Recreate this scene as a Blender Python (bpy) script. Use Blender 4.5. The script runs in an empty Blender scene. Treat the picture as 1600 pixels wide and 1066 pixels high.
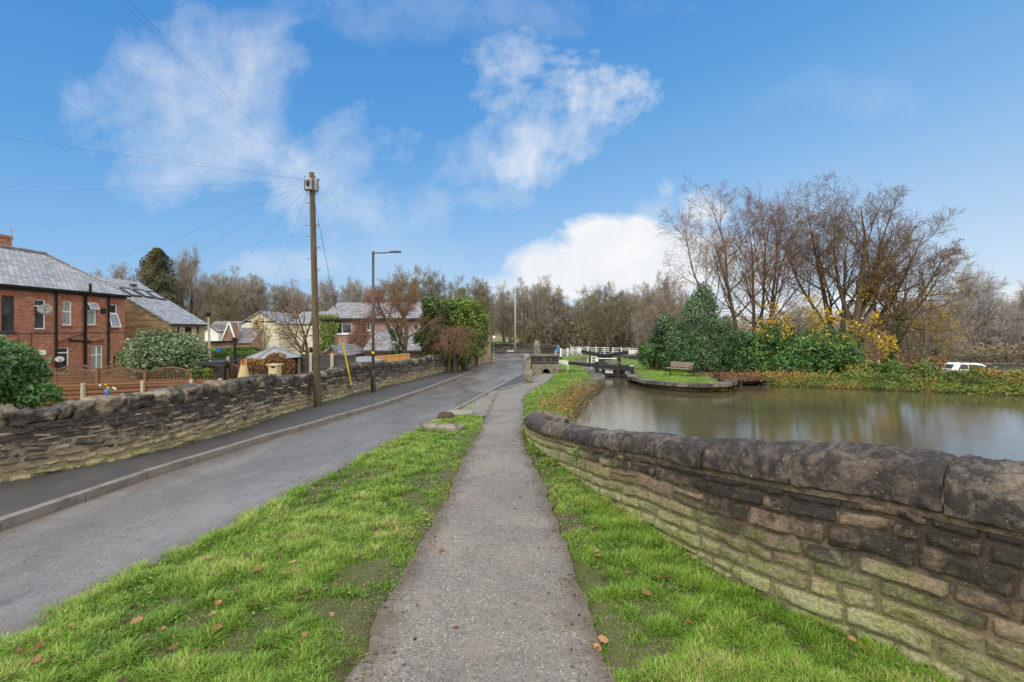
import bpy, bmesh, math, random
import numpy as np
from mathutils import Vector, Matrix, noise as mnoise
PI = math.pi
rng = np.random.default_rng(7)
random.seed(7)
scene = bpy.context.scene
COL = scene.collection
# ------------------------------------------------------------------ survey of the place
F, HOR, H = 711.0, 517.0, 2.0          # focal length and eye height used to survey the site
SL = 16.0 / 711.0                      # the lane falls gently away from the bridge
WATER = -0.88
def G(px, py):                          # surveyed spot on the sloping ground
    d = H * F / (py - 533.0)
    return np.array([(px - 800.0) * d / F, d, -SL * d])
def A(px, py, d):                       # surveyed spot at a known distance
    return np.array([(px - 800.0) * d / F, d, H - (py - HOR) * d / F])
def W(px, py, wz=WATER):                # surveyed spot on the water
    d = (H - wz) * F / (py - HOR)
    return np.array([(px - 800.0) * d / F, d, wz])
def gz(y):
    return -SL * min(max(y, -10), 60.0)
def gzv(y):
    return -SL * np.clip(y, -10, 60.0)

# ------------------------------------------------------------------ noise
def _hash(ix, iy, iz):
    n = (ix.astype(np.int64) * 374761393 + iy.astype(np.int64) * 668265263 + iz.astype(np.int64) * 2147483647) & 0x7fffffff
    n = (n ^ (n >> 13)) * 1274126177 & 0x7fffffff
    n = (n ^ (n >> 16)) * 974634211 & 0x7fffffff
    n = n ^ (n >> 15)
    return (n & 0xffff) / 65535.0
def vnoise(P):
    P = np.asarray(P, float)
    i = np.floor(P).astype(np.int64); f = P - i
    f = f * f * (3 - 2 * f)
    r = 0
    for dx in (0, 1):
        for dy in (0, 1):
            for dz in (0, 1):
                w = (f[..., 0] if dx else 1 - f[..., 0]) * (f[..., 1] if dy else 1 - f[..., 1]) * (f[..., 2] if dz else 1 - f[..., 2])
                r = r + w * _hash(i[..., 0] + dx, i[..., 1] + dy, i[..., 2] + dz)
    return r
def fbm(P, oct=4):
    P = np.asarray(P, float); s = 0; a = .5; t = 0
    for k in range(oct):
        s = s + a * vnoise(P * (2.03 ** k) + 17.3 * k); t += a; a *= .5
    return s / t
def nrm(v):
    v = np.asarray(v, float)
    return v / (np.linalg.norm(v, axis=-1, keepdims=True) + 1e-12)

# ------------------------------------------------------------------ mesh building
class MB:
    def __init__(s):
        s.V = []; s.Fs = []; s.n = 0; s.T = []
    def add(s, V, faces, tint=.5):
        V = np.asarray(V, float).reshape(-1, 3)
        for f in faces:
            f = np.asarray(f, np.int64)
            if f.size: s.Fs.append(f + s.n)
        s.V.append(V); s.n += len(V)
        s.T.append(np.broadcast_to(np.asarray(tint, float), (len(V),)).copy())
        return s
    def box(s, c, size, rz=0.0, tint=.5, M=None):
        hx, hy, hz = np.asarray(size, float) / 2
        V = np.array([[x, y, z] for z in (-hz, hz) for y in (-hy, hy) for x in (-hx, hx)])
        if M is not None: V = V @ np.asarray(M, float).T
        if rz:
            ca, sa = math.cos(rz), math.sin(rz)
            V = V @ np.array([[ca, sa, 0], [-sa, ca, 0], [0, 0, 1]])
        Q = [[0, 2, 3, 1], [4, 5, 7, 6], [0, 1, 5, 4], [2, 6, 7, 3], [0, 4, 6, 2], [1, 3, 7, 5]]
        return s.add(V + np.asarray(c, float), [Q], tint)
    def bar(s, p0, p1, w, h=None, up=(0, 0, 1), tint=.5):
        p0 = np.asarray(p0, float); p1 = np.asarray(p1, float); h = w if h is None else h
        d = nrm(p1 - p0); up = np.asarray(up, float)
        if abs(d @ up) > .99: up = np.array([0, 1., 0])
        a = nrm(np.cross(up, d)); b = np.cross(d, a)
        V = []
        for p in (p0, p1):
            for i, j in ((-1, -1), (1, -1), (1, 1), (-1, 1)):
                V.append(p + a * i * w / 2 + b * j * h / 2)
        Q = [[3, 2, 1, 0], [4, 5, 6, 7], [0, 1, 5, 4], [1, 2, 6, 5], [2, 3, 7, 6], [3, 0, 4, 7]]
        return s.add(V, [Q], tint)
    def tubes(s, P, R, k=6, tint=.5, cap=False):
        """P (B,n,3) polylines, R (B,n) radii"""
        P = np.asarray(P, float); R = np.asarray(R, float)
        if P.ndim == 2: P = P[None]
        if R.ndim == 1: R = np.broadcast_to(R, P.shape[:2])
        if R.ndim == 0: R = np.full(P.shape[:2], float(R))
        B, n, _ = P.shape
        T = np.empty_like(P); T[:, 1:-1] = P[:, 2:] - P[:, :-2]; T[:, 0] = P[:, 1] - P[:, 0]; T[:, -1] = P[:, -1] - P[:, -2]
        T = nrm(T)
        ref = np.zeros((B, 1, 3)); main = nrm(P[:, -1] - P[:, 0])
        ref[:, 0] = np.where(np.abs(main[:, 2:3]) > .9, np.array([1., 0, 0]), np.array([0, 0, 1.]))
        a = nrm(np.cross(np.broadcast_to(ref, P.shape), T)); b = np.cross(T, a)
        th = np.arange(k) * 2 * PI / k
        V = P[:, :, None] + R[:, :, None, None] * (a[:, :, None] * np.cos(th)[None, None, :, None] + b[:, :, None] * np.sin(th)[None, None, :, None])
        base = (np.arange(B) * n * k)[:, None, None] + (np.arange(n - 1) * k)[None, :, None]
        j = np.arange(k)[None, None]; j2 = (j + 1) % k
        Q = np.stack([base + j, base + j2, base + k + j2, base + k + j], -1).reshape(-1, 4)
        fs = [Q]
        if cap:
            for e in (0, n - 1):
                c = (np.arange(B) * n * k)[:, None] + e * k + (np.arange(k)[None] if e else np.arange(k)[::-1][None])
                fs.append(c)
        tt = tint
        if np.ndim(tint) == 1 and len(tint) == B: tt = np.repeat(tint, n * k)
        return s.add(V.reshape(-1, 3), fs, tt)
    def grid(s, V, tint=.5, closed_u=False):
        V = np.asarray(V, float); m, n, _ = V.shape
        i = np.arange(m - (0 if closed_u else 1))[:, None]; j = np.arange(n - 1)[None]
        i2 = (i + 1) % m
        Q = np.stack([i * n + j, i2 * n + j, i2 * n + j + 1, i * n + j + 1], -1).reshape(-1, 4)
        tt = tint.reshape(-1) if isinstance(tint, np.ndarray) else tint
        return s.add(V.reshape(-1, 3), [Q], tt)
    def poly(s, pts, tint=.5):
        pts = np.asarray(pts, float)
        return s.add(pts, [np.arange(len(pts))[None]], tint)
    def prism(s, prof, p0, p1, tint=.5):
        """closed polygon prof (k,3 offsets) swept from p0 to p1"""
        prof = np.asarray(prof, float); k = len(prof)
        V = np.concatenate([prof + np.asarray(p0, float), prof + np.asarray(p1, float)])
        j = np.arange(k); j2 = (j + 1) % k
        return s.add(V, [np.stack([j, j2, j2 + k, j + k], -1), j[::-1][None], (j + k)[None]], tint)
    def lathe(s, prof, c=(0, 0, 0), k=16, tint=.5):
        prof = np.asarray(prof, float)
        th = np.arange(k) * 2 * PI / k
        V = np.stack([prof[None, :, 0] * np.cos(th)[:, None], prof[None, :, 0] * np.sin(th)[:, None], np.broadcast_to(prof[None, :, 1], (k, len(prof)))], -1)
        return s.grid(V + np.asarray(c, float), tint, closed_u=True)
    def sphere(s, c, r, k=12, m=8, tint=.5):
        ph = np.linspace(-PI / 2, PI / 2, m)
        r = np.broadcast_to(np.asarray(r, float), (3,))
        th = np.arange(k) * 2 * PI / k
        V = np.stack([np.cos(th)[:, None] * np.cos(ph)[None] * r[0], np.sin(th)[:, None] * np.cos(ph)[None] * r[1], np.broadcast_to(np.sin(ph)[None] * r[2], (k, m))], -1)
        return s.grid(V + np.asarray(c, float), tint, closed_u=True)
    def leaves(s, C, size, tint=.5, up=0.0, aspect=.6, N=None):
        """many small folded leaf faces; C (n,3)"""
        C = np.asarray(C, float); n = len(C)
        size = np.broadcast_to(np.asarray(size, float), (n,))[:, None]
        if N is None: N = rng.normal(size=(n, 3))
        N = N + np.array([0, 0, up]); N = nrm(N)
        t = nrm(np.cross(N, rng.normal(size=(n, 3)))); b = np.cross(N, t)
        V = np.stack([C - t * size, C + b * size * aspect + N * size * .15, C + t * size, C - b * size * aspect + N * size * .15], 1)
        Q = (np.arange(n) * 4)[:, None] + np.arange(4)[None]
        tt = np.repeat(np.broadcast_to(np.asarray(tint, float), (n,)), 4)
        return s.add(V.reshape(-1, 3), [Q], tt)
    def build(s, name, mat, parent=None, smooth=False, uv=False, loc=None, extra=None):
        V = np.concatenate(s.V) if s.V else np.zeros((0, 3))
        T = np.concatenate(s.T) if s.T else np.zeros(0)
        off = np.zeros(3)
        if loc is not None: off = np.asarray(loc, float)
        elif parent is not None: off = world_loc(parent)
        me = bpy.data.meshes.new(name)
        me.vertices.add(len(V)); me.vertices.foreach_set('co', (V - off).astype(np.float32).ravel())
        loops = np.concatenate([f.ravel() for f in s.Fs]); tot = np.concatenate([np.full(len(f), f.shape[1]) for f in s.Fs])
        start = np.concatenate([[0], np.cumsum(tot)[:-1]])
        me.loops.add(len(loops)); me.loops.foreach_set('vertex_index', loops.astype(np.int32))
        me.polygons.add(len(tot)); me.polygons.foreach_set('loop_start', start.astype(np.int32))
        me.polygons.foreach_set('loop_total', tot.astype(np.int32))
        me.polygons.foreach_set('use_smooth', np.full(len(tot), smooth))
        me.update(calc_edges=True)
        at = me.attributes.new('tint', 'FLOAT', 'POINT'); at.data.foreach_set('value', T.astype(np.float32))
        if extra is not None:
            for kx, vx in extra.items():
                a2 = me.attributes.new(kx, 'FLOAT', 'POINT'); a2.data.foreach_set('value', np.asarray(vx, np.float32))
        if uv:
            pn = np.empty(len(tot) * 3, np.float32); me.polygons.foreach_get('normal', pn); pn = pn.reshape(-1, 3)
            vert = np.abs(pn[:, 2]) > .985
            t = np.where(vert[:, None], np.array([1., 0, 0]), nrm(np.cross(np.array([0, 0, 1.]), pn) + 1e-9))
            b = np.cross(pn, t)
            li = np.repeat(np.arange(len(tot)), tot); p = V[loops]
            U = np.stack([(p * t[li]).sum(1), (p * b[li]).sum(1)], -1)
            l = me.uv_layers.new(name='UVMap'); l.data.foreach_set('uv', U.astype(np.float32).ravel())
        me.validate()
        if mat is not None: me.materials.append(mat)
        o = bpy.data.objects.new(name, me); COL.objects.link(o)
        o.location = off if parent is None else (0, 0, 0)
        if parent is not None:
            o.parent = parent
        elif loc is None: o.location = (0, 0, 0)
        return o
def world_loc(o):
    p = np.zeros(3)
    while o is not None:
        p = p + np.array(o.location); o = o.parent
    return p
def tag(o, label=None, cat=None, group=None, kind=None):
    if label: o['label'] = label
    if cat: o['category'] = cat
    if group: o['group'] = group
    if kind: o['kind'] = kind
    return o
def thing(name, label, cat, loc, group=None, rz=0.0):
    o = bpy.data.objects.new(name, None); COL.objects.link(o)
    o.empty_display_size = .2
    o.location = tuple(float(v) for v in loc); o.rotation_euler = (0, 0, rz)
    return tag(o, label, cat, group)
def copy_tree(o, parent=None):
    c = o.copy(); COL.objects.link(c)
    if parent is not None: c.parent = parent
    for ch in list(o.children): copy_tree(ch, c)
    return c
# ------------------------------------------------------------------ materials
class NT:
    def __init__(s, tree): s.t = tree
    def n(s, typ, ins=None, **props):
        nd = s.t.nodes.new(typ)
        for k, v in props.items(): setattr(nd, k, v)
        for k, v in (ins or {}).items(): s.set(nd, k, v)
        return nd
    def set(s, nd, k, v):
        sock = nd.inputs[k]
        if isinstance(v, bpy.types.NodeSocket): s.t.links.new(v, sock)
        elif isinstance(v, bpy.types.Node): s.t.links.new(v.outputs[0], sock)
        else:
            if isinstance(v, (tuple, list)) and len(v) == 3 and sock.type == 'RGBA': v = (*v, 1)
            sock.default_value = v
    def math(s, op, a, b=0.0, c=None, clamp=False):
        nd = s.n('ShaderNodeMath', operation=op, use_clamp=clamp)
        s.set(nd, 0, a); s.set(nd, 1, b)
        if c is not None: s.set(nd, 2, c)
        return nd.outputs[0]
    def ramp(s, fac, stops, interp='LINEAR'):
        nd = s.n('ShaderNodeValToRGB'); cr = nd.color_ramp; cr.interpolation = interp
        while len(cr.elements) < len(stops): cr.elements.new(.5)
        for e, (p, c) in zip(cr.elements, stops):
            e.position = p
            e.color = (c, c, c, 1) if not isinstance(c, (tuple, list)) else (*c[:3], 1)
        s.set(nd, 'Fac', fac); return nd.outputs[0]
    def noise(s, vec, scale, detail=4, rough=.55, dist=0.0):
        nd = s.n('ShaderNodeTexNoise', {'Scale': scale, 'Detail': detail, 'Roughness': rough, 'Distortion': dist})
        if vec is not None: s.set(nd, 'Vector', vec)
        return nd.outputs['Fac']
    def voro(s, vec, scale, out='Distance', feature='F1', rand=1.0):
        nd = s.n('ShaderNodeTexVoronoi', {'Scale': scale, 'Randomness': rand}, feature=feature)
        if vec is not None: s.set(nd, 'Vector', vec)
        return nd.outputs[out]
    def mix(s, fac, a, b, blend='MIX'):
        nd = s.n('ShaderNodeMix', data_type='RGBA', blend_type=blend)
        s.set(nd, 'Factor', fac)
        for k, v in ((6, a), (7, b)):
            if isinstance(v, bpy.types.NodeSocket): s.t.links.new(v, nd.inputs[k])
            else: nd.inputs[k].default_value = (*v[:3], 1)
        return nd.outputs[2]
    def map(s, vec, scale=(1, 1, 1), loc=(0, 0, 0), rot=(0, 0, 0)):
        nd = s.n('ShaderNodeMapping'); s.set(nd, 'Vector', vec)
        nd.inputs['Scale'].default_value = scale; nd.inputs['Location'].default_value = loc; nd.inputs['Rotation'].default_value = rot
        return nd.outputs[0]
    def co(s, out='Object'): return s.n('ShaderNodeTexCoord').outputs[out]
    def pos(s): return s.n('ShaderNodeNewGeometry').outputs['Position']
    def attr(s, name): return s.n('ShaderNodeAttribute', attribute_name=name).outputs['Fac']
    def bump(s, h, strength=.3, dist=.01, normal=None):
        nd = s.n('ShaderNodeBump', {'Strength': strength, 'Distance': dist, 'Height': h})
        if normal is not None: s.set(nd, 'Normal', normal)
        return nd.outputs[0]
def newmat(name):
    m = bpy.data.materials.new(name); m.use_nodes = True
    nt = m.node_tree; nt.nodes.clear(); N = NT(nt)
    out = N.n('ShaderNodeOutputMaterial')
    b = N.n('ShaderNodeBsdfPrincipled'); nt.links.new(b.outputs[0], out.inputs[0])
    N.out = out; N.b = b
    return m, N
def fin(N, color, rough=.7, spec=.4, normal=None, metal=0.0):
    N.set(N.b, 'Base Color', color); N.set(N.b, 'Roughness', rough); N.set(N.b, 'Specular IOR Level', spec); N.set(N.b, 'Metallic', metal)
    if normal is not None: N.set(N.b, 'Normal', normal)
def paint(name, c, rough=.5, var=.25, scale=6.0, spec=.4, metal=0.0, dirt=(.06, .055, .04), dirtamt=.35):
    m, N = newmat(name); p = N.pos()
    n1 = N.noise(p, scale, 5, .6); n2 = N.noise(p, scale * 9, 3)
    col = N.mix(N.math('MULTIPLY', N.ramp(n1, [(.45, 0.0), (.75, 1.0)]), dirtamt), c, dirt)
    col = N.mix(N.math('MULTIPLY', n2, var), col, tuple(v * .55 for v in c))
    fin(N, col, rough, spec, N.bump(n2, .15, .004), metal); return m
def leafmat(name, stops, rough=.5, transl=.25, spec=.35):
    m, N = newmat(name)
    t = N.attr('tint'); p = N.pos()
    n = N.noise(p, 1.6, 2)
    f = N.math('ADD', t, N.math('MULTIPLY', N.math('SUBTRACT', n, .5), .5), clamp=True)
    c = N.ramp(f, stops)
    fin(N, c, rough, spec)
    if transl > 0:
        tr = N.n('ShaderNodeBsdfTranslucent', {'Color': c})
        mx = N.n('ShaderNodeMixShader', {0: transl}); N.t.links.new(N.b.outputs[0], mx.inputs[1]); N.t.links.new(tr.outputs[0], mx.inputs[2])
        N.t.links.new(mx.outputs[0], N.out.inputs[0])
    return m
def woodmat(name, a, b, rough=.65, scale=(3, 3, 30), spec=.25):
    m, N = newmat(name); p = N.co('Object')
    n = N.noise(N.map(p, scale), 2.0, 5, .6, .6); n2 = N.noise(N.pos(), 1.3, 3)
    t = N.attr('tint')
    f = N.math('ADD', N.math('MULTIPLY', n, .7), N.math('MULTIPLY', N.math('ADD', n2, N.math('SUBTRACT', t, .5)), .35))
    fin(N, N.ramp(f, [(.25, a), (.75, b)]), rough, spec, N.bump(n, .3, .004)); return m
def brickmat(name, stops, mortar, bw=.225, bh=.075, ms=.011, rough=.85, big=None, bumpd=.006, squash=1.0, off=.5):
    m, N = newmat(name); uv = N.co('UV'); p = N.pos()
    w = N.math('MULTIPLY', N.noise(p, 6, 2), .012)
    v = N.n('ShaderNodeVectorMath', operation='ADD'); N.set(v, 0, uv)
    cx = N.n('ShaderNodeCombineXYZ'); N.set(cx, 0, w); N.set(cx, 1, w); N.set(v, 1, cx)
    br = N.n('ShaderNodeTexBrick', {'Vector': v.outputs[0], 'Scale': 1.0, 'Mortar Size': ms, 'Mortar Smooth': .3, 'Bias': 0.0, 'Brick Width': bw, 'Row Height': bh}, offset=off)
    br.inputs['Color1'].default_value = (0, 0, 0, 1); br.inputs['Color2'].default_value = (1, 1, 1, 1); br.inputs['Mortar'].default_value = (.5, .5, .5, 1)
    n = N.noise(p, .9, 5, .65); n2 = N.noise(p, 25, 3)
    f = N.math('ADD', N.math('MULTIPLY', br.outputs['Color'], .45), N.math('ADD', N.math('MULTIPLY', n, .45), N.math('MULTIPLY', N.math('SUBTRACT', n2, .25), .2)))
    col = N.ramp(f, stops)
    col = N.mix(br.outputs['Fac'], col, mortar)
    if big: col = N.mix(N.ramp(N.noise(p, .35, 4, .6), [(.48, 0.0), (.72, .55)]), col, big)
    h = N.math('SUBTRACT', N.math('MULTIPLY', n2, .4), br.outputs['Fac'])
    fin(N, col, rough, .25, N.bump(h, .5, bumpd)); return m

M = {}
# --- roads
def roadmat(name, lo, hi, stone, stonesc, rlo, rhi, leafy=0.0, spec=.4, patchcol=None, streak=False, edge=None):
    m, N = newmat(name); p = N.pos()
    fine = N.noise(p, 160, 3, .7); med = N.noise(p, 26, 4, .65); big = N.noise(N.map(p, (1, .3, 1)) if streak else p, .9, 5, .6, .4)
    vc = N.voro(p, stonesc, 'Color'); vd = N.voro(p, stonesc)
    sep = N.n('ShaderNodeSeparateColor'); N.set(sep, 0, vc)
    base = N.ramp(N.math('ADD', N.math('MULTIPLY', med, .5), N.math('MULTIPLY', big, .5)), [(.3, lo), (.7, hi)])
    st = N.math('MULTIPLY', N.ramp(sep.outputs[0], [(.62, 0.0), (.95, 1.0)]), N.ramp(vd, [(.25, 1.0), (.5, 0.0)]))
    col = N.mix(N.math('MULTIPLY', st, .75), base, stone)
    dk = N.ramp(sep.outputs[1], [(.6, 0.0), (.9, .7)])
    col = N.mix(N.math('MULTIPLY', dk, .6), col, tuple(v * .35 for v in lo))
    if patchcol: col = N.mix(N.ramp(N.noise(p, 2.3, 5, .65), [(.55, 0.0), (.75, .7)]), col, patchcol)
    col = N.mix(N.math('MULTIPLY', N.ramp(fine, [(.35, 1.0), (.65, 0.0)]), .35), col, tuple(v * .4 for v in lo))
    dmp = N.ramp(N.noise(p, .8, 6, .7, .8), [(.45, 0.0), (.62, .32)]); col = N.mix(dmp, col, tuple(v * .5 for v in lo))
    cr = N.n('ShaderNodeTexVoronoi', {'Scale': .75}, feature='DISTANCE_TO_EDGE'); wv = N.n('ShaderNodeVectorMath', operation='ADD'); N.set(wv, 0, p); cw = N.n('ShaderNodeCombineXYZ'); N.set(cw, 0, N.math('MULTIPLY', N.noise(p, 2.2, 5, .7), .9)); N.set(cw, 1, N.math('MULTIPLY', med, .3)); N.set(wv, 1, cw); N.set(cr, 'Vector', wv)
    col = N.mix(N.math('MULTIPLY', N.ramp(cr.outputs[0], [(.0, .75), (.012, 0.0)]), N.ramp(N.noise(p, .55, 3), [(.5, 0.0), (.6, 1.0)])), col, tuple(v * .3 for v in lo))
    if edge:
        t = N.attr('tint'); e = N.math('MULTIPLY', N.math('ABSOLUTE', N.math('SUBTRACT', t, .5)), 2.0)
        col = N.mix(N.ramp(N.math('ADD', e, N.math('MULTIPLY', N.math('SUBTRACT', N.math('ADD', N.math('MULTIPLY', med, .5), N.math('MULTIPLY', N.noise(p, 3.5, 4), .5)), .5), 1.3)), [(.72, 0.0), (1.05, .85)]), col, N.mix(fine, tuple(v * .5 for v in edge), tuple(v * 1.7 for v in edge)))
    r = N.ramp(N.math('ADD', N.math('MULTIPLY', big, .8), N.math('MULTIPLY', med, .2)), [(.38, rlo), (.62, rhi)])
    fin(N, col, r, spec, N.bump(N.math('ADD', vd, fine), .5, .006)); return m
M['road'] = roadmat('wet_asphalt', (.145, .139, .132), (.255, .243, .23), (.4, .38, .35), 90, .06, .36, spec=.8, streak=True, edge=(.12, .088, .066), patchcol=(.1, .096, .092))
M['road2'] = roadmat('patched_asphalt', (.045, .045, .045), (.075, .073, .07), (.16, .155, .15), 95, .3, .55, spec=.4)
M['pave'] = roadmat('pavement_asphalt', (.055, .054, .054), (.09, .088, .086), (.17, .165, .16), 100, .4, .65, spec=.35, patchcol=(.11, .1, .085))
M['path'] = roadmat('path_tarmac', (.14, .127, .114), (.285, .257, .227), (.62, .55, .45), 68, .5, .75, spec=.3, patchcol=(.27, .215, .165), edge=(.085, .066, .042))
M['slabs'] = roadmat('stone_slabs', (.2, .19, .165), (.36, .33, .29), (.45, .42, .37), 40, .45, .75, patchcol=(.13, .14, .08))
# --- kerb / concrete
M['kerb'] = paint('kerb_stone', (.21, .185, .165), .65, .5, 5, dirt=(.07, .06, .05), dirtamt=.75)
M['concrete'] = paint('concrete', (.42, .36, .27), .8, .35, 5, dirt=(.2, .17, .1), dirtamt=.6)
# --- ground
m, N = newmat('turf'); p = N.pos()
big = N.noise(p, .7, 5, .6); med = N.noise(p, 7, 4, .6); fine = N.noise(p, 60, 3, .7)
g = N.ramp(N.math('ADD', N.math('MULTIPLY', med, .5), N.math('MULTIPLY', fine, .5)), [(.3, (.055, .085, .016)), (.5, (.115, .185, .028)), (.72, (.2, .28, .05))])
soil = N.ramp(fine, [(.3, (.06, .047, .03)), (.7, (.15, .115, .075))])
tc = N.mix(N.ramp(N.math('ADD', N.math('MULTIPLY', big, .5), N.math('MULTIPLY', med, .5)), [(.49, 0.0), (.6, .85)]), g, soil)
sxyz = N.n('ShaderNodeSeparateXYZ'); N.set(sxyz, 0, p)
dull = N.math('MULTIPLY', N.ramp(N.math('MULTIPLY', sxyz.outputs[1], .01), [(.62, 0.0), (.8, 1.0)]), N.ramp(N.math('ADD', N.math('MULTIPLY', sxyz.outputs[0], .02), .5), [(.35, .55), (.62, 1.0)]))
nearf = N.ramp(N.math('MULTIPLY', sxyz.outputs[1], .05), [(.35, 1.0), (.8, 0.0)])
nearc = N.mix(N.ramp(N.math('ADD', N.math('MULTIPLY', med, .6), N.math('MULTIPLY', big, .4)), [(.4, 0.0), (.62, .8)]), N.ramp(fine, [(.3, (.075, .058, .036)), (.5, (.125, .1, .062)), (.72, (.21, .17, .11))]), (.075, .11, .022))
tc = N.mix(nearf, tc, nearc)
tc = N.mix(dull, tc, N.ramp(N.noise(p, .25, 5, .65), [(.35, (.13, .12, .06)), (.6, (.2, .17, .1))]))
fin(N, tc, .85, .2, N.bump(fine, .8, .03)); M['turf'] = m
m, N = newmat('soil'); p = N.pos()
fine = N.noise(p, 50, 4, .7); med = N.noise(p, 6, 4)
c = N.ramp(fine, [(.3, (.04, .032, .02)), (.7, (.13, .1, .065))])
c = N.mix(N.ramp(med, [(.42, 0.0), (.6, .85)]), c, (.075, .115, .022))
fin(N, c, .8, .25, N.bump(fine, .9, .02)); M['soil'] = m
m, N = newmat('mud'); p = N.pos(); fine = N.noise(p, 30, 4, .7)
fin(N, N.ramp(fine, [(.3, (.03, .022, .015)), (.55, (.075, .052, .034)), (.75, (.16, .1, .055))]), .8, .25, N.bump(fine, .9, .03)); M['mud'] = m
m, N = newmat('far_hills'); p = N.pos()
c = N.ramp(N.noise(p, .06, 5, .65), [(.35, (.16, .19, .16)), (.5, (.24, .26, .2)), (.65, (.22, .21, .2))])
fin(N, c, .95, .05); M['hills'] = m
M['grass'] = leafmat('grass_blades', [(0, (.05, .085, .012)), (.3, (.105, .2, .018)), (.6, (.18, .315, .03)), (.86, (.25, .37, .05)), (1, (.46, .37, .17))], .45, .18, .3)
M['leaf_dead'] = leafmat('dead_leaf', [(0, (.06, .03, .017)), (.5, (.2, .085, .035)), (1, (.42, .22, .1))], .5, .15)
M['leaf_holly'] = leafmat('holly_leaf', [(0, (.01, .028, .012)), (.5, (.05, .11, .036)), (.85, (.13, .21, .07)), (1, (.2, .24, .1))], .4, .1, .5)
M['leaf_laurel'] = leafmat('laurel_leaf', [(0, (.014, .046, .011)), (.5, (.065, .155, .034)), (.85, (.16, .28, .065)), (1, (.24, .3, .08))], .38, .2, .5)
M['leaf_ivy'] = leafmat('ivy_leaf', [(0, (.012, .03, .008)), (.5, (.05, .1, .022)), (.85, (.15, .22, .04)), (1, (.28, .3, .08))], .42, .2, .45)
M['leaf_lime'] = leafmat('bright_leaf', [(0, (.02, .045, .008)), (.5, (.1, .16, .022)), (.85, (.24, .3, .05)), (1, (.36, .38, .09))], .42, .25, .45)
M['leaf_grey'] = leafmat('grey_leaf', [(0, (.03, .05, .025)), (.4, (.12, .175, .075)), (.75, (.3, .36, .2)), (1, (.5, .54, .36))], .5, .25)
M['leaf_fir'] = leafmat('conifer_needles', [(0, (.03, .034, .016)), (.5, (.1, .098, .045)), (.85, (.18, .145, .07)), (1, (.26, .17, .09))], .7, .1, .2)
M['leaf_yellow'] = leafmat('yellow_leaf', [(0, (.3, .17, .015)), (.5, (.6, .38, .025)), (1, (.8, .6, .06))], .5, .35)
M['leaf_brown'] = leafmat('russet_leaf', [(0, (.07, .035, .015)), (.5, (.24, .115, .04)), (1, (.42, .24, .08))], .6, .3)
M['leaf_drab'] = leafmat('drab_twigs', [(0, (.06, .05, .036)), (.5, (.165, .132, .095)), (.85, (.25, .2, .14)), (1, (.24, .22, .09))], .8, .15, .1)
M['leaf_rust'] = leafmat('rusty_stem', [(0, (.09, .04, .028)), (.5, (.22, .11, .075)), (1, (.36, .2, .14))], .7, .15)
M['leaf_bramble'] = leafmat('bramble_leaf', [(0, (.05, .06, .015)), (.35, (.11, .17, .03)), (.65, (.24, .22, .05)), (1, (.42, .19, .06))], .55, .25)
M['leaf_green'] = leafmat('bank_leaf', [(0, (.03, .06, .012)), (.45, (.1, .18, .03)), (.8, (.2, .29, .06)), (1, (.34, .26, .09))], .5, .25)
def bark(name, a, b, sc=8, moss=None):
    m, N = newmat(name); p = N.pos()
    n = N.noise(N.map(p, (1, 1, .3)), sc, 4, .65)
    c = N.ramp(n, [(.3, a), (.7, b)])
    if moss: c = N.mix(N.ramp(N.noise(p, 2.5, 3), [(.4, 0.0), (.65, .75)]), c, moss)
    fin(N, c, .85, .2, N.bump(n, .5, .02)); return m
M['bark'] = bark('bark_brown', (.045, .032, .022), (.15, .105, .068), 8, (.12, .1, .035))
M['bark_grey'] = bark('bark_grey', (.06, .05, .04), (.18, .15, .11), 8, (.11, .12, .05))
M['twig'] = bark('twig_brown', (.085, .052, .031), (.205, .13, .075), 3)
M['twig_red'] = bark('twig_reddish', (.115, .064, .042), (.25, .15, .095), 3)
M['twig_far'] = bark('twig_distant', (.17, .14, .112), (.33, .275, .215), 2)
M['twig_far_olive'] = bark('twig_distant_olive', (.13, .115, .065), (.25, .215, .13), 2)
M['twig_haze'] = bark('twig_hazy', (.24, .21, .2), (.38, .34, .32), 2)  # paler than the other twigs: distance haze put into the colour
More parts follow.
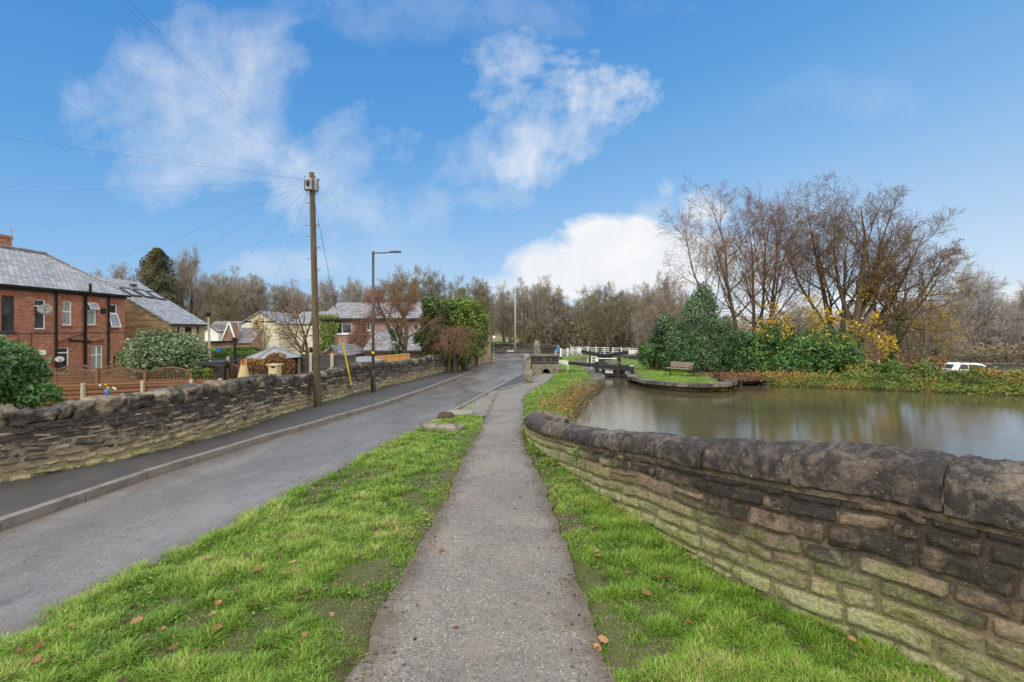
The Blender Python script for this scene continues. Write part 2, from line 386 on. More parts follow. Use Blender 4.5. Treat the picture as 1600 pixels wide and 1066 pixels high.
# --- masonry built stone by stone
def stonemat(name, lo, mid, hi, soot, algae, alg_lo, alg_hi, sc=9.0, rough=(.5, .85), algamt=.9, lichen=0.0, sootvar=-.2, crack_shade=.7, pale=0.0):
    m, N = newmat(name); p = N.pos(); t = N.attr('tint'); h = N.attr('hgt')
    n1 = N.noise(p, sc, 6, .7, .3); n2 = N.noise(p, sc * 7, 4, .7); n3 = N.noise(p, 1.7, 4, .6)
    ns = N.noise(N.map(p, (1, 1, 4.5)), sc * 2.2, 5, .7, .4)
    f = N.math('ADD', N.math('MULTIPLY', N.math('ADD', N.math('MULTIPLY', t, .55), .22), .5), N.math('ADD', N.math('MULTIPLY', n1, .5), N.math('MULTIPLY', N.math('SUBTRACT', ns, .35), .45)))
    c = N.ramp(f, [(.25, lo), (.52, mid), (.82, hi)])
    so = N.math('ADD', N.math('MULTIPLY', h, .62), N.math('ADD', N.math('MULTIPLY', n3, .5), N.math('MULTIPLY', N.math('SUBTRACT', t, .5), sootvar)))
    c = N.mix(N.ramp(N.math('ADD', so, N.math('MULTIPLY', N.math('SUBTRACT', n1, .5), 1.5)), [(.43, 0.0), (.72, .95)]), c, soot)
    al = N.math('ADD', N.math('SUBTRACT', 1.0, h), N.math('ADD', N.math('MULTIPLY', N.math('SUBTRACT', n3, .5), 1.0), N.math('MULTIPLY', N.math('SUBTRACT', n1, .5), 1.1)))
    ac = N.ramp(n2, [(.3, tuple(v * .55 for v in algae)), (.7, algae)])
    c = N.mix(N.math('MULTIPLY', N.ramp(al, [(alg_lo, 0.0), (alg_hi, 1.0)]), algamt), c, ac)
    if lichen: c = N.mix(N.math('MULTIPLY', N.ramp(N.noise(p, 38, 2), [(.68, 0.0), (.73, 1.0)]), lichen), c, (.5, .47, .4))
    ck = N.ramp(ns, [(.33, .3), (.42, 1.0)])  # occlusion shade of cracks and hollows, painted into the stone colour
    c = N.mix(N.math('MULTIPLY', N.math('SUBTRACT', 1.0, ck), crack_shade), c, tuple(v * .5 for v in soot))
    c = N.mix(N.math('MULTIPLY', N.ramp(N.math('ADD', N.noise(p, sc * .55, 5, .7), N.math('MULTIPLY', h, -.25)), [(.42, 0.0), (.6, 1.0)]), pale), c, (.5, .49, .34))
    fk = N.ramp(N.math('ADD', N.math('MULTIPLY', n2, .6), N.math('MULTIPLY', N.noise(p, sc * 24, 3, .75), .4)), [(.3, .38), (.5, .85), (.68, 1.3)])
    mult = N.n('ShaderNodeMix', data_type='RGBA', blend_type='MULTIPLY'); mult.inputs[0].default_value = 1.0
    N.t.links.new(c, mult.inputs[6]); N.t.links.new(fk, mult.inputs[7])
    hh = N.math('ADD', N.math('MULTIPLY', ns, .35), N.math('MULTIPLY', n2, .5))
    fin(N, mult.outputs[2], N.ramp(n1, [(.35, rough[0]), (.65, rough[1])]), .4, N.bump(N.math('ADD', hh, N.math('MULTIPLY', n1, .5)), 1.0, .022)); return m
M['wall_near'] = stonemat('sandstone_blocks', (.06, .04, .025), (.17, .12, .075), (.34, .26, .16), (.022, .017, .014), (.345, .36, .125), .38, .95, 7, lichen=.35, sootvar=-.35, crack_shade=.8, pale=.32)
M['mortar_near'] = stonemat('old_mortar', (.1, .07, .042), (.23, .165, .105), (.36, .26, .17), (.06, .045, .034), (.24, .24, .095), .42, 1.0, 12, crack_shade=.5, pale=.15)
M['coping'] = stonemat('coping_gritstone', (.06, .044, .033), (.155, .118, .088), (.36, .3, .225), (.026, .02, .018), (.3, .29, .12), 1.3, 1.6, 10, (.36, .7), lichen=.45, crack_shade=.9)
M['wall_left'] = stonemat('rubble_stone', (.08, .062, .046), (.215, .168, .118), (.46, .37, .25), (.036, .031, .027), (.42, .38, .15), .5, .95, 6, lichen=.6, sootvar=-1.0, pale=.4)
M['mortar_left'] = stonemat('rubble_mortar', (.11, .085, .06), (.3, .23, .155), (.54, .43, .3), (.06, .05, .042), (.36, .32, .13), .75, 1.1, 9, lichen=.5)
M['stone_grey'] = stonemat('weathered_stone', (.1, .085, .065), (.22, .185, .14), (.38, .33, .26), (.05, .045, .038), (.24, .24, .1), .8, 1.3, 5, lichen=.3)
M['stone_dark'] = stonemat('dark_gatepost_stone', (.04, .033, .026), (.1, .08, .06), (.2, .16, .115), (.028, .024, .02), (.16, .16, .06), .8, 1.2, 5)
# --- houses
M['brick'] = brickmat('red_brick', [(.2, (.17, .055, .035)), (.5, (.33, .105, .06)), (.85, (.5, .21, .12))], (.36, .24, .18), big=(.25, .1, .068), ms=.009)
M['brick2'] = brickmat('pinkish_brick', [(.25, (.2, .08, .055)), (.5, (.33, .14, .09)), (.8, (.45, .22, .15))], (.4, .3, .24))
M['lintel'] = brickmat('brick_arch', [(.25, (.2, .05, .028)), (.5, (.33, .085, .045)), (.8, (.42, .13, .07))], (.28, .16, .11), bw=.075, bh=.6, ms=.008)
M['ashlar'] = brickmat('yellow_sandstone', [(.25, (.16, .1, .045)), (.5, (.29, .195, .095)), (.8, (.42, .3, .16))], (.2, .14, .08), bw=.5, bh=.14, ms=.014, big=(.15, .1, .055), bumpd=.02)
M['ashlar_pale'] = brickmat('pale_sandstone', [(.25, (.32, .24, .155)), (.5, (.43, .34, .23)), (.8, (.52, .43, .3))], (.3, .23, .15), bw=.45, bh=.15, ms=.012)
M['stone_house'] = brickmat('coursed_stone', [(.25, (.2, .125, .065)), (.5, (.36, .25, .14)), (.8, (.5, .38, .24))], (.26, .19, .12), bw=.38, bh=.16, ms=.018, bumpd=.02)
M['slate'] = brickmat('wet_slate', [(.15, (.15, .155, .165)), (.5, (.26, .27, .29)), (.85, (.37, .38, .41))], (.065, .065, .07), bw=.3, bh=.22, ms=.018, rough=.42, bumpd=.015)
M['slate_big'] = brickmat('stone_slate', [(.15, (.14, .14, .148)), (.5, (.225, .225, .24)), (.85, (.33, .33, .35))], (.07, .068, .07), bw=.42, bh=.3, ms=.028, rough=.5, bumpd=.02, big=(.17, .16, .14))
M['tile_grey'] = brickmat('grey_tile', [(.2, (.1, .095, .1)), (.5, (.17, .16, .165)), (.8, (.24, .23, .23))], (.06, .055, .055), bw=.3, bh=.3, ms=.02, rough=.6)
M['tile_clay'] = brickmat('clay_tile', [(.2, (.2, .1, .075)), (.5, (.3, .17, .12)), (.8, (.4, .25, .18))], (.1, .06, .045), bw=.25, bh=.2, ms=.02, rough=.7)
M['render_cream'] = paint('cream_render', (.66, .61, .5), .85, .3, 1.2, dirt=(.36, .3, .18), dirtamt=.6)
M['render_tan'] = paint('tan_pebbledash', (.36, .235, .18), .9, .5, 2.5, dirt=(.22, .15, .115), dirtamt=.6)
M['white'] = paint('white_paint', (.78, .78, .77), .4, .12, 4, dirt=(.5, .48, .42), dirtamt=.25)
M['white_worn'] = paint('worn_white_paint', (.74, .72, .68), .55, .25, 9, dirt=(.3, .27, .2), dirtamt=.45)
M['black'] = paint('black_paint', (.014, .014, .016), .38, .3, 5, dirt=(.05, .045, .04), dirtamt=.3)
M['black_wood'] = paint('black_timber', (.016, .0155, .016), .45, .3, 7, dirt=(.06, .055, .05), dirtamt=.25)
M['navy'] = paint('dark_blue_paint', (.045, .055, .08), .45, .3)
M['blue'] = paint('blue_plastic', (.03, .16, .5), .45, .2)
M['green'] = paint('green_plastic', (.16, .32, .04), .5, .2)
M['yellow'] = paint('yellow_plastic', (.75, .55, .02), .4, .15)
M['grey'] = paint('grey_metal', (.22, .22, .23), .45, .25)
M['dishgrey'] = paint('grey_dish', (.36, .34, .33), .5, .2)
M['light_grey'] = paint('galvanised_metal', (.4, .405, .41), .42, .25)
M['felt'] = paint('flat_roof_felt', (.25, .26, .28), .5, .3, 2)
M['darkgrey'] = paint('dark_grey_metal', (.045, .047, .052), .45, .25)
M['dark'] = paint('dark_void', (.012, .011, .01), .95, .1, dirtamt=.1, spec=.1)
M['beige'] = paint('beige_board', (.55, .42, .26), .7, .25, 4)
M['tan'] = woodmat('tan_boards', (.36, .25, .12), (.56, .42, .23), .7)
M['orange_wood'] = woodmat('orange_timber', (.42, .2, .06), (.62, .34, .12), .6)
M['fence_wood'] = woodmat('brown_timber', (.12, .05, .026), (.27, .125, .065), .65, (2, 2, 14))
M['lattice_wood'] = woodmat('dark_lattice_timber', (.1, .05, .028), (.23, .125, .07), .65)
M['fence_dark'] = woodmat('dark_panel_timber', (.03, .028, .026), (.085, .078, .07), .75, (2, 2, 20))
M['bench_wood'] = woodmat('bench_timber', (.15, .115, .09), (.32, .255, .2), .6)
m, N = newmat('pole_wood'); p = N.pos(); z = N.n('ShaderNodeSeparateXYZ'); N.set(z, 0, p)
n = N.noise(N.map(p, (14, 14, .8)), 2, 5, .65)
c = N.ramp(n, [(.3, (.05, .037, .02)), (.7, (.145, .11, .06))])
c = N.mix(N.ramp(N.math('MULTIPLY', N.math('ADD', z.outputs[2], .3), .25), [(0.0, .75), (.55, 0.0)]), c, (.055, .038, .026))
fin(N, c, .75, .25, N.bump(n, .4, .006)); M['pole'] = m
m, N = newmat('window_glass'); p = N.pos()
fin(N, N.ramp(N.noise(p, 2.2, 2), [(.35, (.012, .014, .016)), (.7, (.06, .065, .07))]), .06, .6); M['glass'] = m
m, N = newmat('curtained_glass'); p = N.pos()
fin(N, N.ramp(N.noise(N.map(p, (1, 5, .3)), 3, 3), [(.35, (.16, .17, .175)), (.7, (.42, .43, .43))]), .12, .6); M['glass_pale'] = m
m, N = newmat('glass_tint'); fin(N, (.02, .024, .027), .05, .6); M['glass_car'] = m
m, N = newmat('car_paint'); fin(N, (.75, .76, .77), .25, .5); M['carwhite'] = m
m, N = newmat('tail_lamp'); fin(N, (.45, .015, .015), .2, .5); M['red_lamp'] = m
m, N = newmat('rubber'); fin(N, (.02, .02, .02), .8, .3); M['rubber'] = m
m, N = newmat('skin'); p = N.pos(); fin(N, N.ramp(N.noise(p, 20), [(.3, (.5, .3, .22)), (.7, (.6, .38, .29))]), .55, .35); M['skin'] = m
m, N = newmat('blue_fabric'); p = N.pos(); fin(N, N.ramp(N.noise(p, 12), [(.3, (.015, .14, .42)), (.7, (.04, .26, .62))]), .6, .3); M['jacket'] = m
m, N = newmat('grey_fabric'); p = N.pos(); fin(N, N.ramp(N.noise(p, 12), [(.3, (.16, .18, .23)), (.7, (.26, .28, .33))]), .8, .2); M['trousers'] = m
m, N = newmat('dark_fabric'); p = N.pos(); fin(N, N.ramp(N.noise(p, 12), [(.3, (.02, .02, .022)), (.7, (.05, .045, .04))]), .8, .2); M['cloth_dark'] = m
# --- water
m, N = newmat('canal_water'); p = N.pos()
n1 = N.noise(N.map(p, (1.2, 4.2, 1)), 1.4, 4, .55, .3); n2 = N.noise(N.map(p, (2.2, 7, 1)), 3.2, 3, .6)
vd = N.voro(p, 3.3); ring = N.ramp(vd, [(.03, 1.0), (.06, .2), (.09, .6), (.13, 0.0)])
h = N.math('ADD', N.math('ADD', N.math('MULTIPLY', n1, .8), N.math('MULTIPLY', n2, .4)), N.math('MULTIPLY', ring, .25))
c = N.ramp(N.noise(p, .4, 3), [(.3, (.062, .052, .026)), (.7, (.09, .076, .042))])
fin(N, c, .02, .6, N.bump(h, .13, .03)); N.b.inputs['IOR'].default_value = 1.6; M['water'] = m
# ------------------------------------------------------------------ camera, sky, sun
cam = bpy.data.cameras.new('camera'); co = bpy.data.objects.new('camera', cam); COL.objects.link(co)
co.location = (0, 0, H); co.rotation_euler = (math.radians(90), 0, 0)
cam.sensor_width = 36; cam.lens = 36 * F / 1600; cam.shift_y = -(533 - HOR) / 1600; cam.clip_end = 3000; cam.clip_start = .05
scene.camera = co
scene.view_settings.view_transform = 'Standard'; scene.view_settings.look = 'None'; scene.view_settings.exposure = 0
scene.render.engine = 'CYCLES'
try:
    scene.cycles.use_denoising = True; scene.cycles.max_bounces = 6; scene.cycles.diffuse_bounces = 3; scene.cycles.transparent_max_bounces = 4
    scene.cycles.caustics_reflective = False; scene.cycles.caustics_refractive = False
except Exception: pass
SUN_EL, SUN_AZ = math.radians(42), math.radians(-155)     # azimuth clockwise from +Y: behind the camera, to the left
w = bpy.data.worlds.new('World'); scene.world = w; w.use_nodes = True
w.node_tree.nodes.clear(); N = NT(w.node_tree)
wo = N.n('ShaderNodeOutputWorld'); bg = N.n('ShaderNodeBackground'); w.node_tree.links.new(bg.outputs[0], wo.inputs[0])
sky = N.n('ShaderNodeTexSky', sky_type='NISHITA'); sky.sun_disc = False; sky.sun_elevation = SUN_EL; sky.sun_rotation = SUN_AZ
sky.air_density = 1.0; sky.dust_density = .6; sky.ozone_density = 2.0
dirv = N.co('Generated'); sp = N.n('ShaderNodeSeparateXYZ'); N.set(sp, 0, dirv); sx, sy, sz = sp.outputs
skyc = N.mix(1.0, sky.outputs[0], (.1, .1, .1), 'MULTIPLY')
yy = N.math('MAXIMUM', sy, .12)
u = N.math('DIVIDE', sx, yy); v = N.math('DIVIDE', sz, yy)
# the blue deepens away from the horizon and towards the upper left
el = N.math('ADD', sz, N.math('ADD', N.math('MULTIPLY', sx, -.16), .06))
grad = N.ramp(el, [(0.0, (.69, .82, .96)), (.12, (.5, .70, .945)), (.3, (.255, .53, .9)), (.47, (.118, .395, .83)), (.62, (.075, .32, .77))])
blue = N.mix(.8, skyc, grad)
cx = N.n('ShaderNodeCombineXYZ'); N.set(cx, 0, u); N.set(cx, 1, v); N.set(cx, 2, 0.0)
n1 = N.noise(cx.outputs[0], 4.2, 7, .6, .35); n2 = N.noise(N.map(cx.outputs[0], (1, 1, 1), (3.1, 1.7, 0)), 11, 6, .62, .2)
nn = N.math('ADD', N.math('MULTIPLY', n1, .72), N.math('MULTIPLY', n2, .28))
nn = N.math('SUBTRACT', nn, .5)
def blob(px, py, rx, ry, amp, nk, lo=0.0, hi=.55):
    a = N.math('MULTIPLY', N.math('SUBTRACT', u, (px - 800) / F), F / rx); b = N.math('MULTIPLY', N.math('SUBTRACT', v, (HOR - py) / F), F / ry)
    d2 = N.math('ADD', N.math('MULTIPLY', a, a), N.math('MULTIPLY', b, b))
    e = N.math('ADD', N.math('SUBTRACT', 1.0, d2), N.math('MULTIPLY', nn, nk))
    e = N.math('DIVIDE', N.math('SUBTRACT', e, lo), hi - lo, clamp=True)
    return N.math('MULTIPLY', e, amp)
cl = [blob(300, 165, 185, 170, .66, 4.5, .0, 1.75), blob(395, 90, 100, 100, .62, 4.5, .05, 1.7), blob(345, 200, 135, 115, .52, 4.5, .0, 1.6), blob(530, 265, 175, 120, .52, 5.5, .25, 1.6), blob(640, 330, 110, 70, .3, 6, .3, 1.6),
      blob(905, 155, 118, 88, .95, 6.5, .2, 1.5), blob(800, 110, 90, 80, .55, 6.5, .25, 1.3), blob(830, 250, 95, 52, .85, 6.5, .2, 1.7), blob(880, 210, 130, 80, .6, 6, .2, 1.3), blob(760, 250, 150, 60, .35, 6.5, .3, 1.5), blob(770, 310, 80, 30, .3, 6, .3, 1.5),
      blob(975, 400, 120, 78, 1.0, 2.6, .05, .45), blob(890, 425, 120, 62, .95, 2.6, .1, .6), blob(1060, 400, 110, 60, .95, 2.6, .1, .6), blob(820, 450, 90, 35, .6, 3, .1, .8), blob(1040, 292, 30, 24, .8, 7, .3, 1.6), blob(1095, 330, 50, 48, .9, 4.5, .15, 1.0), blob(1020, 330, 60, 40, .5, 5, .3, 1.3),
      blob(430, 412, 130, 32, .34, 5, .2, 1.3), blob(1120, 420, 150, 60, .85, 3, .1, .8), blob(1605, 472, 60, 36, .95, 3, .1, .7), blob(1150, 490, 480, 60, .6, 2.5, .05, 1.0), blob(1560, 520, 300, 60, .5, 2, .05, 1.0), blob(720, 20, 320, 60, .2, 6, .3, 1.8), blob(1330, 150, 160, 50, .1, 6, .3, 1.8), blob(620, 400, 180, 60, .18, 6, .3, 1.6)]
den = cl[0]
for c in cl[1:]: den = N.math('MAXIMUM', den, c)
front = N.ramp(sy, [(.15, 0.0), (.32, 1.0)])
den = N.math('MULTIPLY', den, front)
shade = N.ramp(N.math('ADD', N.math('MULTIPLY', n1, .6), N.math('MULTIPLY', n2, .4)), [(.35, (.80, .845, .90)), (.62, (.97, .975, .985))])
front_sky = N.mix(den, blue, shade)
# unseen broken overcast, added overhead and behind the camera for neutral fill light
ov = N.noise(N.map(dirv, (1, 1, 1.6)), 2.6, 6, .6)
ovc = N.ramp(ov, [(.3, (1.38, 1.4, 1.46)), (.65, (2.4, 2.36, 2.26))])
fac = N.math('MAXIMUM', N.ramp(sz, [(.60, 0.0), (.78, 1.0)]), N.ramp(sy, [(.12, 1.0), (.4, 0.0)]))
tot = N.mix(fac, front_sky, ovc)
N.set(bg, 'Color', tot); bg.inputs['Strength'].default_value = 1.0
try: w.cycles.sampling_method = 'MANUAL'; w.cycles.sample_map_resolution = 512
except Exception: pass
sun = bpy.data.lights.new('sun', 'SUN'); so = bpy.data.objects.new('sun', sun); COL.objects.link(so)
sun.energy = 1.6; sun.angle = math.radians(22); sun.color = (1, .955, .89)
sd = Vector((math.sin(SUN_AZ) * math.cos(SUN_EL), math.cos(SUN_AZ) * math.cos(SUN_EL), math.sin(SUN_EL)))
so.rotation_euler = sd.to_track_quat('Z', 'Y').to_euler(); so.location = sd * 60

# ------------------------------------------------------------------ lines of the site
def line(pts, fn=G):
    a = np.array([fn(*p) for p in pts]); return a[np.argsort(a[:, 1])]
def ext(a, lo=-6.0, hi=None):            # carry the first leg back behind the viewer
    s = (a[1] - a[0]) / (a[1, 1] - a[0, 1]); p = a[0] + s * (lo - a[0, 1])
    a = np.vstack([p, a])
    if hi:
        s = (a[-1] - a[-2]) / (a[-1, 1] - a[-2, 1]); a = np.vstack([a, a[-1] + s * (hi - a[-1, 1])])
    return a
KERB = ext(line([(0, 830), (240, 745), (425, 686), (600, 635), (700, 598), (775, 567)]))
WALL_L = ext(line([(0, 765), (225, 720), (350, 685), (492, 636.5), (583, 612.5), (708, 580)]))
PAVE_L = ext(line([(0, 765), (225, 720), (350, 685), (492, 636.5), (583, 612.5), (708, 580), (748, 572), (768, 566.5)]))
VERGE = ext(line([(0, 1002), (150, 915), (300, 850), (450, 770), (550, 720), (625, 682), (690, 652), (701, 645), (756, 616), (821, 581), (822, 566)]))
PATH_L = ext(line([(545, 1065), (580, 1000), (605, 930), (645, 870), (700, 775), (720, 725), (750, 675), (765, 635), (776, 612), (827, 597), (843, 584)]))
PATH_R = ext(line([(950, 1035), (907, 930), (885, 855), (850, 755), (830, 720), (820, 695), (817, 670), (819, 635), (818, 624), (832, 610), (858, 596), (868, 584)]))
xk = lambda y: np.interp(y, KERB[:, 1], KERB[:, 0]); xwl = lambda y: np.interp(y, PAVE_L[:, 1], PAVE_L[:, 0])
xv = lambda y: np.interp(y, VERGE[:, 1], VERGE[:, 0]); xpl = lambda y: np.interp(y, PATH_L[:, 1], PATH_L[:, 0]); xpr = lambda y: np.interp(y, PATH_R[:, 1], PATH_R[:, 0])
# near parapet wall: (x, y, height under coping, coping height)
WN = [(6.4, -1.2, 1.02, .33), (4.9, .2, 1.01, .33), (3.62, 1.5, .99, .32), (2.71, 2.4, .97, .31)]
for (px, py, cb, ch) in [(1465, 1065, .97, .30), (1365, 1010, .955, .29), (1280, 985, .945, .28), (1160, 920, .885, .265), (1075, 870, .82, .24), (1015, 825, .755, .215), (950, 785, .63, .21), (890, 740, .485, .20), (850, 710, .335, .20), (825, 685, .20, .20)]:
    g = G(px, py); WN.append((g[0], g[1], cb, ch))
WN += [(.30, 9.85, .20, .19), (.42, 10.25, .2, .19), (.68, 10.5, .19, .18), (1.0, 10.55, .15, .18), (1.3, 10.4, .05, .18)]
WN = np.array(WN)
class Path:
    """smoothed polyline with per-point data"""
    def __init__(s, pts, smooth=.35, step=.03):
        pts = np.asarray(pts, float); L = np.concatenate([[0], np.cumsum(np.linalg.norm(np.diff(pts[:, :2], axis=0), axis=1))])
        t = np.arange(0, L[-1], step); q = np.stack([np.interp(t, L, pts[:, k]) for k in range(pts.shape[1])], -1)
        n = max(1, int(smooth / step)); ker = np.hanning(2 * n + 3)[1:-1]; ker /= ker.sum()
        qp = np.pad(q, ((n, n), (0, 0)), mode='reflect', reflect_type='odd')
        q = np.stack([np.convolve(qp[:, k], ker, 'valid') for k in range(q.shape[1])], -1)
        s.q = q; s.s = np.concatenate([[0], np.cumsum(np.linalg.norm(np.diff(q[:, :2], axis=0), axis=1))]); s.L = s.s[-1]
        d = np.gradient(q[:, :2], axis=0); s.d = nrm(d)
    def at(s, u): return np.stack([np.interp(u, s.s, s.q[:, k]) for k in range(s.q.shape[1])], -1)
    def dir(s, u): return nrm(np.stack([np.interp(u, s.s, s.d[:, k]) for k in range(2)], -1))
PN = Path(WN)
def xwn(y):                               # x of the near wall's face at y
    o = np.argsort(PN.q[:, 1]); m = PN.q[o]; return np.interp(y, m[:, 1], m[:, 0])

# ------------------------------------------------------------------ pond outline
bk = [];
for uu in np.linspace(0, PN.L * .985, 26):
    p = PN.at(uu); d = PN.dir(uu); nb = np.array([d[1], -d[0]]); bk.append(p[:2] + nb * .30)
LB = [(884, 652), (901, 632), (926, 611), (944, 600)]
lbw = [W(*p)[:2] for p in LB]
GATE_L, GATE_R = np.array([5.5, 28.7]), np.array([7.45, 27.7])
QUAY = [W(*p)[:2] for p in [(997, 600), (1024, 607), (1061, 611), (1090, 612), (1115, 611.5), (1133, 607)]]
FARB = [W(*p)[:2] for p in [(1190, 604), (1250, 605), (1300, 607), (1400, 611), (1500, 615), (1600, 619)]]
POND = np.array(bk + [np.array([1.75, 12.2])] + lbw + [np.array([5.45, 26.6]), np.array([5.5, 28.9]), np.array([7.5, 28.9])] + QUAY + [W(1136, 604)[:2] + np.array([0, 1.3]), W(1190, 604)[:2] + np.array([0, 1.1])] + FARB + [np.array([34, 15.5]), np.array([46, 4]), np.array([40, -9]), np.array([9, -3])])
def sdf(X, Y, poly):
    P = np.stack([X, Y], -1); d = np.full(X.shape, 1e9); ins = np.zeros(X.shape, bool); n = len(poly)
    for i in range(n):
        a = poly[i]; b = poly[(i + 1) % n]; e = b - a; wv = P - a
        t = np.clip((wv @ e) / (e @ e + 1e-12), 0, 1); dd = np.linalg.norm(wv - t[..., None] * e, axis=-1); d = np.minimum(d, dd)
        c = ((a[1] <= P[..., 1]) != (b[1] <= P[..., 1])) & (P[..., 0] < (b[0] - a[0]) * (P[..., 1] - a[1]) / (b[1] - a[1] + 1e-12) + a[0])
        ins ^= c
    return np.where(ins, -d, d)
CHAMBER = np.array([[5.5, 28.9], [7.5, 28.9], [9.7, 50.5], [7.7, 50.5]])   # the lock runs away to the right
def sm(x, a, b):
    t = np.clip((x - a) / (b - a), 0, 1); return t * t * (3 - 2 * t)
def terrain(X, Y):
    Z = gzv(Y).copy()
    drop = sm(xwl(np.clip(Y, 4, 41)) - .25 - X, 0, .7) * .85 * (1 - sm(Y, 50, 58))
    Z -= drop
    Z -= 1.95 * sm(Y, 31, 36) * sm(X, 13, 17) * (1 - sm(Y, 120, 200))
    Z += 5.0 * sm(Y, 85, 150) * sm(-X, -30, 20) - 0.4 * sm(Y, 76, 90) * sm(X, 5, 20)
    s1 = sdf(X, Y, POND); Z = np.where(s1 < .32, np.minimum(Z, -1.7 + (Z + 1.7) * sm(s1, -.05, .32)), Z)
    s2 = sdf(X, Y, CHAMBER); Z = np.where(s2 < .25, np.minimum(Z, -3 + (Z + 3) * sm(s2, .0, .25)), Z)
    near = (Y < 30) & (np.abs(X) < 20)
    b = (fbm(np.stack([X * 1.3, Y * 1.3, X * 0], -1), 3) - .5) * .07
    onroad = (X > xwl(np.clip(Y, -6, 41)) - .3) & (X < xv(np.clip(Y, -6, 50)) + .12)
    onpath = (X > xpl(np.clip(Y, -6, 28)) - .1) & (X < xpr(np.clip(Y, -6, 28)) + .1)
    apron = (X > xv(np.clip(Y, -6, 50)) - .1) & (X < xpr(np.clip(Y, -6, 27.8)) + .1) & (Y > 12.0) & (Y < 27.8)
    mask = np.where(onroad | onpath | apron, 0.0, 1.0)
    Z = Z + np.where(mask > 0, np.maximum(b, -.02) + .02, -.03)
    return Z
xs = np.concatenate([np.linspace(-500, -60, 24), np.arange(-56, -8, .8), np.arange(-8, 8, .1), np.arange(8, 44, .35), np.linspace(46, 500, 30)])
ys = np.concatenate([np.linspace(-120, -8, 10), np.arange(-6, 1.5, .5), np.arange(1.5, 14, .1), np.arange(14, 62, .3), np.arange(62, 120, 2), np.linspace(122, 700, 20)])
X, Y = np.meshgrid(xs, ys, indexing='ij')
TZ = terrain(X, Y)
mb = MB(); mb.grid(np.stack([X, Y, TZ], -1))
tag(mb.build('ground', M['turf'], smooth=True), kind='structure')
def tz(x, y):                              # height of the built ground
    x = np.asarray(x, float); y = np.asarray(y, float)
    i = np.clip(np.searchsorted(xs, x) - 1, 0, len(xs) - 2); j = np.clip(np.searchsorted(ys, y) - 1, 0, len(ys) - 2)
    fx = np.clip((x - xs[i]) / (xs[i + 1] - xs[i]), 0, 1); fy = np.clip((y - ys[j]) / (ys[j + 1] - ys[j]), 0, 1)
    return (TZ[i, j] * (1 - fx) * (1 - fy) + TZ[i + 1, j] * fx * (1 - fy) + TZ[i, j + 1] * (1 - fx) * fy + TZ[i + 1, j + 1] * fx * fy)
# hills beyond
mb = MB(); th = np.linspace(-1.25, 1.25, 120)
for R0, hh, sd_ in ((620, 20, 1.0), (900, 40, 7.0)):
    pr = fbm(np.stack([th * 6 + sd_, th * 0, th * 0], -1), 3)
    V = np.stack([np.stack([np.sin(th) * R0, np.cos(th) * R0, np.full_like(th, -8)], -1), np.stack([np.sin(th) * (R0 + 60), np.cos(th) * (R0 + 60), hh * pr], -1), np.stack([np.sin(th) * (R0 + 200), np.cos(th) * (R0 + 200), hh * pr * .8], -1)], 1)
    mb.grid(V)
tag(mb.build('hills', M['hills'], smooth=True), kind='structure')
# ------------------------------------------------------------------ water
mb = MB(); c = POND.mean(0)
mb.poly(np.c_[POND + nrm(POND - c) * .15, np.full(len(POND), WATER)])
o = mb.build('water', M['water']); tag(o, kind='structure')
bm = bmesh.new(); bm.from_mesh(o.data); bmesh.ops.triangulate(bm, faces=bm.faces[:]); bmesh.ops.recalc_face_normals(bm, faces=bm.faces[:]);
if bm.faces and sum(f.normal.z for f in bm.faces) < 0: bmesh.ops.reverse_faces(bm, faces=bm.faces[:])
bm.to_mesh(o.data); bm.free()
mb = MB(); mb.poly(np.c_[CHAMBER + np.array([[-.05, 0], [.05, 0], [.05, 0], [-.05, 0]]), np.full(4, -.98)])
tag(mb.build('lock_water', M['water']), kind='structure')

# ------------------------------------------------------------------ carriageway, pavement, path
def strip(name, mat, y0, y1, fl, fr, dz, nx=6, step=.25, wob=0.0, slope=None):
    y = np.arange(y0, y1 + 1e-6, step); t = np.linspace(0, 1, nx)
    l, r = fl(y), fr(y)
    if wob:
        l = l + (fbm(np.stack([y * 4.5, y * 0 + 3, y * 0], -1), 5) - .5) * wob; r = r + (fbm(np.stack([y * 4.5, y * 0 + 9, y * 0], -1), 5) - .5) * wob
    Xs = l[:, None] + (r - l)[:, None] * t[None]; Ys = np.broadcast_to(y[:, None], Xs.shape)
    Z = gzv(Ys) + dz
    mb = MB(); mb.grid(np.stack([Xs, Ys, Z], -1)[:, ::-1], np.ascontiguousarray(np.broadcast_to(t[None, ::-1], Xs.shape)))
    return tag(mb.build(name, mat, smooth=True), kind='structure')
strip('road', M['road'], -6, 60, lambda y: xk(np.minimum(y, 39.7)) + .02 - np.maximum(y - 41, 0) * .22, lambda y: xv(np.minimum(y, 45)) + .10 * (y < 12) + np.maximum(y - 45, 0) * .12, .004, 10)
strip('pavement', M['pave'], -6, 41.5, lambda y: xwl(np.minimum(y, 41)) - .05, lambda y: xk(np.minimum(y, 39.7)) - .12, .095, 5)
strip('path', M['path'], -6, 27.6, lambda y: xpl(y), lambda y: xpr(y), .012, 15, .06, .13)
strip('lay_by', M['road2'], 18.1, 27.6, lambda y: xv(y) + .12, lambda y: np.maximum(xpl(y) - .1, xv(y) + .14), .02, 4)
mb = MB(); yy_ = np.array([59.6, 68.0])
mb.grid(np.array([[[-80, 59.6, -1.335], [-80, 68, -1.335]], [[0, 59.6, -1.335], [0, 68, -1.335]], [[80, 59.6, -1.335], [80, 68, -1.335]]]))
tag(mb.build('cross_road', M['road']), kind='structure')
mb = MB(); mb.box((0, 69.2, -1.28), (160, 2.2, .14)); tag(mb.build('far_pavement', M['pave']), kind='structure')
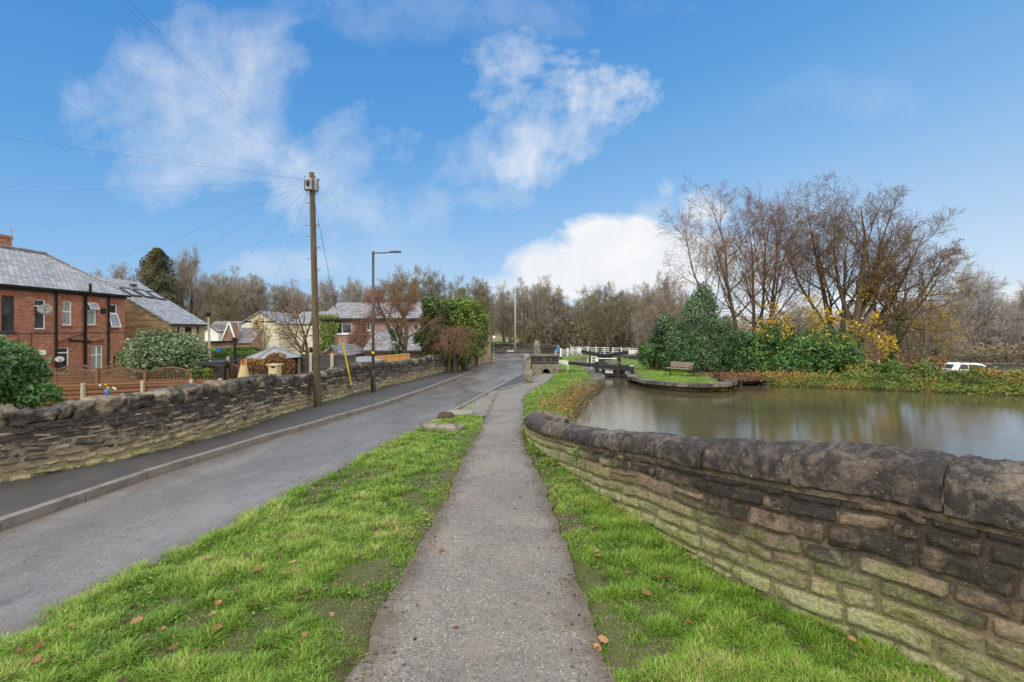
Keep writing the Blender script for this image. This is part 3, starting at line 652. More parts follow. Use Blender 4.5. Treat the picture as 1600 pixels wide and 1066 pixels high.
# bare muddy apron where the verge meets the path, and the slabs by the lock
strip('mud_patch', M['path'], 12.0, 18.4, lambda y: xv(y) + .12, lambda y: xpl(y) + .06, .016, 4, .12, .2)
# kerbs: short stones end to end
def kerb(name, fx, y0, y1, w, h, side, seg=.9, base=0.0, tilt=0.0):
    mb = MB(); y = y0
    while y < y1:
        yb = min(y + seg, y1); p0 = np.array([fx(y), y]); p1 = np.array([fx(yb - .012), yb - .012])
        d = nrm(p1 - p0); n = np.array([d[1], -d[0]]) * side
        h1 = h + random.uniform(-.008, .008); off = random.uniform(-.008, .008)
        prof = [(off, base - .1), (w + off, base - .1), (w + off, base + h1 - .02), (w + off - .02, base + h1), (off + .02, base + h1), (off, base + h1)]
        a = [np.array([p0[0] + n[0] * q, p0[1] + n[1] * q, gz(p0[1]) + z]) for q, z in prof]; b = [np.array([p1[0] + n[0] * q, p1[1] + n[1] * q, gz(p1[1]) + z]) for q, z in prof]
        k = len(prof); j = np.arange(k); j2 = (j + 1) % k
        mb.add(np.array(a + b), [np.stack([j, j2, j2 + k, j + k], -1), j[::-1][None], (j + k)[None]], random.random()); y = yb
    return tag(mb.build(name, M['kerb']), kind='structure')
kerb('kerb', xk, -6, 39.4, .14, .105, -1)
kerb('verge_kerb', lambda y: xv(y) + .0, 12.0, 28.0, .12, .055, 1, .9)
kerb('lay_by_kerb', lambda y: xpl(y) - .06, 18.4, 27.4, .1, .06, 1, .6)
# ------------------------------------------------------------------ walls built stone by stone
def hgt_of(mb, scale=1.0):
    V = np.concatenate(mb.V); return {'hgt': np.clip((V[:, 2] - gzv(V[:, 1])) / scale, -.2, 1.3)}
def masonry(path, side, topf, depth, courses, lens, gap, bulge, nres, seed, jit=.012, mortar_off=-.012, u0=0.0, u1=None, rough=.012, esz=.022):
    """stones and mortar on the face of a wall; side=+1: face on the left of the path direction"""
    r = np.random.default_rng(seed); st = MB(); mo = MB(); u1 = path.L if u1 is None else u1
    t = 0.0; ci = 0
    while t < depth:
        hc = r.uniform(*courses); u = u0 + r.uniform(-.3, 0)
        while u < u1:
            ln = r.uniform(*lens) * (hc / np.mean(courses)) ** .4
            ua, ub = max(u, u0), min(u + ln, u1); u += ln
            if ub - ua < .04: continue
            rows = [(t, t + hc)]
            if hc > np.mean(courses) * 1.05 and r.random() < .22: f = r.uniform(.35, .6); rows = [(t, t + hc * f), (t + hc * f, t + hc)]
            for ta, tb in rows:
                g = gap * r.uniform(.6, 1.5)
                nx = int(np.clip((ub - ua) / nres, 4, 22)); ny = int(np.clip((tb - ta) / nres, 3, 10))
                a = np.linspace(0, 1, nx + 1); b = np.linspace(0, 1, ny + 1)
                Aa, Bb = np.meshgrid(a, b, indexing='ij')
                # irregular outline
                Uu = ua + g / 2 + (ub - ua - g) * Aa; Tt = ta + g / 2 + (tb - ta - g) * Bb
                ph = r.uniform(0, 50, 3)
                k = np.stack([Uu * 5 + ph[0], Tt * 5 + ph[1], Uu * 0 + ph[2]], -1)
                Uu = Uu + (vnoise(k) - .5) * jit * 2; Tt = Tt + (vnoise(k + 9) - .5) * jit * 2
                tl = r.normal(0, .035); Tt = Tt + (Aa - .5) * tl * hc * 1.2
                ex = np.minimum(Aa, 1 - Aa) * (ub - ua); ey = np.minimum(Bb, 1 - Bb) * (tb - ta)
                e = np.minimum(ex, ey); edge = np.clip(e / esz, 0, 1) ** .55
                bl = bulge * r.uniform(.35, 1.3)
                off = -.03 + edge * (.03 + bl * (.55 + .45 * np.clip(e / .05, 0, 1)))
                q3 = np.stack([Uu * 9 + ph[0], Tt * 14 + ph[1], Uu * 0 + ph[2]], -1)
                off = off + edge * (fbm(q3, 4) - .5) * rough * 3.2 + edge * ((Aa - .5) * r.normal(0, .012) + (Bb - .5) * r.normal(0, .012))
                P = path.at(Uu); D = path.dir(Uu); n = np.stack([-D[..., 1], D[..., 0]], -1) * side
                top = topf(P)
                V = np.stack([P[..., 0] + n[..., 0] * off, P[..., 1] + n[..., 1] * off, top - Tt], -1)
                if side < 0: V = V[::-1]
                st.grid(V, r.random())
        t += hc; ci += 1
    uu = np.arange(u0, u1, nres * 1.2); tt = np.arange(0, depth + .05, nres)
    Uu, Tt = np.meshgrid(uu, tt, indexing='ij'); P = path.at(Uu); D = path.dir(Uu); n = np.stack([-D[..., 1], D[..., 0]], -1) * side
    off = mortar_off + (fbm(np.stack([Uu * 12, Tt * 12, Uu * 0], -1), 3) - .5) * .022
    V = np.stack([P[..., 0] + n[..., 0] * off, P[..., 1] + n[..., 1] * off, topf(P) - Tt], -1)
    mo.grid(V[::-1] if side < 0 else V, .5)
    return st, mo
# --- parapet wall on the pond side
nt_ = thing('parapet_wall', 'low curving sandstone wall with rounded coping and green algae between the path and the pond', 'wall', (2.0, 3.4, gz(3.4)))
topN = lambda P: gzv(P[..., 1]) + P[..., 2]
st, mo = masonry(PN, 1, topN, 1.14, (.075, .175), (.16, .56), .013, .02, .017, 3, u1=PN.L - .02, rough=.017, jit=.014, mortar_off=-.012, esz=.014)
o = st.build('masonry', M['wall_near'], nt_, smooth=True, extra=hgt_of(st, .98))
mo2 = mo.build('mortar', M['mortar_near'], nt_, smooth=True, extra=hgt_of(mo, .98))
# back of the wall, down into the water
mb = MB(); uu = np.arange(0, PN.L, .1); P = PN.at(uu); D = PN.dir(uu); nb = np.stack([D[:, 1], -D[:, 0]], -1)
bk_ = P[:, :2] + nb * .36
mb.grid(np.stack([np.c_[bk_, gzv(P[:, 1]) + P[:, 2] + .03], np.c_[bk_, np.full(len(uu), -1.3)]], 1)[:, ::-1])
mb.grid(np.stack([np.c_[P[:, :2], gzv(P[:, 1]) + P[:, 2] + .001], np.c_[bk_, gzv(P[:, 1]) + P[:, 2] + .001]], 1))
mb.build('rear_face', M['mortar_near'], nt_, extra=hgt_of(mb, .98))
# rounded coping stones, each a piece of its own
marks = [0, 1.1, 2.1, 3.1]
def u_of(px, py):
    g = G(px, py); return PN.s[np.argmin(np.linalg.norm(PN.q[:, :2] - g[:2], axis=1))]
jn = [u_of(1465, 1065) - .02, u_of(1240, 966), u_of(1100, 885)]
cuts = [0.0, jn[0] - 2.7, jn[0] - 1.8, jn[0] - .92, jn[0], jn[1] + .02, jn[2]]
while cuts[-1] < PN.L - .5:
    cuts.append(cuts[-1] + random.uniform(.38, .62) * (1 if cuts[-1] < PN.L - 2.2 else .62))
cuts.append(PN.L)
for i in range(len(cuts) - 1):
    ua, ub = cuts[i] + .004, cuts[i + 1] - .004
    nu = int(np.clip((ub - ua) / .012, 10, 90)); nv = 46 if ua < jn[2] + 1 else 26
    Aa = np.linspace(0, 1, nu + 1); th = np.linspace(-.9, PI + .9, nv + 1)
    Uu = (ua + (ub - ua) * Aa)[:, None] + 0 * th[None]; Th = th[None] + 0 * Uu
    e = np.minimum(Aa, 1 - Aa)[:, None] * (ub - ua); ed = np.clip(e / .03, 0, 1) ** .5
    P = PN.at(Uu); D = PN.dir(Uu); nb = np.stack([D[..., 1], -D[..., 0]], -1)
    Pm = PN.at((ua + ub) / 2); hh = P[..., 3]
    rx = .225; k3 = np.stack([Uu * 6 + i * 3.3, Th * 1.6, Uu * 0 + i], -1); k4 = np.stack([Uu * 22 + i, Th * 9, Uu * 0], -1)
    rr = 1 + (fbm(k3, 4) - .5) * .18 + (fbm(k4, 4) - .5) * .17 + random.uniform(-.015, .015)
    rr = rr * (.93 + .07 * ed)
    cx_ = -np.cos(Th) * rx * rr; cz_ = np.where(Th < 0, np.sin(Th) * .2, np.where(Th > PI, -np.sin(Th - PI) * .2, np.sin(np.clip(Th, 0, PI)) ** .62 * 1.0)) * hh * .86 * np.where((Th > 0) & (Th < PI), rr, 1)
    z = gzv(P[..., 1]) + P[..., 2] + .02 * hh / .3 + .03 + cz_ * 1.08 + random.uniform(-.006, .006)
    off = .165 + cx_ + random.uniform(-.008, .008)
    V = np.stack([P[..., 0] + nb[..., 0] * off, P[..., 1] + nb[..., 1] * off, z], -1)
    tn = random.uniform(.3, .7); mb = MB(); mb.grid(V, tn)
    for row in (V[0], V[-1]):
        c_ = row.mean(0); mb.add(np.vstack([row, c_]), [np.stack([np.arange(nv), np.arange(nv) + 1, np.full(nv, nv + 1)], -1) if row is V[-1] else np.stack([np.arange(nv) + 1, np.arange(nv), np.full(nv, nv + 1)], -1)], .2)
    ext_ = {'hgt': np.clip(.35 + .5 * (fbm(np.concatenate(mb.V) * 2.2, 3)), 0, 1.2)}
    mb.build('coping_stone', M['coping'], nt_, smooth=True, extra=ext_)
# mortar filling the joints of the coping
mb = MB(); uu = np.arange(.05, PN.L - .05, .06); th = np.linspace(-.2, PI + .2, 14); Uu = uu[:, None] + 0 * th[None]; Th = th[None] + 0 * Uu
P = PN.at(Uu); D = PN.dir(Uu); nb = np.stack([D[..., 1], -D[..., 0]], -1); off = .165 - np.cos(Th) * .2; z = gzv(P[..., 1]) + P[..., 2] + .05 * P[..., 3] / .3 + .03 + np.clip(np.sin(Th), 0, 1) ** .8 * P[..., 3] * .86 * .89
mb.grid(np.stack([P[..., 0] + nb[..., 0] * off, P[..., 1] + nb[..., 1] * off, z], -1)); mb.build('coping_mortar', M['mortar_near'], nt_, True, extra={'hgt': np.full(sum(len(v) for v in mb.V), .45)})
# mortar bed under the coping
mb = MB(); uu = np.arange(0, PN.L, .04); P = PN.at(uu); D = PN.dir(uu); nb = np.stack([D[:, 1], -D[:, 0]], -1); z0 = gzv(P[:, 1]) + P[:, 2]
mb.grid(np.stack([np.c_[P[:, :2] - nb * .012, z0 - .02], np.c_[P[:, :2] - nb * .012, z0 + .06], np.c_[P[:, :2] + nb * .04, z0 + P[:, 3] * .5]], 1)[:, ::-1])
mb.build('mortar_bed', M['mortar_near'], nt_, extra={'hgt': np.full(sum(len(v) for v in mb.V), .6)})

# --- rubble wall along the lane
LW = np.c_[WALL_L[:, :2], np.ones(len(WALL_L))]
LW = LW[LW[:, 1] > -6.5]
PL = Path(LW, .8, .05)
topL = lambda P: gzv(P[..., 1]) + .88 + .05 * np.sin(P[..., 1] * .8)
lw = thing('lane_wall', 'long dark rubble stone wall with rough upright coping along the lane', 'wall', (WALL_L[3][0], WALL_L[3][1], gz(WALL_L[3][1])))
i0 = PL.s[np.argmin(np.abs(PL.q[:, 1] - 3.5))]
st, mo = masonry(PL, -1, topL, .92, (.05, .15), (.1, .42), .016, .045, .036, 11, jit=.032, u0=i0, rough=.042, mortar_off=-.004)
st.build('masonry', M['wall_left'], lw, smooth=True, extra=hgt_of(st, .9))
mo.build('mortar', M['mortar_left'], lw, smooth=True, extra=hgt_of(mo, .9))
mb = MB(); uu = np.arange(0, PL.L, .3); P = PL.at(uu); D = PL.dir(uu); nb = np.stack([-D[:, 1], D[:, 0]], -1); b2 = P[:, :2] + nb * .42; zt = topL(P)
mb.grid(np.stack([np.c_[b2, zt - .02], np.c_[b2, zt - 2.2]], 1)); mb.grid(np.stack([np.c_[P[:, :2] + nb * .02, zt - .02], np.c_[b2, zt - .02]], 1)[:, ::-1])
mb.build('rear_face', M['mortar_left'], lw, extra=hgt_of(mb, .9))
def lump(mb, c, D, size, seed, rough=.2, k=12, m=9, tint=.5, pw=3.2):
    """rough block: a superellipsoid broken up by noise"""
    ph = np.linspace(-PI / 2, PI / 2, m); th = np.linspace(0, 2 * PI, k + 1)[:-1]
    Th, Ph = np.meshgrid(th, ph, indexing='ij'); x, y, z = np.cos(Th) * np.cos(Ph), np.sin(Th) * np.cos(Ph), np.sin(Ph)
    s_ = (np.abs(x) ** pw + np.abs(y) ** pw + np.abs(z) ** pw) ** (-1 / pw); V = np.stack([x, y, z], -1) * s_[..., None]
    V = V * (1 + (fbm(V * 1.6 + seed * 7.7, 4) - .5)[..., None] * rough * 3.2) + (fbm(V * 2.3 + seed * 3.1 + 40, 2) - .5)[..., None] * rough * .6
    V = V * (1 + (fbm(V * 6 + seed * 1.9, 3) - .5)[..., None] * rough * 1.3)
    V = V * np.asarray(size) / 2
    ax = np.array([D[0], D[1], 0]); ay = np.array([-D[1], D[0], 0])
    Vw = V[..., :1] * ax + V[..., 1:2] * ay + V[..., 2:] * np.array([0, 0, 1.])
    mb.grid(Vw + np.asarray(c, float), tint, closed_u=True)
mb = MB(); u = i0
i = 0
while u < PL.L - .1:
    ln = random.uniform(.14, .4); P = PL.at(u + ln / 2); D = PL.dir(u + ln / 2); nb = np.array([-D[1], D[0]])
    h = random.uniform(.17, .29); c = P[:2] + nb * .2
    t_ = random.uniform(-.12, .12); D2 = nrm(D + nb * t_)
    lump(mb, (c[0], c[1], topL(P) + h * .40), D2, (ln * 1.12, random.uniform(.38, .52), h), i + 1, .3, 24, 15, random.uniform(.3, .65), 8); u += ln; i += 1
mb.build('coping', M['wall_left'], lw, smooth=True, extra={'hgt': .5 + .4 * fbm(np.concatenate(mb.V) * 3, 3)})
# ------------------------------------------------------------------ trees and shrubs
def rot_about(v, ax, ang):
    c, s_ = np.cos(ang)[:, None], np.sin(ang)[:, None]
    return v * c + np.cross(ax, v) * s_ + ax * (ax * v).sum(1, keepdims=True) * (1 - c)
def shoots(r, O, D, L, R0, n, wob, trop, rend=.35):
    B = len(O); P = np.empty((B, n, 3)); P[:, 0] = O; d = nrm(D)
    for k in range(1, n):
        d = nrm(d + r.normal(0, wob, (B, 3)) + np.array([0, 0, 1.]) * trop)
        P[:, k] = P[:, k - 1] + d * (L / (n - 1))[:, None]
    R = R0[:, None] * np.linspace(1, rend, n)[None]
    return P, R
def spawn(r, P, R, L, per, t0, t1, ang, ratio, rr, taper=.55):
    B, n, _ = P.shape
    t = (t0 + (t1 - t0) * (np.arange(per)[None] + r.random((B, per))) / per)
    x = t * (n - 1); i = np.minimum(x.astype(int), n - 2); f = (x - i)
    bi = np.arange(B)[:, None]
    O = P[bi, i] * (1 - f)[..., None] + P[bi, i + 1] * f[..., None]; T = nrm(P[bi, i + 1] - P[bi, i]); rad = R[bi, i] * (1 - f) + R[bi, i + 1] * f
    T = T.reshape(-1, 3); O = O.reshape(-1, 3); rad = rad.ravel(); tt = t.ravel(); Lp = np.repeat(L, per)
    q = nrm(np.cross(T, r.normal(size=T.shape)))
    a = np.radians(r.uniform(ang[0], ang[1], len(T)))
    D = T * np.cos(a)[:, None] + q * np.sin(a)[:, None]
    Lc = Lp * r.uniform(ratio[0], ratio[1], len(T)) * (1 - taper * (tt - t0) / (t1 - t0 + 1e-6))
    return O, D, Lc, rad * rr
def tree_mesh(seed, stems, levels, sides=(8, 5, 4, 3, 3, 3), minr=.006, split=1):
    """stems: list of (base, tip, radius, bow); levels: list of dicts; returns trunk MB, crown MB, twig tips"""
    r = np.random.default_rng(seed); tr = MB(); cr = MB()
    n0 = 12; P = []; R = []; L = []
    for (b, t, rad, bow) in stems:
        b = np.asarray(b, float); t = np.asarray(t, float); s_ = np.linspace(0, 1, n0)[:, None]
        m = r.normal(0, 1, (3,)) * .03 * np.linalg.norm(t - b)
        wig = (fbm(np.c_[s_[:, 0] * 4, np.full(n0, seed * 1.7 + rad * 50), np.full(n0, 3.)], 2) - .5)[:, None] * np.array([1, .6, 0]) * np.linalg.norm(t - b) * .09
        P.append(b + (t - b) * s_ + (np.asarray(bow, float) + m) * (np.sin(s_ * PI)) + wig * s_); L.append(np.linalg.norm(t - b))
        rad = rad * 1.2; R.append(rad * (1 - .955 * s_[:, 0]) + .006 + rad * .5 * np.exp(-s_[:, 0] * 30))
    P = np.array(P); R = np.array(R); L = np.array(L)
    tr.tubes(P, R, sides[0])
    tips = []
    for li, lv in enumerate(levels):
        O, D, Lc, rc = spawn(r, P, R, L, lv['n'], lv.get('t0', .3), lv.get('t1', .98), lv['ang'], lv['len'], lv.get('rr', .55), lv.get('taper', .55))
        rc = np.maximum(rc, minr); Lc = np.maximum(Lc, lv.get('minlen', .12))
        P, R = shoots(r, O, D, Lc, rc, lv.get('seg', 5), lv.get('wob', .12), lv.get('trop', .08), lv.get('rend', .3)); R = np.maximum(R, minr * .6); L = Lc
        (tr if li < split else cr).tubes(P, R, sides[li + 1], r.random(len(P)))
        tips.append(P[:, -1])
    return tr, cr, tips
def BIG(n, ln): return [dict(n=n, t0=.25, ang=(32, 66), len=ln, seg=8, wob=.06, trop=.085, rr=.46, taper=.55), dict(n=9, t0=.2, ang=(28, 58), len=(.4, .68), seg=5, wob=.055, trop=.05, rr=.46, taper=.5), dict(n=6, t0=.2, ang=(28, 58), len=(.38, .65), seg=3, wob=.07, trop=.03, rr=.5, taper=.45), dict(n=3, t0=.2, ang=(25, 55), len=(.45, .7), seg=2, wob=.05, trop=.02, rr=.7, taper=.3, minlen=.22)]
def bush_pts(blobs, n, r, shell=.45, lump=.5, freq=1.3):
    B = np.asarray(blobs, float); vol = B[:, 3] * B[:, 4] * B[:, 5]; pick = r.choice(len(B), n, p=vol ** .7 / (vol ** .7).sum()); b = B[pick]
    d = nrm(r.normal(size=(n, 3))); d[:, 2] = np.where((d[:, 2] < -.3) & (r.random(n) < .6), -d[:, 2], d[:, 2])
    rad = 1 - shell * r.random(n) ** 1.5
    C0 = b[:, :3] + d * b[:, 3:]
    rad = rad * (1 + (fbm(C0 * freq, 3) - .5) * lump * 2.5 + np.where(r.random(n) < .05, r.random(n) * .22, 0))
    return b[:, :3] + d * b[:, 3:] * rad[:, None], d, rad
def bush(name, label, cat, blobs, n, size, mat, group=None, seed=1, shell=.5, lump=.6, freq=1.4, up=.3, trunks=None, tintb=.45, extra=None, part='foliage', base=None, aspect=.5):
    r = np.random.default_rng(seed); B = np.asarray(blobs, float)
    c = B[:, :3].mean(0); base = np.array([c[0], c[1], float(tz(c[0], c[1]))]) if base is None else base
    t = thing(name, label, cat, base, group)
    C, d, rad = bush_pts(blobs, n, r, shell, lump, freq)
    tint = np.clip(tintb + (fbm(C * 1.1 + seed, 3) - .5) * .9 + r.normal(0, .13, n), 0, 1)
    mb = MB(); mb.leaves(C, size * r.uniform(.6, 1.3, n), tint, up=up, N=d * .7 + r.normal(size=(n, 3)) * .75, aspect=aspect); mb.build(part, mat, t)
    # stems inside
    st = MB(); k = 26 if trunks is None else trunks
    zb = base[2] - .1
    tips = C[r.choice(n, k)] * .92 + base * .08
    P = []
    for q in tips:
        s_ = np.linspace(0, 1, 5)[:, None]; b0 = np.array([base[0] + (q[0] - base[0]) * .2, base[1] + (q[1] - base[1]) * .2, zb])
        P.append(b0 + (q - b0) * s_ + np.array([0, 0, .15]) * np.sin(s_ * PI))
    st.tubes(np.array(P), np.broadcast_to(np.linspace(.035, .012, 5), (k, 5)), 5); st.build('stems', M['bark'], t)
    if extra:
        for (mt, nn, sz, pn, w_) in extra:
            C2, d2, _ = bush_pts(blobs, nn * 3, r, .25, lump, freq); keep = fbm(C2 * w_ + 31, 2) > .52
            C2 = C2[keep][:nn]; m2 = MB(); m2.leaves(C2, sz * r.uniform(.7, 1.3, len(C2)), r.random(len(C2)), up=.2); m2.build(pn, mt, t)
    return t
def B3(px, py, d, rxp, ryp, ry=None):      # a blob from its measured centre and half sizes
    c = A(px, py, d); k = d / F
    return (c[0], c[1], c[2], rxp * k, (rxp * k * .8 if ry is None else ry), ryp * k)

# --- shrubs on the house side
bush('laurel_shrub', 'large glossy green laurel shrub overhanging the lane wall beside the brick house', 'shrub',
     [B3(-30, 600, 9.2, 75, 62), B3(28, 595, 9.4, 42, 45), B3(55, 622, 9.2, 30, 22), B3(-80, 580, 9.5, 90, 75), B3(10, 565, 9.8, 38, 28)], 17000, .055, M['leaf_laurel'], seed=3, tintb=.52, lump=.5, freq=1.6)
t = bush('garden_tree', 'rounded grey green leafed garden tree beyond the lattice fences', 'tree',
     [B3(255, 560, 21, 62, 34), B3(215, 562, 21.5, 30, 26), B3(300, 565, 20.5, 28, 25), B3(245, 540, 21.2, 40, 25), B3(285, 548, 21, 30, 24), B3(230, 585, 20.8, 26, 14), B3(275, 588, 20.6, 24, 14)], 13000, .085, M['leaf_grey'], seed=4, tintb=.5, lump=.55, up=.5, part='crown')
mb = MB(); b0 = A(262, 612, 21); mb.tubes(np.array([[b0 + (0, 0, -.3), A(262, 590, 21), A(250, 570, 21)], [A(262, 595, 21), A(275, 575, 21), A(292, 562, 21)], [A(262, 600, 21), A(240, 580, 21), A(222, 568, 21)]]), np.array([[.12, .1, .06], [.08, .06, .03], [.08, .06, .03]]), 7); mb.build('trunk', M['bark'], t)
bush('beech_bush', 'copper brown leafed bush in front of the hexagonal summerhouse', 'shrub', [B3(405, 573, 19.5, 20, 15), B3(430, 568, 19.5, 20, 16), B3(448, 576, 19.6, 14, 15)], 2600, .06, M['leaf_brown'], seed=5, lump=.7)
bush('yellow_shrub', 'small yellow green shrub inside the black pergola', 'shrub', [B3(308, 583, 18.6, 7, 8), B3(325, 584, 18.6, 6, 7)], 420, .07, M['leaf_lime'], seed=6, trunks=6)
bush('box_hedge', 'clipped green hedge in front of the cream house', 'hedge', [B3(335 + 9 * k, 556, 39, 9, 7.5, .5) for k in range(8)], 3200, .1, M['leaf_green'], seed=7, lump=.2, shell=.4)
bush('roadside_shrub', 'round green shrub behind the clipped hedge', 'shrub', [B3(362, 548, 41, 16, 6), B3(388, 548, 41, 18, 6)], 1300, .12, M['leaf_lime'], seed=8)
# climbers and evergreens by the lane
iv = bush('ivy_column', 'tall ivy covered dead trunk beside the lane wall', 'tree', [B3(677, 482, 28, 22, 17), B3(672, 505, 28, 18, 22), B3(668, 530, 28, 22, 20), B3(672, 557, 28, 20, 24), B3(660, 575, 27.5, 24, 10)], 6500, .1, M['leaf_ivy'], seed=9, tintb=.5, lump=.6, extra=[(M['leaf_rust'], 1500, .09, 'dead_growth', .6)])
bush('bay_tree', 'dense bright green evergreen tree leaning over the gateway by the stone cottage', 'tree', [B3(726, 484, 30, 28, 18), B3(718, 500, 30, 38, 30), B3(742, 515, 30, 26, 35), B3(700, 495, 30, 26, 24), B3(728, 545, 30, 30, 24), B3(712, 556, 29.5, 24, 14)], 10000, .105, M['leaf_lime'], seed=10, tintb=.5, lump=.5)
r = np.random.default_rng(77)
t = thing('weeping_shrub', 'rusty brown twiggy shrub drooping between the ivy column and the bright evergreen', 'shrub', (A(705, 560, 27.5)[0], 27.5, gz(27.5)))
mb = MB(); C0 = np.array([A(r.uniform(672, 734), r.uniform(508, 548), 27.6 + r.uniform(-.5, .5)) for _ in range(420)])
ang = r.uniform(0, 2 * PI, 420); P, R = shoots(r, C0, np.stack([np.cos(ang), np.sin(ang) * .6, r.uniform(-.2, .5, 420)], -1), r.uniform(.5, 1.3, 420), np.full(420, .011), 6, .12, -.3)
mb.tubes(P, R, 3, r.random(420)); mb.build('twigs', M['twig_red'], t)
mb = MB(); C, d, _ = bush_pts([B3(705, 525, 27.6, 24, 18), B3(688, 545, 27.3, 22, 14), B3(720, 540, 27.5, 14, 18)], 600, r, .9, 1.0); mb.leaves(C, .05, r.random(len(C))); mb.build('dead_leaves', M['leaf_rust'], t)
mb = MB(); mb.tubes(np.array([[A(700, 585, 28.2), A(703, 555, 28.0), A(702, 525, 27.8)]]), np.array([[.1, .08, .04]]), 7); mb.build('trunk', M['bark'], t)
bush('ivy_bank', 'low ivy clump at the foot of the ivy column', 'shrub', [B3(650, 578, 26, 20, 8), B3(668, 574, 27.2, 12, 8)], 1500, .09, M['leaf_ivy'], seed=12)

# --- by the pond
bush('holly_tree', 'tall dark green cone shaped holly behind the bench', 'tree',
     [B3(1098, 462, 29.5, 15, 22), B3(1096, 478, 29.5, 24, 24), B3(1093, 492, 29.5, 30, 24), B3(1100, 520, 29.3, 46, 30), B3(1075, 545, 29, 34, 30), B3(1120, 540, 28.8, 50, 32), B3(1150, 560, 28.3, 42, 26), B3(1100, 565, 28.6, 48, 22), B3(1062, 535, 29.4, 24, 24)], 30000, .066, M['leaf_holly'], seed=14, tintb=.5, lump=.22, freq=1.1)
bush('laurel_bush', 'rounded glossy laurel bush on the lawn left of the holly', 'shrub', [B3(1010, 557, 31, 15, 18), B3(1024, 556, 31.5, 16, 19), B3(1040, 563, 30.5, 12, 13)], 4200, .085, M['leaf_laurel'], seed=15, tintb=.42, lump=.5)
bush('dark_evergreen', 'dark evergreen shrub between the laurel and the holly', 'shrub', [B3(1045, 525, 33, 26, 32), B3(1030, 540, 33.5, 18, 24), B3(1065, 545, 32, 20, 25)], 5000, .1, M['leaf_holly'], seed=16, tintb=.42, lump=.3, extra=[(M['leaf_yellow'], 90, .09, 'yellow_leaves', .9)])
bush('rhododendron', 'dark green rhododendron beside the holly above the culvert', 'shrub', [B3(1185, 545, 27.8, 36, 32), B3(1165, 568, 27.2, 30, 20), B3(1205, 530, 29, 30, 26), B3(1178, 578, 26.8, 26, 12)], 7500, .1, M['leaf_laurel'], seed=17, tintb=.36, lump=.6)
bush('rhododendron', 'broad spreading rhododendron at the water edge under the bare trees', 'shrub', [B3(1265, 555, 26.8, 62, 34), B3(1300, 565, 26.2, 48, 28), B3(1235, 572, 26, 34, 20), B3(1290, 540, 28, 46, 26), B3(1325, 578, 26, 30, 16)], 11500, .1, M['leaf_laurel'], seed=18, tintb=.46, lump=.6, extra=[(M['leaf_yellow'], 200, .09, 'fallen_leaves', .7)])
for k, (px, py, d, rx, ry, mt, tb, lab) in enumerate([(1352, 590, 24.6, 30, 15, 'leaf_bramble', .5, 'russet and green bramble clump beside the broad rhododendron'), (1392, 592, 24.2, 30, 15, 'leaf_green', .45, 'leafy bank shrub below the ivy clad trunk'),
        (1438, 594, 23.6, 32, 16, 'leaf_bramble', .42, 'mixed brown and green shrub between the ivy clad trunk and the white car'), (1480, 604, 22.8, 30, 13, 'leaf_lime', .4, 'bright green shrub in front of the rear of the white car'),
        (1524, 606, 22.2, 36, 14, 'leaf_lime', .48, 'largest bright green bank shrub in front of the bonnet of the white car'), (1572, 602, 21.8, 30, 15, 'leaf_bramble', .62, 'straw coloured bank shrub at the right edge'), (1625, 604, 21.3, 34, 14, 'leaf_bramble', .7, 'tawny shrub running out of the right edge')]):
    bush('bank_shrub', lab, 'shrub', [B3(px, py - 4, d, rx, ry * 1.3), B3(px - rx * .6, py + 3, d - .4, rx * .7, ry * .95), B3(px + rx * .6, py + 3, d - .3, rx * .7, ry * .9), B3(px + 4, py + 9, d - .9, rx * .9, ry * .7)], 5200, .095, M[mt], seed=20 + k, tintb=tb, lump=.9, freq=1.8, trunks=16, group='shrubs along the far bank')
# bramble and dying stems at the left bank
r = np.random.default_rng(5)
t = thing('bramble_clump', 'orange brown dying bramble clump hanging over the left bank of the pond', 'bramble', G(868, 640))
C = []
for (px, py, n_, s_) in [(862, 640, 700, .3), (878, 625, 700, .32), (893, 612, 600, .32), (852, 660, 350, .25), (908, 603, 350, .3)]:
    g = G(px, py) + np.array([.25, .1, .1]); C.append(g + r.normal(size=(n_, 3)) * np.array([s_, s_ * 1.3, .14]))
C = np.concatenate(C); mb = MB(); mb.leaves(C, .035 * r.uniform(.6, 1.4, len(C)), np.clip(.62 + (fbm(C * 1.5, 2) - .5) * 1.2 + r.normal(0, .12, len(C)), 0, 1)); mb.build('foliage', M['leaf_bramble'], t)
n_ = 320; O = C[r.choice(len(C), n_)] - np.array([0, 0, .15]); ang = r.uniform(0, 2 * PI, n_)
P, R = shoots(r, O, np.stack([np.cos(ang), np.sin(ang), r.uniform(.3, 1.2, n_)], -1), r.uniform(.3, .7, n_), np.full(n_, .007), 6, .12, -.1); mb = MB(); mb.tubes(P, R, 3, r.random(n_)); rn = np.array([G(q_[0], q_[1]) + np.array([.25, .1, .03]) for q_ in ((850, 664), (862, 640), (878, 625), (893, 612), (910, 602))]); mb.tubes(rn[None], np.full((1, 5), .02), 5); mb.build('stems', M['twig_red'], t)
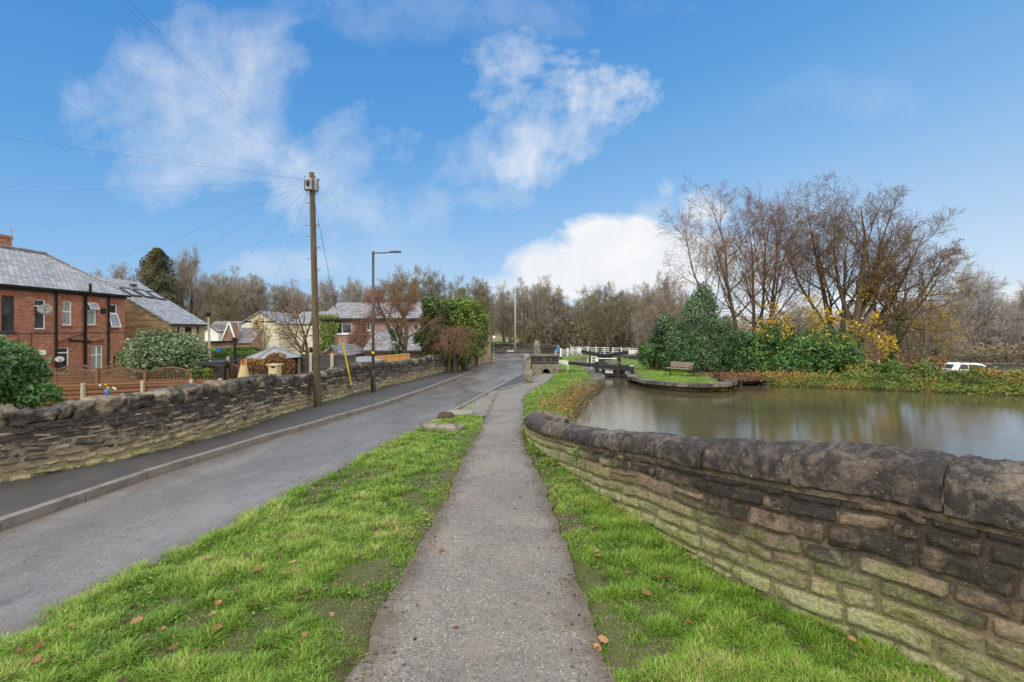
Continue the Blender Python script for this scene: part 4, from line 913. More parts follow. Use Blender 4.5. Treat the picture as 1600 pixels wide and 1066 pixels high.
# ground cover on the far bank
r = np.random.default_rng(6); n_ = 19000
xx = r.uniform(10.5, 33, n_); fx = np.array([q[0] for q in [W(1133, 607)] + [np.array([*p, 0]) for p in FARB]]); fy = np.array([q[1] for q in [W(1133, 607)] + [np.array([*p, 0]) for p in FARB]])
yyv = np.interp(xx, fx, fy) + r.gamma(1.4, .75, n_) - .1
keep = ~((xx < 13.2) & ((yyv < 24.2) | (r.random(n_) < .8))); xx, yyv = xx[keep], yyv[keep]; n_ = len(xx)
C = np.stack([xx, yyv, np.maximum(tz(xx, yyv), WATER) + r.gamma(1.2, .1, n_)], -1); mb = MB(); mb.leaves(C, .06 * r.uniform(.5, 1.4, n_), np.clip(.66 - .22 * sm(xx, 15, 20) + (fbm(C * .8, 3) - .5) * 1.6, 0, 1), up=.4)
tag(mb.build('bank_undergrowth', M['leaf_bramble']), 'tangled russet and olive undergrowth along the far water edge', 'undergrowth', kind='stuff')
# leaf litter and dark bank under the shrubs
# --- the big bare trees across the pond
def stem(bpx, bpy, tpx, tpy, d, rad, bow=(0, 0, 0), dt=0.0): return (A(bpx, bpy, d), A(tpx, tpy, d + dt), rad, bow)
def big_tree(name, label, stems, seed, twig, barkm, leaf=None, nleaf=0, levels=None, minr=.0064, leafsize=.055, group=None, ivy=None):
    b = stems[0][0]; t = thing(name, label, 'tree', (b[0], b[1], float(tz(b[0], b[1]))), group)
    stems = [(np.array([s_[0][0], s_[0][1], min(s_[0][2], float(tz(s_[0][0], s_[0][1])) - .1)]) if i == 0 else s_[0], *s_[1:]) for i, s_ in enumerate(stems)]
    tr, cr, tips = tree_mesh(seed, stems, levels, minr=minr)
    tr.build('trunk', barkm, t, smooth=True); cr.build('crown', twig, t)
    if leaf is not None:
        r = np.random.default_rng(seed); tp = np.concatenate(tips[-2:]); w_ = fbm(tp * .5 + seed, 2); tp = tp[np.argsort(-w_ + r.normal(0, .12, len(w_)))[:nleaf]]
        mb = MB(); mb.leaves(tp + r.normal(0, .07, tp.shape), leafsize * r.uniform(.6, 1.3, len(tp)), r.random(len(tp))); mb.build('leaves', leaf, t)
    if ivy:
        r = np.random.default_rng(seed + 1); C = []
        for (px, py, dd, s_, n_) in ivy: C.append(A(px, py, dd) + r.normal(size=(n_, 3)) * np.array(s_))
        C = np.concatenate(C); mb = MB(); mb.leaves(C, .075 * r.uniform(.6, 1.3, len(C)), r.random(len(C)) * .7); mb.build('ivy', M['leaf_ivy'], t)
    return t
big_tree('alder_tree', 'bare multi stemmed alder with reddish brown stems behind the holly', [stem(1160, 585, 1118, 332, 31, .15), stem(1175, 580, 1168, 345, 31.4, .13), stem(1190, 582, 1212, 345, 31, .13), stem(1180, 582, 1190, 338, 31.6, .12, dt=.8), stem(1150, 580, 1072, 365, 31.3, .1), stem(1205, 585, 1236, 372, 30.5, .1)], 101, M['twig_red'], M['bark'], M['leaf_brown'], 500,
         BIG(13, (.38, .58)))
big_tree('ash_tree', 'tall slender bare ash with upswept limbs in the middle of the far bank', [stem(1312, 590, 1262, 332, 30, .2, (.25, 0, 0)), stem(1316, 560, 1325, 362, 30, .13, (.1, 0, 0), .7), stem(1300, 520, 1212, 360, 30, .1, (0, 0, .2), -.6)], 102, M['twig'], M['bark_grey'], M['leaf_yellow'], 260,
         BIG(13, (.36, .56)))
big_tree('oak_tree', 'largest bare tree with a spreading fan of heavy limbs on the far bank', [stem(1320, 590, 1350, 322, 28.5, .24, (-.2, 0, 0)), stem(1325, 545, 1446, 368, 28.5, .2, (.55, 0, -.5), -.5), stem(1330, 520, 1392, 328, 28.5, .15, (.1, 0, 0), .8), stem(1345, 530, 1472, 415, 28.4, .13, (.3, 0, -.25), .6), stem(1328, 500, 1302, 350, 28.6, .12, (-.1, 0, 0), -.8)], 103, M['twig'], M['bark'], M['leaf_brown'], 500,
         BIG(14, (.38, .6)))
big_tree('ivy_clad_tree', 'leaning tree with an ivy clad trunk near the white lamp post', [stem(1386, 590, 1418, 440, 27.5, .2, (.1, 0, 0)), stem(1405, 500, 1475, 400, 27.5, .11, (.2, 0, -.1)), stem(1400, 510, 1360, 440, 27.5, .08)], 104, M['twig'], M['bark'], M['leaf_yellow'], 900,
         [dict(n=12, t0=.3, ang=(30, 60), len=(.3, .55), seg=6, wob=.1, trop=.04, rr=.5), dict(n=7, t0=.2, ang=(25, 55), len=(.35, .6), seg=5, wob=.13, trop=.02, rr=.55), dict(n=5, t0=.15, ang=(25, 60), len=(.4, .65), seg=4, wob=.15, trop=.0, rr=.6), dict(n=3, t0=.15, ang=(25, 60), len=(.5, .75), seg=3, wob=.15, trop=0, rr=.7, minlen=.25)], ivy=[(1388, 575, 27.3, (.2, .2, .3), 220), (1393, 550, 27.3, (.2, .2, .35), 220), (1400, 525, 27.3, (.2, .2, .35), 180), (1408, 500, 27.3, (.18, .2, .3), 140)])
big_tree('maple_sapling', 'young maple holding yellow leaves in front of the rhododendrons', [stem(1240, 585, 1255, 470, 26.8, .06), stem(1238, 580, 1205, 490, 26.8, .04), stem(1245, 570, 1295, 500, 26.6, .04)], 105, M['twig'], M['bark_grey'], M['leaf_yellow'], 2000,
         [dict(n=9, t0=.3, ang=(35, 65), len=(.3, .6), seg=5, wob=.12, trop=.02, rr=.5), dict(n=6, t0=.2, ang=(25, 60), len=(.4, .65), seg=4, wob=.15, trop=.0, rr=.6), dict(n=6, t0=.15, ang=(25, 60), len=(.4, .7), seg=3, wob=.15, trop=0, rr=.7, minlen=.15)], minr=.005, leafsize=.07)
big_tree('maple_sapling', 'yellow leafed maple beneath the leaning limb of the largest bare tree', [stem(1345, 592, 1352, 500, 26.2, .06), stem(1345, 585, 1325, 535, 26.2, .04), stem(1348, 580, 1380, 530, 26.2, .04)], 106, M['twig'], M['bark_grey'], M['leaf_yellow'], 1100,
         [dict(n=9, t0=.3, ang=(35, 65), len=(.3, .6), seg=5, wob=.12, trop=.02, rr=.5), dict(n=6, t0=.2, ang=(25, 60), len=(.4, .65), seg=4, wob=.15, trop=.0, rr=.6), dict(n=6, t0=.15, ang=(25, 60), len=(.4, .7), seg=3, wob=.15, trop=0, rr=.7, minlen=.15)], minr=.005, leafsize=.07)
big_tree('birch_tree', 'golden leafed small tree right of the ivy clad trunk', [stem(1432, 592, 1440, 470, 30, .07), stem(1432, 580, 1465, 500, 30, .05), stem(1430, 580, 1415, 500, 30, .05)], 107, M['twig'], M['bark_grey'], M['leaf_yellow'], 1000,
         [dict(n=10, t0=.25, ang=(30, 60), len=(.35, .6), seg=5, wob=.12, trop=.03, rr=.5), dict(n=6, t0=.2, ang=(25, 60), len=(.4, .65), seg=4, wob=.15, trop=.0, rr=.6), dict(n=5, t0=.15, ang=(25, 60), len=(.4, .7), seg=3, wob=.15, trop=0, rr=.7, minlen=.2)], minr=.006, leafsize=.06)
# --- garden trees on the house side
t = big_tree('rowan_tree', 'bare rowan with red berries and ivy clad trunk before the slate roofed house', [stem(622, 575, 612, 445, 26, .17), stem(616, 530, 585, 460, 26, .1), stem(624, 525, 648, 465, 26, .09)], 108, M['twig_red'], M['bark'], None, 0,
         [dict(n=12, t0=.3, ang=(30, 65), len=(.35, .6), seg=6, wob=.12, trop=.02, rr=.5), dict(n=7, t0=.2, ang=(25, 60), len=(.4, .65), seg=5, wob=.14, trop=-.03, rr=.55), dict(n=5, t0=.15, ang=(25, 60), len=(.4, .65), seg=4, wob=.15, trop=-.04, rr=.6), dict(n=3, t0=.15, ang=(25, 60), len=(.5, .75), seg=3, wob=.15, trop=-.05, rr=.7, minlen=.2)], minr=.006,
         ivy=[(620, 570, 25.8, (.2, .2, .3), 260), (620, 545, 25.8, (.2, .2, .35), 260), (617, 520, 25.8, (.18, .2, .3), 200), (623, 555, 25.8, (.2, .2, .3), 160)])
r = np.random.default_rng(9); C, d, _ = bush_pts([B3(575, 500, 25.5, 28, 26), B3(610, 480, 26, 30, 24), B3(560, 525, 25.5, 18, 20), B3(585, 540, 25.6, 20, 18)], 2200, r, shell=.9); mb = MB(); mb.leaves(C, .035, r.random(len(C))); mb.build('berries', M['leaf_rust'], t)
big_tree('apple_tree', 'small leaning bare apple tree behind the utility pole', [stem(476, 585, 462, 478, 27, .13, (.1, 0, 0)), stem(473, 550, 440, 490, 27, .08), stem(472, 545, 492, 485, 27, .07)], 109, M['twig'], M['bark'], M['leaf_brown'], 220,
         [dict(n=10, t0=.25, ang=(35, 70), len=(.35, .6), seg=6, wob=.14, trop=.02, rr=.5), dict(n=7, t0=.2, ang=(25, 60), len=(.4, .65), seg=5, wob=.14, trop=.0, rr=.55), dict(n=5, t0=.15, ang=(25, 60), len=(.4, .65), seg=3, wob=.15, trop=0, rr=.6)], minr=.007)
big_tree('garden_sapling', 'thin bare sapling with a few amber leaves in front of the cream house', [stem(410, 555, 412, 490, 40, .06), stem(410, 550, 398, 500, 40, .04)], 110, M['twig'], M['bark_grey'], M['leaf_yellow'], 220,
         [dict(n=9, t0=.25, ang=(20, 45), len=(.35, .6), seg=5, wob=.1, trop=.08, rr=.5), dict(n=6, t0=.2, ang=(25, 60), len=(.4, .65), seg=4, wob=.14, trop=.05, rr=.55), dict(n=5, t0=.15, ang=(25, 60), len=(.4, .65), seg=3, wob=.15, trop=0, rr=.6)], minr=.011, leafsize=.09)
# conifer
r = np.random.default_rng(21); d = 55.0; base = A(245, 540, d); top = A(245, 388, d)
t = thing('cypress_tree', 'broad dark brownish green conifer behind the sandstone house', 'tree', (base[0], base[1], float(tz(base[0], d))))
n_ = 26000; ang_ = r.uniform(0, 2 * PI, n_); hh = top[2] - base[2]; zt = r.random(n_) ** .8; rad = (3.35 * (1 - zt + .015) ** .58) * (1 + (r.random(n_) - .75) * .7) * (1 + .28 * np.sin(zt * 34 + 3 * np.sin(ang_ * 3)) * (zt < .96)); ang = ang_
C = np.stack([base[0] + np.cos(ang) * rad, base[1] + np.sin(ang) * rad, base[2] + zt * hh], -1); C += (fbm(C * .9, 3) - .5)[:, None] * np.array([2.6, 2.6, 1.6]) * (1.12 - zt)[:, None] * nrm(np.stack([np.cos(ang), np.sin(ang), ang * 0], -1))
mb = MB(); mb.leaves(C, .14 * r.uniform(.5, 1.3, n_), np.clip(.45 + (fbm(C * .6, 3) - .5) * 1.3 + r.normal(0, .12, n_), 0, 1), N=np.stack([np.cos(ang), np.sin(ang), 0 * ang + .6], -1) + r.normal(size=(n_, 3)) * .6, aspect=.35); mb.build('crown', M['leaf_fir'], t)
mb = MB(); mb.tubes(np.array([[[base[0], base[1], base[2] - 2], [base[0], base[1], base[2] + hh * .5], [base[0], base[1], top[2] - .3]]]), np.array([[.4, .25, .03]]), 8); mb.build('trunk', M['bark'], t)
# --- belt of bare trees on the skyline: a few kinds, each standing tree its own copy
def proto(seed, kind):
    r = np.random.default_rng(seed)
    if kind == 'spread': st_ = [((0, 0, 0), (r.normal(0, .4), 0, 9.0), .22, (0, 0, 0)), ((0, 0, 2.2), (1.8, .8, 8.2), .13, (.3, 0, 0)), ((0, 0, 2.6), (-1.9, -.6, 8.0), .13, (-.3, 0, 0))]; w_ = (.38, .6)
    elif kind == 'upright': st_ = [((0, 0, 0), (.3, 0, 10.0), .2, (0, 0, 0)), ((.1, 0, 1), (-.9, .5, 9.0), .12, (0, 0, 0)), ((.1, 0, 1), (1.0, -.5, 9.2), .12, (0, 0, 0))]; w_ = (.28, .46)
    else: st_ = [((r.normal(0, .3), r.normal(0, .3), 0), (r.normal(0, 1.4), r.normal(0, 1.0), 8 + r.normal(0, .6)), .12, (0, 0, 0)) for _ in range(5)]; w_ = (.32, .52)
    return tree_mesh(seed, st_, [dict(n=14, t0=.2, ang=(35, 70), len=w_, seg=5, wob=.08, trop=.04, rr=.45, taper=.5), dict(n=8, t0=.15, ang=(30, 62), len=(.4, .66), seg=3, wob=.09, trop=.04, rr=.55, taper=.4), dict(n=5, t0=.12, ang=(30, 65), len=(.45, .72), seg=2, wob=.1, trop=.03, rr=.6, taper=.35), dict(n=3, t0=.1, ang=(30, 60), len=(.55, .85), seg=2, wob=.1, trop=.02, rr=.8, taper=.3, minlen=.4)], minr=.013, sides=(6, 4, 3, 3, 3, 3))
protos = {}
for kind, seeds in (('spread', (201, 202, 203)), ('upright', (211, 212)), ('thicket', (221, 222))):
    protos[kind] = [proto(s_, kind) for s_ in seeds]
mesh_cache = {}
def far_tree(kind, idx, mat, px, ptop, d, wpx, name, label, rz):
    x = (px - 800) * d / F; zb = float(tz(x, d)) - .2; ztop = H - (ptop - HOR) * d / F
    key = (kind, idx, mat)
    t = thing(name, label, 'tree', (x, d, zb), 'bare trees along the skyline', rz)
    if key not in mesh_cache:
        tr, cr, tips = protos[kind][idx]
        a = tr.build('trunk', M['bark_grey'] if 'olive' in mat else M['bark'], None, True); b = cr.build('crown', M[mat], None)
        mesh_cache[key] = (a, b)
        a.parent = t; b.parent = t
    else:
        for q in mesh_cache[key]:
            c = q.copy(); COL.objects.link(c); c.parent = t
    hk = (ztop - zb) / (9.4 if kind == 'spread' else 10.3 if kind == 'upright' else 9.2)
    wk = 1.12 * wpx * d / F / (8.5 if kind == 'spread' else 5.5 if kind == 'upright' else 7.5)
    t.scale = (wk, wk, hk)
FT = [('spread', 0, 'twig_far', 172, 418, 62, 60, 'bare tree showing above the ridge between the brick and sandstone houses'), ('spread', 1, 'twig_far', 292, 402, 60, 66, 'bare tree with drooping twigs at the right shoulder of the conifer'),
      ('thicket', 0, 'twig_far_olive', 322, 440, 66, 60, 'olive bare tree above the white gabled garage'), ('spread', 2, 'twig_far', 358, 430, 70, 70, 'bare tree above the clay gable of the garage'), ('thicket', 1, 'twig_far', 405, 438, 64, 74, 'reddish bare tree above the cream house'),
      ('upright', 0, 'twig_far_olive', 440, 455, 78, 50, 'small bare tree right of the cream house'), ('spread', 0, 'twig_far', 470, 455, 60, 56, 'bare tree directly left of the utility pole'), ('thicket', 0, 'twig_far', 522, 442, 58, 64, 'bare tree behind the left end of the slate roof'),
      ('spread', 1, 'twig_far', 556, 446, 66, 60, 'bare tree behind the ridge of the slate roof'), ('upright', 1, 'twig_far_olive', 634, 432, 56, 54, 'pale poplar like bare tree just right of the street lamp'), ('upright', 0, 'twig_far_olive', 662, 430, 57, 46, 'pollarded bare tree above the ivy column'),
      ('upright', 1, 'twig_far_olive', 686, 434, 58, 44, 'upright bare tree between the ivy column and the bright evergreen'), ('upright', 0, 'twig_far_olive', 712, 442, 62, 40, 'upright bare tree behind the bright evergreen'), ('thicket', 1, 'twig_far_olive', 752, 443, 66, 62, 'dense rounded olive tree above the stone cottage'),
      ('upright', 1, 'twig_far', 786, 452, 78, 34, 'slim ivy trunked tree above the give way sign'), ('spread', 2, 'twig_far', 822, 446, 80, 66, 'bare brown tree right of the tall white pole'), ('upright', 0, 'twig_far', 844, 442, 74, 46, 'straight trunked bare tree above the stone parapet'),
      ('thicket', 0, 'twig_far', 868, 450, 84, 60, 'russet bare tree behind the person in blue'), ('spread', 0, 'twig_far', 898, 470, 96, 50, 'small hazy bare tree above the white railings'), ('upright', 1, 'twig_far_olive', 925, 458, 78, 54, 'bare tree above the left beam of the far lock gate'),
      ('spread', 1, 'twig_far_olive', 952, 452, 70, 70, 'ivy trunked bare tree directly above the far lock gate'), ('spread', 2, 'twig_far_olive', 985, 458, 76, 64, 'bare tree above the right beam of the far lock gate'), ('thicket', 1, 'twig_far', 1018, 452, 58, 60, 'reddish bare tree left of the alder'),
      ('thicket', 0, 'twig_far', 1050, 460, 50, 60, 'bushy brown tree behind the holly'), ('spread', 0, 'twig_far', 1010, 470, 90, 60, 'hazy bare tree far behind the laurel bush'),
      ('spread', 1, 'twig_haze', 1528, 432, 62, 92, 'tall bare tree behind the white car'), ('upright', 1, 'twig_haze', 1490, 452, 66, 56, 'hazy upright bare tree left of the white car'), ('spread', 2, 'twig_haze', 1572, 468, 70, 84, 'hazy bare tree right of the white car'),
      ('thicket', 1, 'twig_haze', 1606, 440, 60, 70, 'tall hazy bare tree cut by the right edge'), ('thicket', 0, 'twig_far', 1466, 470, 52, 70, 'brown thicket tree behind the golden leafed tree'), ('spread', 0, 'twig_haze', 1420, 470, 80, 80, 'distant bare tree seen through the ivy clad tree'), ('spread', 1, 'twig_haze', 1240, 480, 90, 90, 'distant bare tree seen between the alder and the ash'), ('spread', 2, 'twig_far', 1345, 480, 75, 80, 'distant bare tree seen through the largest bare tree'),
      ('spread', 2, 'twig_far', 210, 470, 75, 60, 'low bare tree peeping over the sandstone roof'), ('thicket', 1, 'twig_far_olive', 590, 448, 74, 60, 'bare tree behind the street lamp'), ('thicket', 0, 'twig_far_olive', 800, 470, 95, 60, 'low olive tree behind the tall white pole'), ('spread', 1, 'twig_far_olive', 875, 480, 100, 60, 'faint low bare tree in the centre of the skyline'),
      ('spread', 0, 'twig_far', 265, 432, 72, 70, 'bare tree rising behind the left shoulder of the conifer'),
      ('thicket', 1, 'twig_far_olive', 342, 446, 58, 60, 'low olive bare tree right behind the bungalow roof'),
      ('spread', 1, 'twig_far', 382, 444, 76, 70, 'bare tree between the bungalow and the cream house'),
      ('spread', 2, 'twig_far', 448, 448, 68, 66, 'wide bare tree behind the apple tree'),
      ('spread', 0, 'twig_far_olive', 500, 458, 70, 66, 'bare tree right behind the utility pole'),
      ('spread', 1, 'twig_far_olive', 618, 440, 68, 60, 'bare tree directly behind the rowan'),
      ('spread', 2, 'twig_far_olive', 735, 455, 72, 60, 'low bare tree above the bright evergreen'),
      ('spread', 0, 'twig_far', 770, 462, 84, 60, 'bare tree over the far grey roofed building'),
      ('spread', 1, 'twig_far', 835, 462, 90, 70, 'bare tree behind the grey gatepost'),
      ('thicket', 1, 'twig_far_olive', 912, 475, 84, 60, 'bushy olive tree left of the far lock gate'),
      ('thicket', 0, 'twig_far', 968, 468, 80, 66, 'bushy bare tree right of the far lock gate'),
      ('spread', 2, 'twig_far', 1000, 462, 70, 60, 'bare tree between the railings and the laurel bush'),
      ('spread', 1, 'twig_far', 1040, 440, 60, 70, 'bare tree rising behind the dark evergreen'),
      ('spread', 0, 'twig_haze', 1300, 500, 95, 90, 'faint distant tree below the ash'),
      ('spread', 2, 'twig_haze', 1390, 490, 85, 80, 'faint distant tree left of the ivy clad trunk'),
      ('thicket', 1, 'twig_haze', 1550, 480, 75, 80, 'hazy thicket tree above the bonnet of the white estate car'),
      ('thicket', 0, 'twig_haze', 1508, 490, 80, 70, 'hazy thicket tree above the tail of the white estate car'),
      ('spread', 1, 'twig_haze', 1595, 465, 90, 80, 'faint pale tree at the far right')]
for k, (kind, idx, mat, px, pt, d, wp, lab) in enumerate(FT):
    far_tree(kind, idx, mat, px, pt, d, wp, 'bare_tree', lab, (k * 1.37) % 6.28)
# scrub below the skyline trees
def scrub(name, label, px0, px1, ptop, pbot, d0, d1, n, mat, size, tb, seed):
    r = np.random.default_rng(seed); px = r.uniform(px0, px1, n); d = r.uniform(d0, d1, n); x = (px - 800) * d / F
    hmax = (pbot - ptop) * d / F; env = .35 + .9 * fbm(np.stack([x * .25, d * .1, d * 0 + seed], -1), 3)
    z = tz(x, d) + hmax * env * r.random(n) ** .8
    C = np.stack([x, d, z], -1); mb = MB(); mb.leaves(C, size * r.uniform(.5, 1.4, n), np.clip(tb + (fbm(C * .35 + seed, 3) - .5) * 1.5, 0, 1)); return tag(mb.build(name, M[mat]), label, 'scrub', kind='stuff')
scrub('scrub', 'brown winter scrub along the foot of the skyline trees beyond the lock', 812, 1050, 495, 548, 74, 90, 11000, 'leaf_drab', .22, .75, 61)
scrub('scrub', 'russet winter scrub behind the houses on the left', 280, 560, 478, 545, 62, 74, 9000, 'leaf_drab', .2, .5, 62)
scrub('scrub', 'brown thicket behind the white car and hedge bank', 1380, 1640, 515, 568, 51, 60, 8000, 'leaf_drab', .16, .5, 63)
scrub('scrub', 'russet undergrowth beneath the big bare trees', 1350, 1480, 535, 585, 30, 36, 2600, 'leaf_brown', .08, .5, 64)
scrub('scrub', 'grey brown thicket closing the view beyond the big bare trees', 1030, 1420, 480, 560, 55, 68, 12000, 'leaf_drab', .17, .5, 67)
scrub('scrub', 'dense olive brown wood across the whole distance', 800, 1640, 478, 545, 92, 130, 16000, 'leaf_drab', .3, .6, 68)
bush('road_hedge', 'clipped brown green hedge across the junction behind the give way sign', 'hedge', [B3(755 + 8 * k, 543, 73, 9, 9, .8) for k in range(8)], 3000, .16, M['leaf_bramble'], seed=66, tintb=.25, lump=.15, shell=.3)
# ------------------------------------------------------------------ buildings
def wall_holes(mb, o, u, wdt, z0, z1, holes, depth=.12, nrm_out=None, tint=.5):
    """vertical wall from o along u (unit, horizontal); holes (u0,u1,z0,z1); reveals go inward"""
    u = np.asarray([u[0], u[1], 0.]); n = np.array([u[1], -u[0], 0.]) if nrm_out is None else np.asarray(nrm_out, float)
    us = sorted(set([0, wdt] + [h[0] for h in holes] + [h[1] for h in holes])); zs = sorted(set([z0, z1] + [h[2] for h in holes] + [h[3] for h in holes]))
    P = lambda a, z, dep=0: np.array([o[0], o[1], 0]) + u * a + np.array([0, 0, z]) - n * dep
    flip = np.cross(u, [0, 0, 1]) @ n < 0
    def q(pts): mb.poly(pts[::-1] if flip else pts, tint)
    for i in range(len(us) - 1):
        for j in range(len(zs) - 1):
            a, b, c, d = us[i], us[i + 1], zs[j], zs[j + 1]
            if any(h[0] - 1e-6 <= a and b <= h[1] + 1e-6 and h[2] - 1e-6 <= c and d <= h[3] + 1e-6 for h in holes): continue
            q([P(a, c), P(b, c), P(b, d), P(a, d)])
    for h in holes:
        a, b, c, d = h
        q([P(a, c), P(a, d), P(a, d, depth), P(a, c, depth)][::-1]); q([P(b, c), P(b, c, depth), P(b, d, depth), P(b, d)][::-1])
        q([P(a, c), P(a, c, depth), P(b, c, depth), P(b, c)][::-1]); q([P(a, d), P(b, d), P(b, d, depth), P(a, d, depth)][::-1])
def window(th, o, u, n, a0, a1, z0, z1, frame='white', glass='glass', fw=.06, bars=(), hbars=(), dep=.09, sill='stone_grey', label=None, lint=None, openpane=None, name='window'):
    u = np.asarray([u[0], u[1], 0.]); n = np.asarray(n, float); P = lambda a, z, k=0.0: np.array([o[0], o[1], 0]) + u * a + np.array([0, 0, z]) + n * k
    mb = MB(); e = .004
    def bar(a, b, c, d, k=-dep, th_=.06): 
        c0 = P((a + b) / 2, (c + d) / 2, k); mb.add(np.array([c0 + u * sx_ * (b - a) / 2 + n * sy_ * th_ / 2 + np.array([0, 0, sz_ * (d - c) / 2]) for sz_ in (-1, 1) for sy_ in (-1, 1) for sx_ in (-1, 1)]), [[[0, 2, 3, 1], [4, 5, 7, 6], [0, 1, 5, 4], [2, 6, 7, 3], [0, 4, 6, 2], [1, 3, 7, 5]]])
    bar(a0 + e, a0 + fw, z0 + e, z1 - e); bar(a1 - fw, a1 - e, z0 + e, z1 - e); bar(a0 + fw, a1 - fw, z0 + e, z0 + fw); bar(a0 + fw, a1 - fw, z1 - fw, z1 - e)
    for b in bars: bar(a0 + (a1 - a0) * b - fw * .45, a0 + (a1 - a0) * b + fw * .45, z0 + fw, z1 - fw, th_=.055)
    for b in hbars: bar(a0 + fw, a1 - fw, z0 + (z1 - z0) * b - fw * .5, z0 + (z1 - z0) * b + fw * .5, th_=.052)
    f = mb.build(name, M[frame], th)
    if label: f['label'] = label
    g = MB(); g.poly([P(a0 + .01, z0 + .01, -dep - .008), P(a1 - .01, z0 + .01, -dep - .008), P(a1 - .01, z1 - .01, -dep - .008), P(a0 + .01, z1 - .01, -dep - .008)]); g.build('pane', M[glass], f)
    if sill:
        s_ = MB(); c0 = P((a0 + a1) / 2, z0 - .045, .02); hw = (a1 - a0) / 2 + .07
        s_.add(np.array([c0 + u * i * hw + n * j * .06 + np.array([0, 0, k * .043]) for k in (-1, 1) for j in (-1, 1) for i in (-1, 1)]), [[[0, 2, 3, 1], [4, 5, 7, 6], [0, 1, 5, 4], [2, 6, 7, 3], [0, 4, 6, 2], [1, 3, 7, 5]]]); s_.build('sill', M[sill], f, extra={'hgt': np.full(8, .5)})
    if lint:
        l_ = MB(); k = 7; s_ = np.linspace(0, 1, k)
        up = z1 + .26 + .06 * np.sin(s_ * PI); lo = z1 - .004 + 0 * s_; xx_ = a0 - .1 + (a1 - a0 + .2) * s_; xl = a0 - .0 + (a1 - a0) * s_
        for i in range(k - 1): l_.poly([P(xl[i], lo[i], .004), P(xl[i + 1], lo[i + 1], .004), P(xx_[i + 1], up[i + 1], .004), P(xx_[i], up[i], .004)])
        l_.build('lintel', M[lint], f, uv=True)
    if openpane:
        az0, az1, tilt, hinge = openpane; m2 = MB(); zz0 = z0 + (z1 - z0) * az0; zz1 = z0 + (z1 - z0) * az1; hgt_ = zz1 - zz0
        top = P(a0, zz1, -.02); 
        def pt(a, t_): return P(a, zz1 - t_ * hgt_ * math.cos(tilt), -.02 + t_ * hgt_ * math.sin(tilt))
        w_ = .05
        for (aa, bb, t0_, t1_) in ((a0, a0 + w_, 0, 1), (a1 - w_, a1, 0, 1), (a0 + w_, a1 - w_, 0, w_ / hgt_), (a0 + w_, a1 - w_, 1 - w_ / hgt_, 1)):
            m2.bar((pt(aa, (t0_ + t1_) / 2) + pt(bb, (t0_ + t1_) / 2)) / 2 - (pt(aa, .5) - pt(aa, .5)) + (pt(aa, t1_) - pt(aa, t0_)) * -.5, (pt(aa, (t0_ + t1_) / 2) + pt(bb, (t0_ + t1_) / 2)) / 2 + (pt(aa, t1_) - pt(aa, t0_)) * .5, bb - aa, .04, up=n) if (t1_ - t0_) > .5 else m2.bar(pt(aa, (t0_ + t1_) / 2), pt(bb, (t0_ + t1_) / 2), .045, .04, up=n)
        ff = m2.build('casement', M[frame], f); 
        m3 = MB(); m3.poly([pt(a0 + .03, .03) , pt(a1 - .03, .03), pt(a1 - .03, .97), pt(a0 + .03, .97)]); m3.build('pane', M['glass_pale'], f)
    return f
def roof_slab(mb, a, b, c, d, th=.1):
    """quad a,b (eave) c,d (ridge) with thickness downward"""
    pts = np.array([a, b, c, d], float); n = nrm(np.cross(pts[1] - pts[0], pts[3] - pts[0])); n = n if n[2] > 0 else -n
    lo = pts - n * th
    up_ = np.cross(pts[1] - pts[0], pts[3] - pts[0])[2] > 0
    Q = [[0, 1, 2, 3], [7, 6, 5, 4], [0, 4, 5, 1], [1, 5, 6, 2], [2, 6, 7, 3], [3, 7, 4, 0]]
    if not up_: Q = [q[::-1] for q in Q]
    mb.add(np.concatenate([pts, lo]), [Q])
def pipe(th, pts, r, name='drainpipe', mat='black'):
    mb = MB(); mb.tubes(np.array([pts], float), np.full((1, len(pts)), r), 8); return mb.build(name, M[mat], th, smooth=True)

# ======== red brick house with its rear wall along a line of constant x
XW = -605 / F * 30.0                       # wall plane
def dy(px): return XW * F / (px - 800)     # distance along the wall seen at px
def zat(px, py): return H - (py - HOR) * dy(px) / F
YC = 30.0; YB = 17.0; EAVE = zat(195, 462); G1 = -1.75
bh = thing('brick_house', 'two storey red brick house with a wet slate roof and white sash windows', 'house', (XW - 4, (YC + YB) / 2, G1))
o = (XW, YC); uv_ = np.array([0, -1.0]); nn_ = np.array([1.0, 0, 0])     # u runs towards the viewer
def ua(px): return YC - dy(px)
def hole(px0, px1, py0, py1):
    pm = (px0 + px1) / 2; return (ua(px1), ua(px0), zat(pm, py1), zat(pm, py0))
WINS = [(2, 23, 462, 518, 'navy', 'glass', dict(hbars=(.5,), label='dark blue framed sash window', lint='lintel')), (54, 72, 468, 514.5, 'white', 'glass', dict(hbars=(.78,), lint='lintel')), (97, 113, 470, 508.5, 'white', 'glass_pale', dict(hbars=(.55,), lint='lintel')),
        (136.5, 151, 473, 508, 'white', 'glass_pale', dict(hbars=(.64,), lint='lintel', openpane=(.66, 1.0, .5, 0), label='white window with its top light propped open')), (169, 184, 475.5, 512.5, 'white', 'glass', dict(hbars=(.62,), lint='lintel', openpane=(0.0, .6, .28, 0), label='white window with its lower casement propped open')),
        (87, 108.5, 543, 585, 'white', 'glass', dict(hbars=(.8,), lint='lintel', label='wide ground floor window beside the small satellite dish')), (143, 161, 539.5, 579, 'white', 'glass_pale', dict(hbars=(.62,), bars=(.5,), lint='lintel')),
        (-60, -35, 458, 520, 'white', 'glass', dict(hbars=(.5,))), (-70, -40, 545, 600, 'white', 'glass', dict(hbars=(.7,)))]
hs = [hole(*w_[:4]) for w_ in WINS]
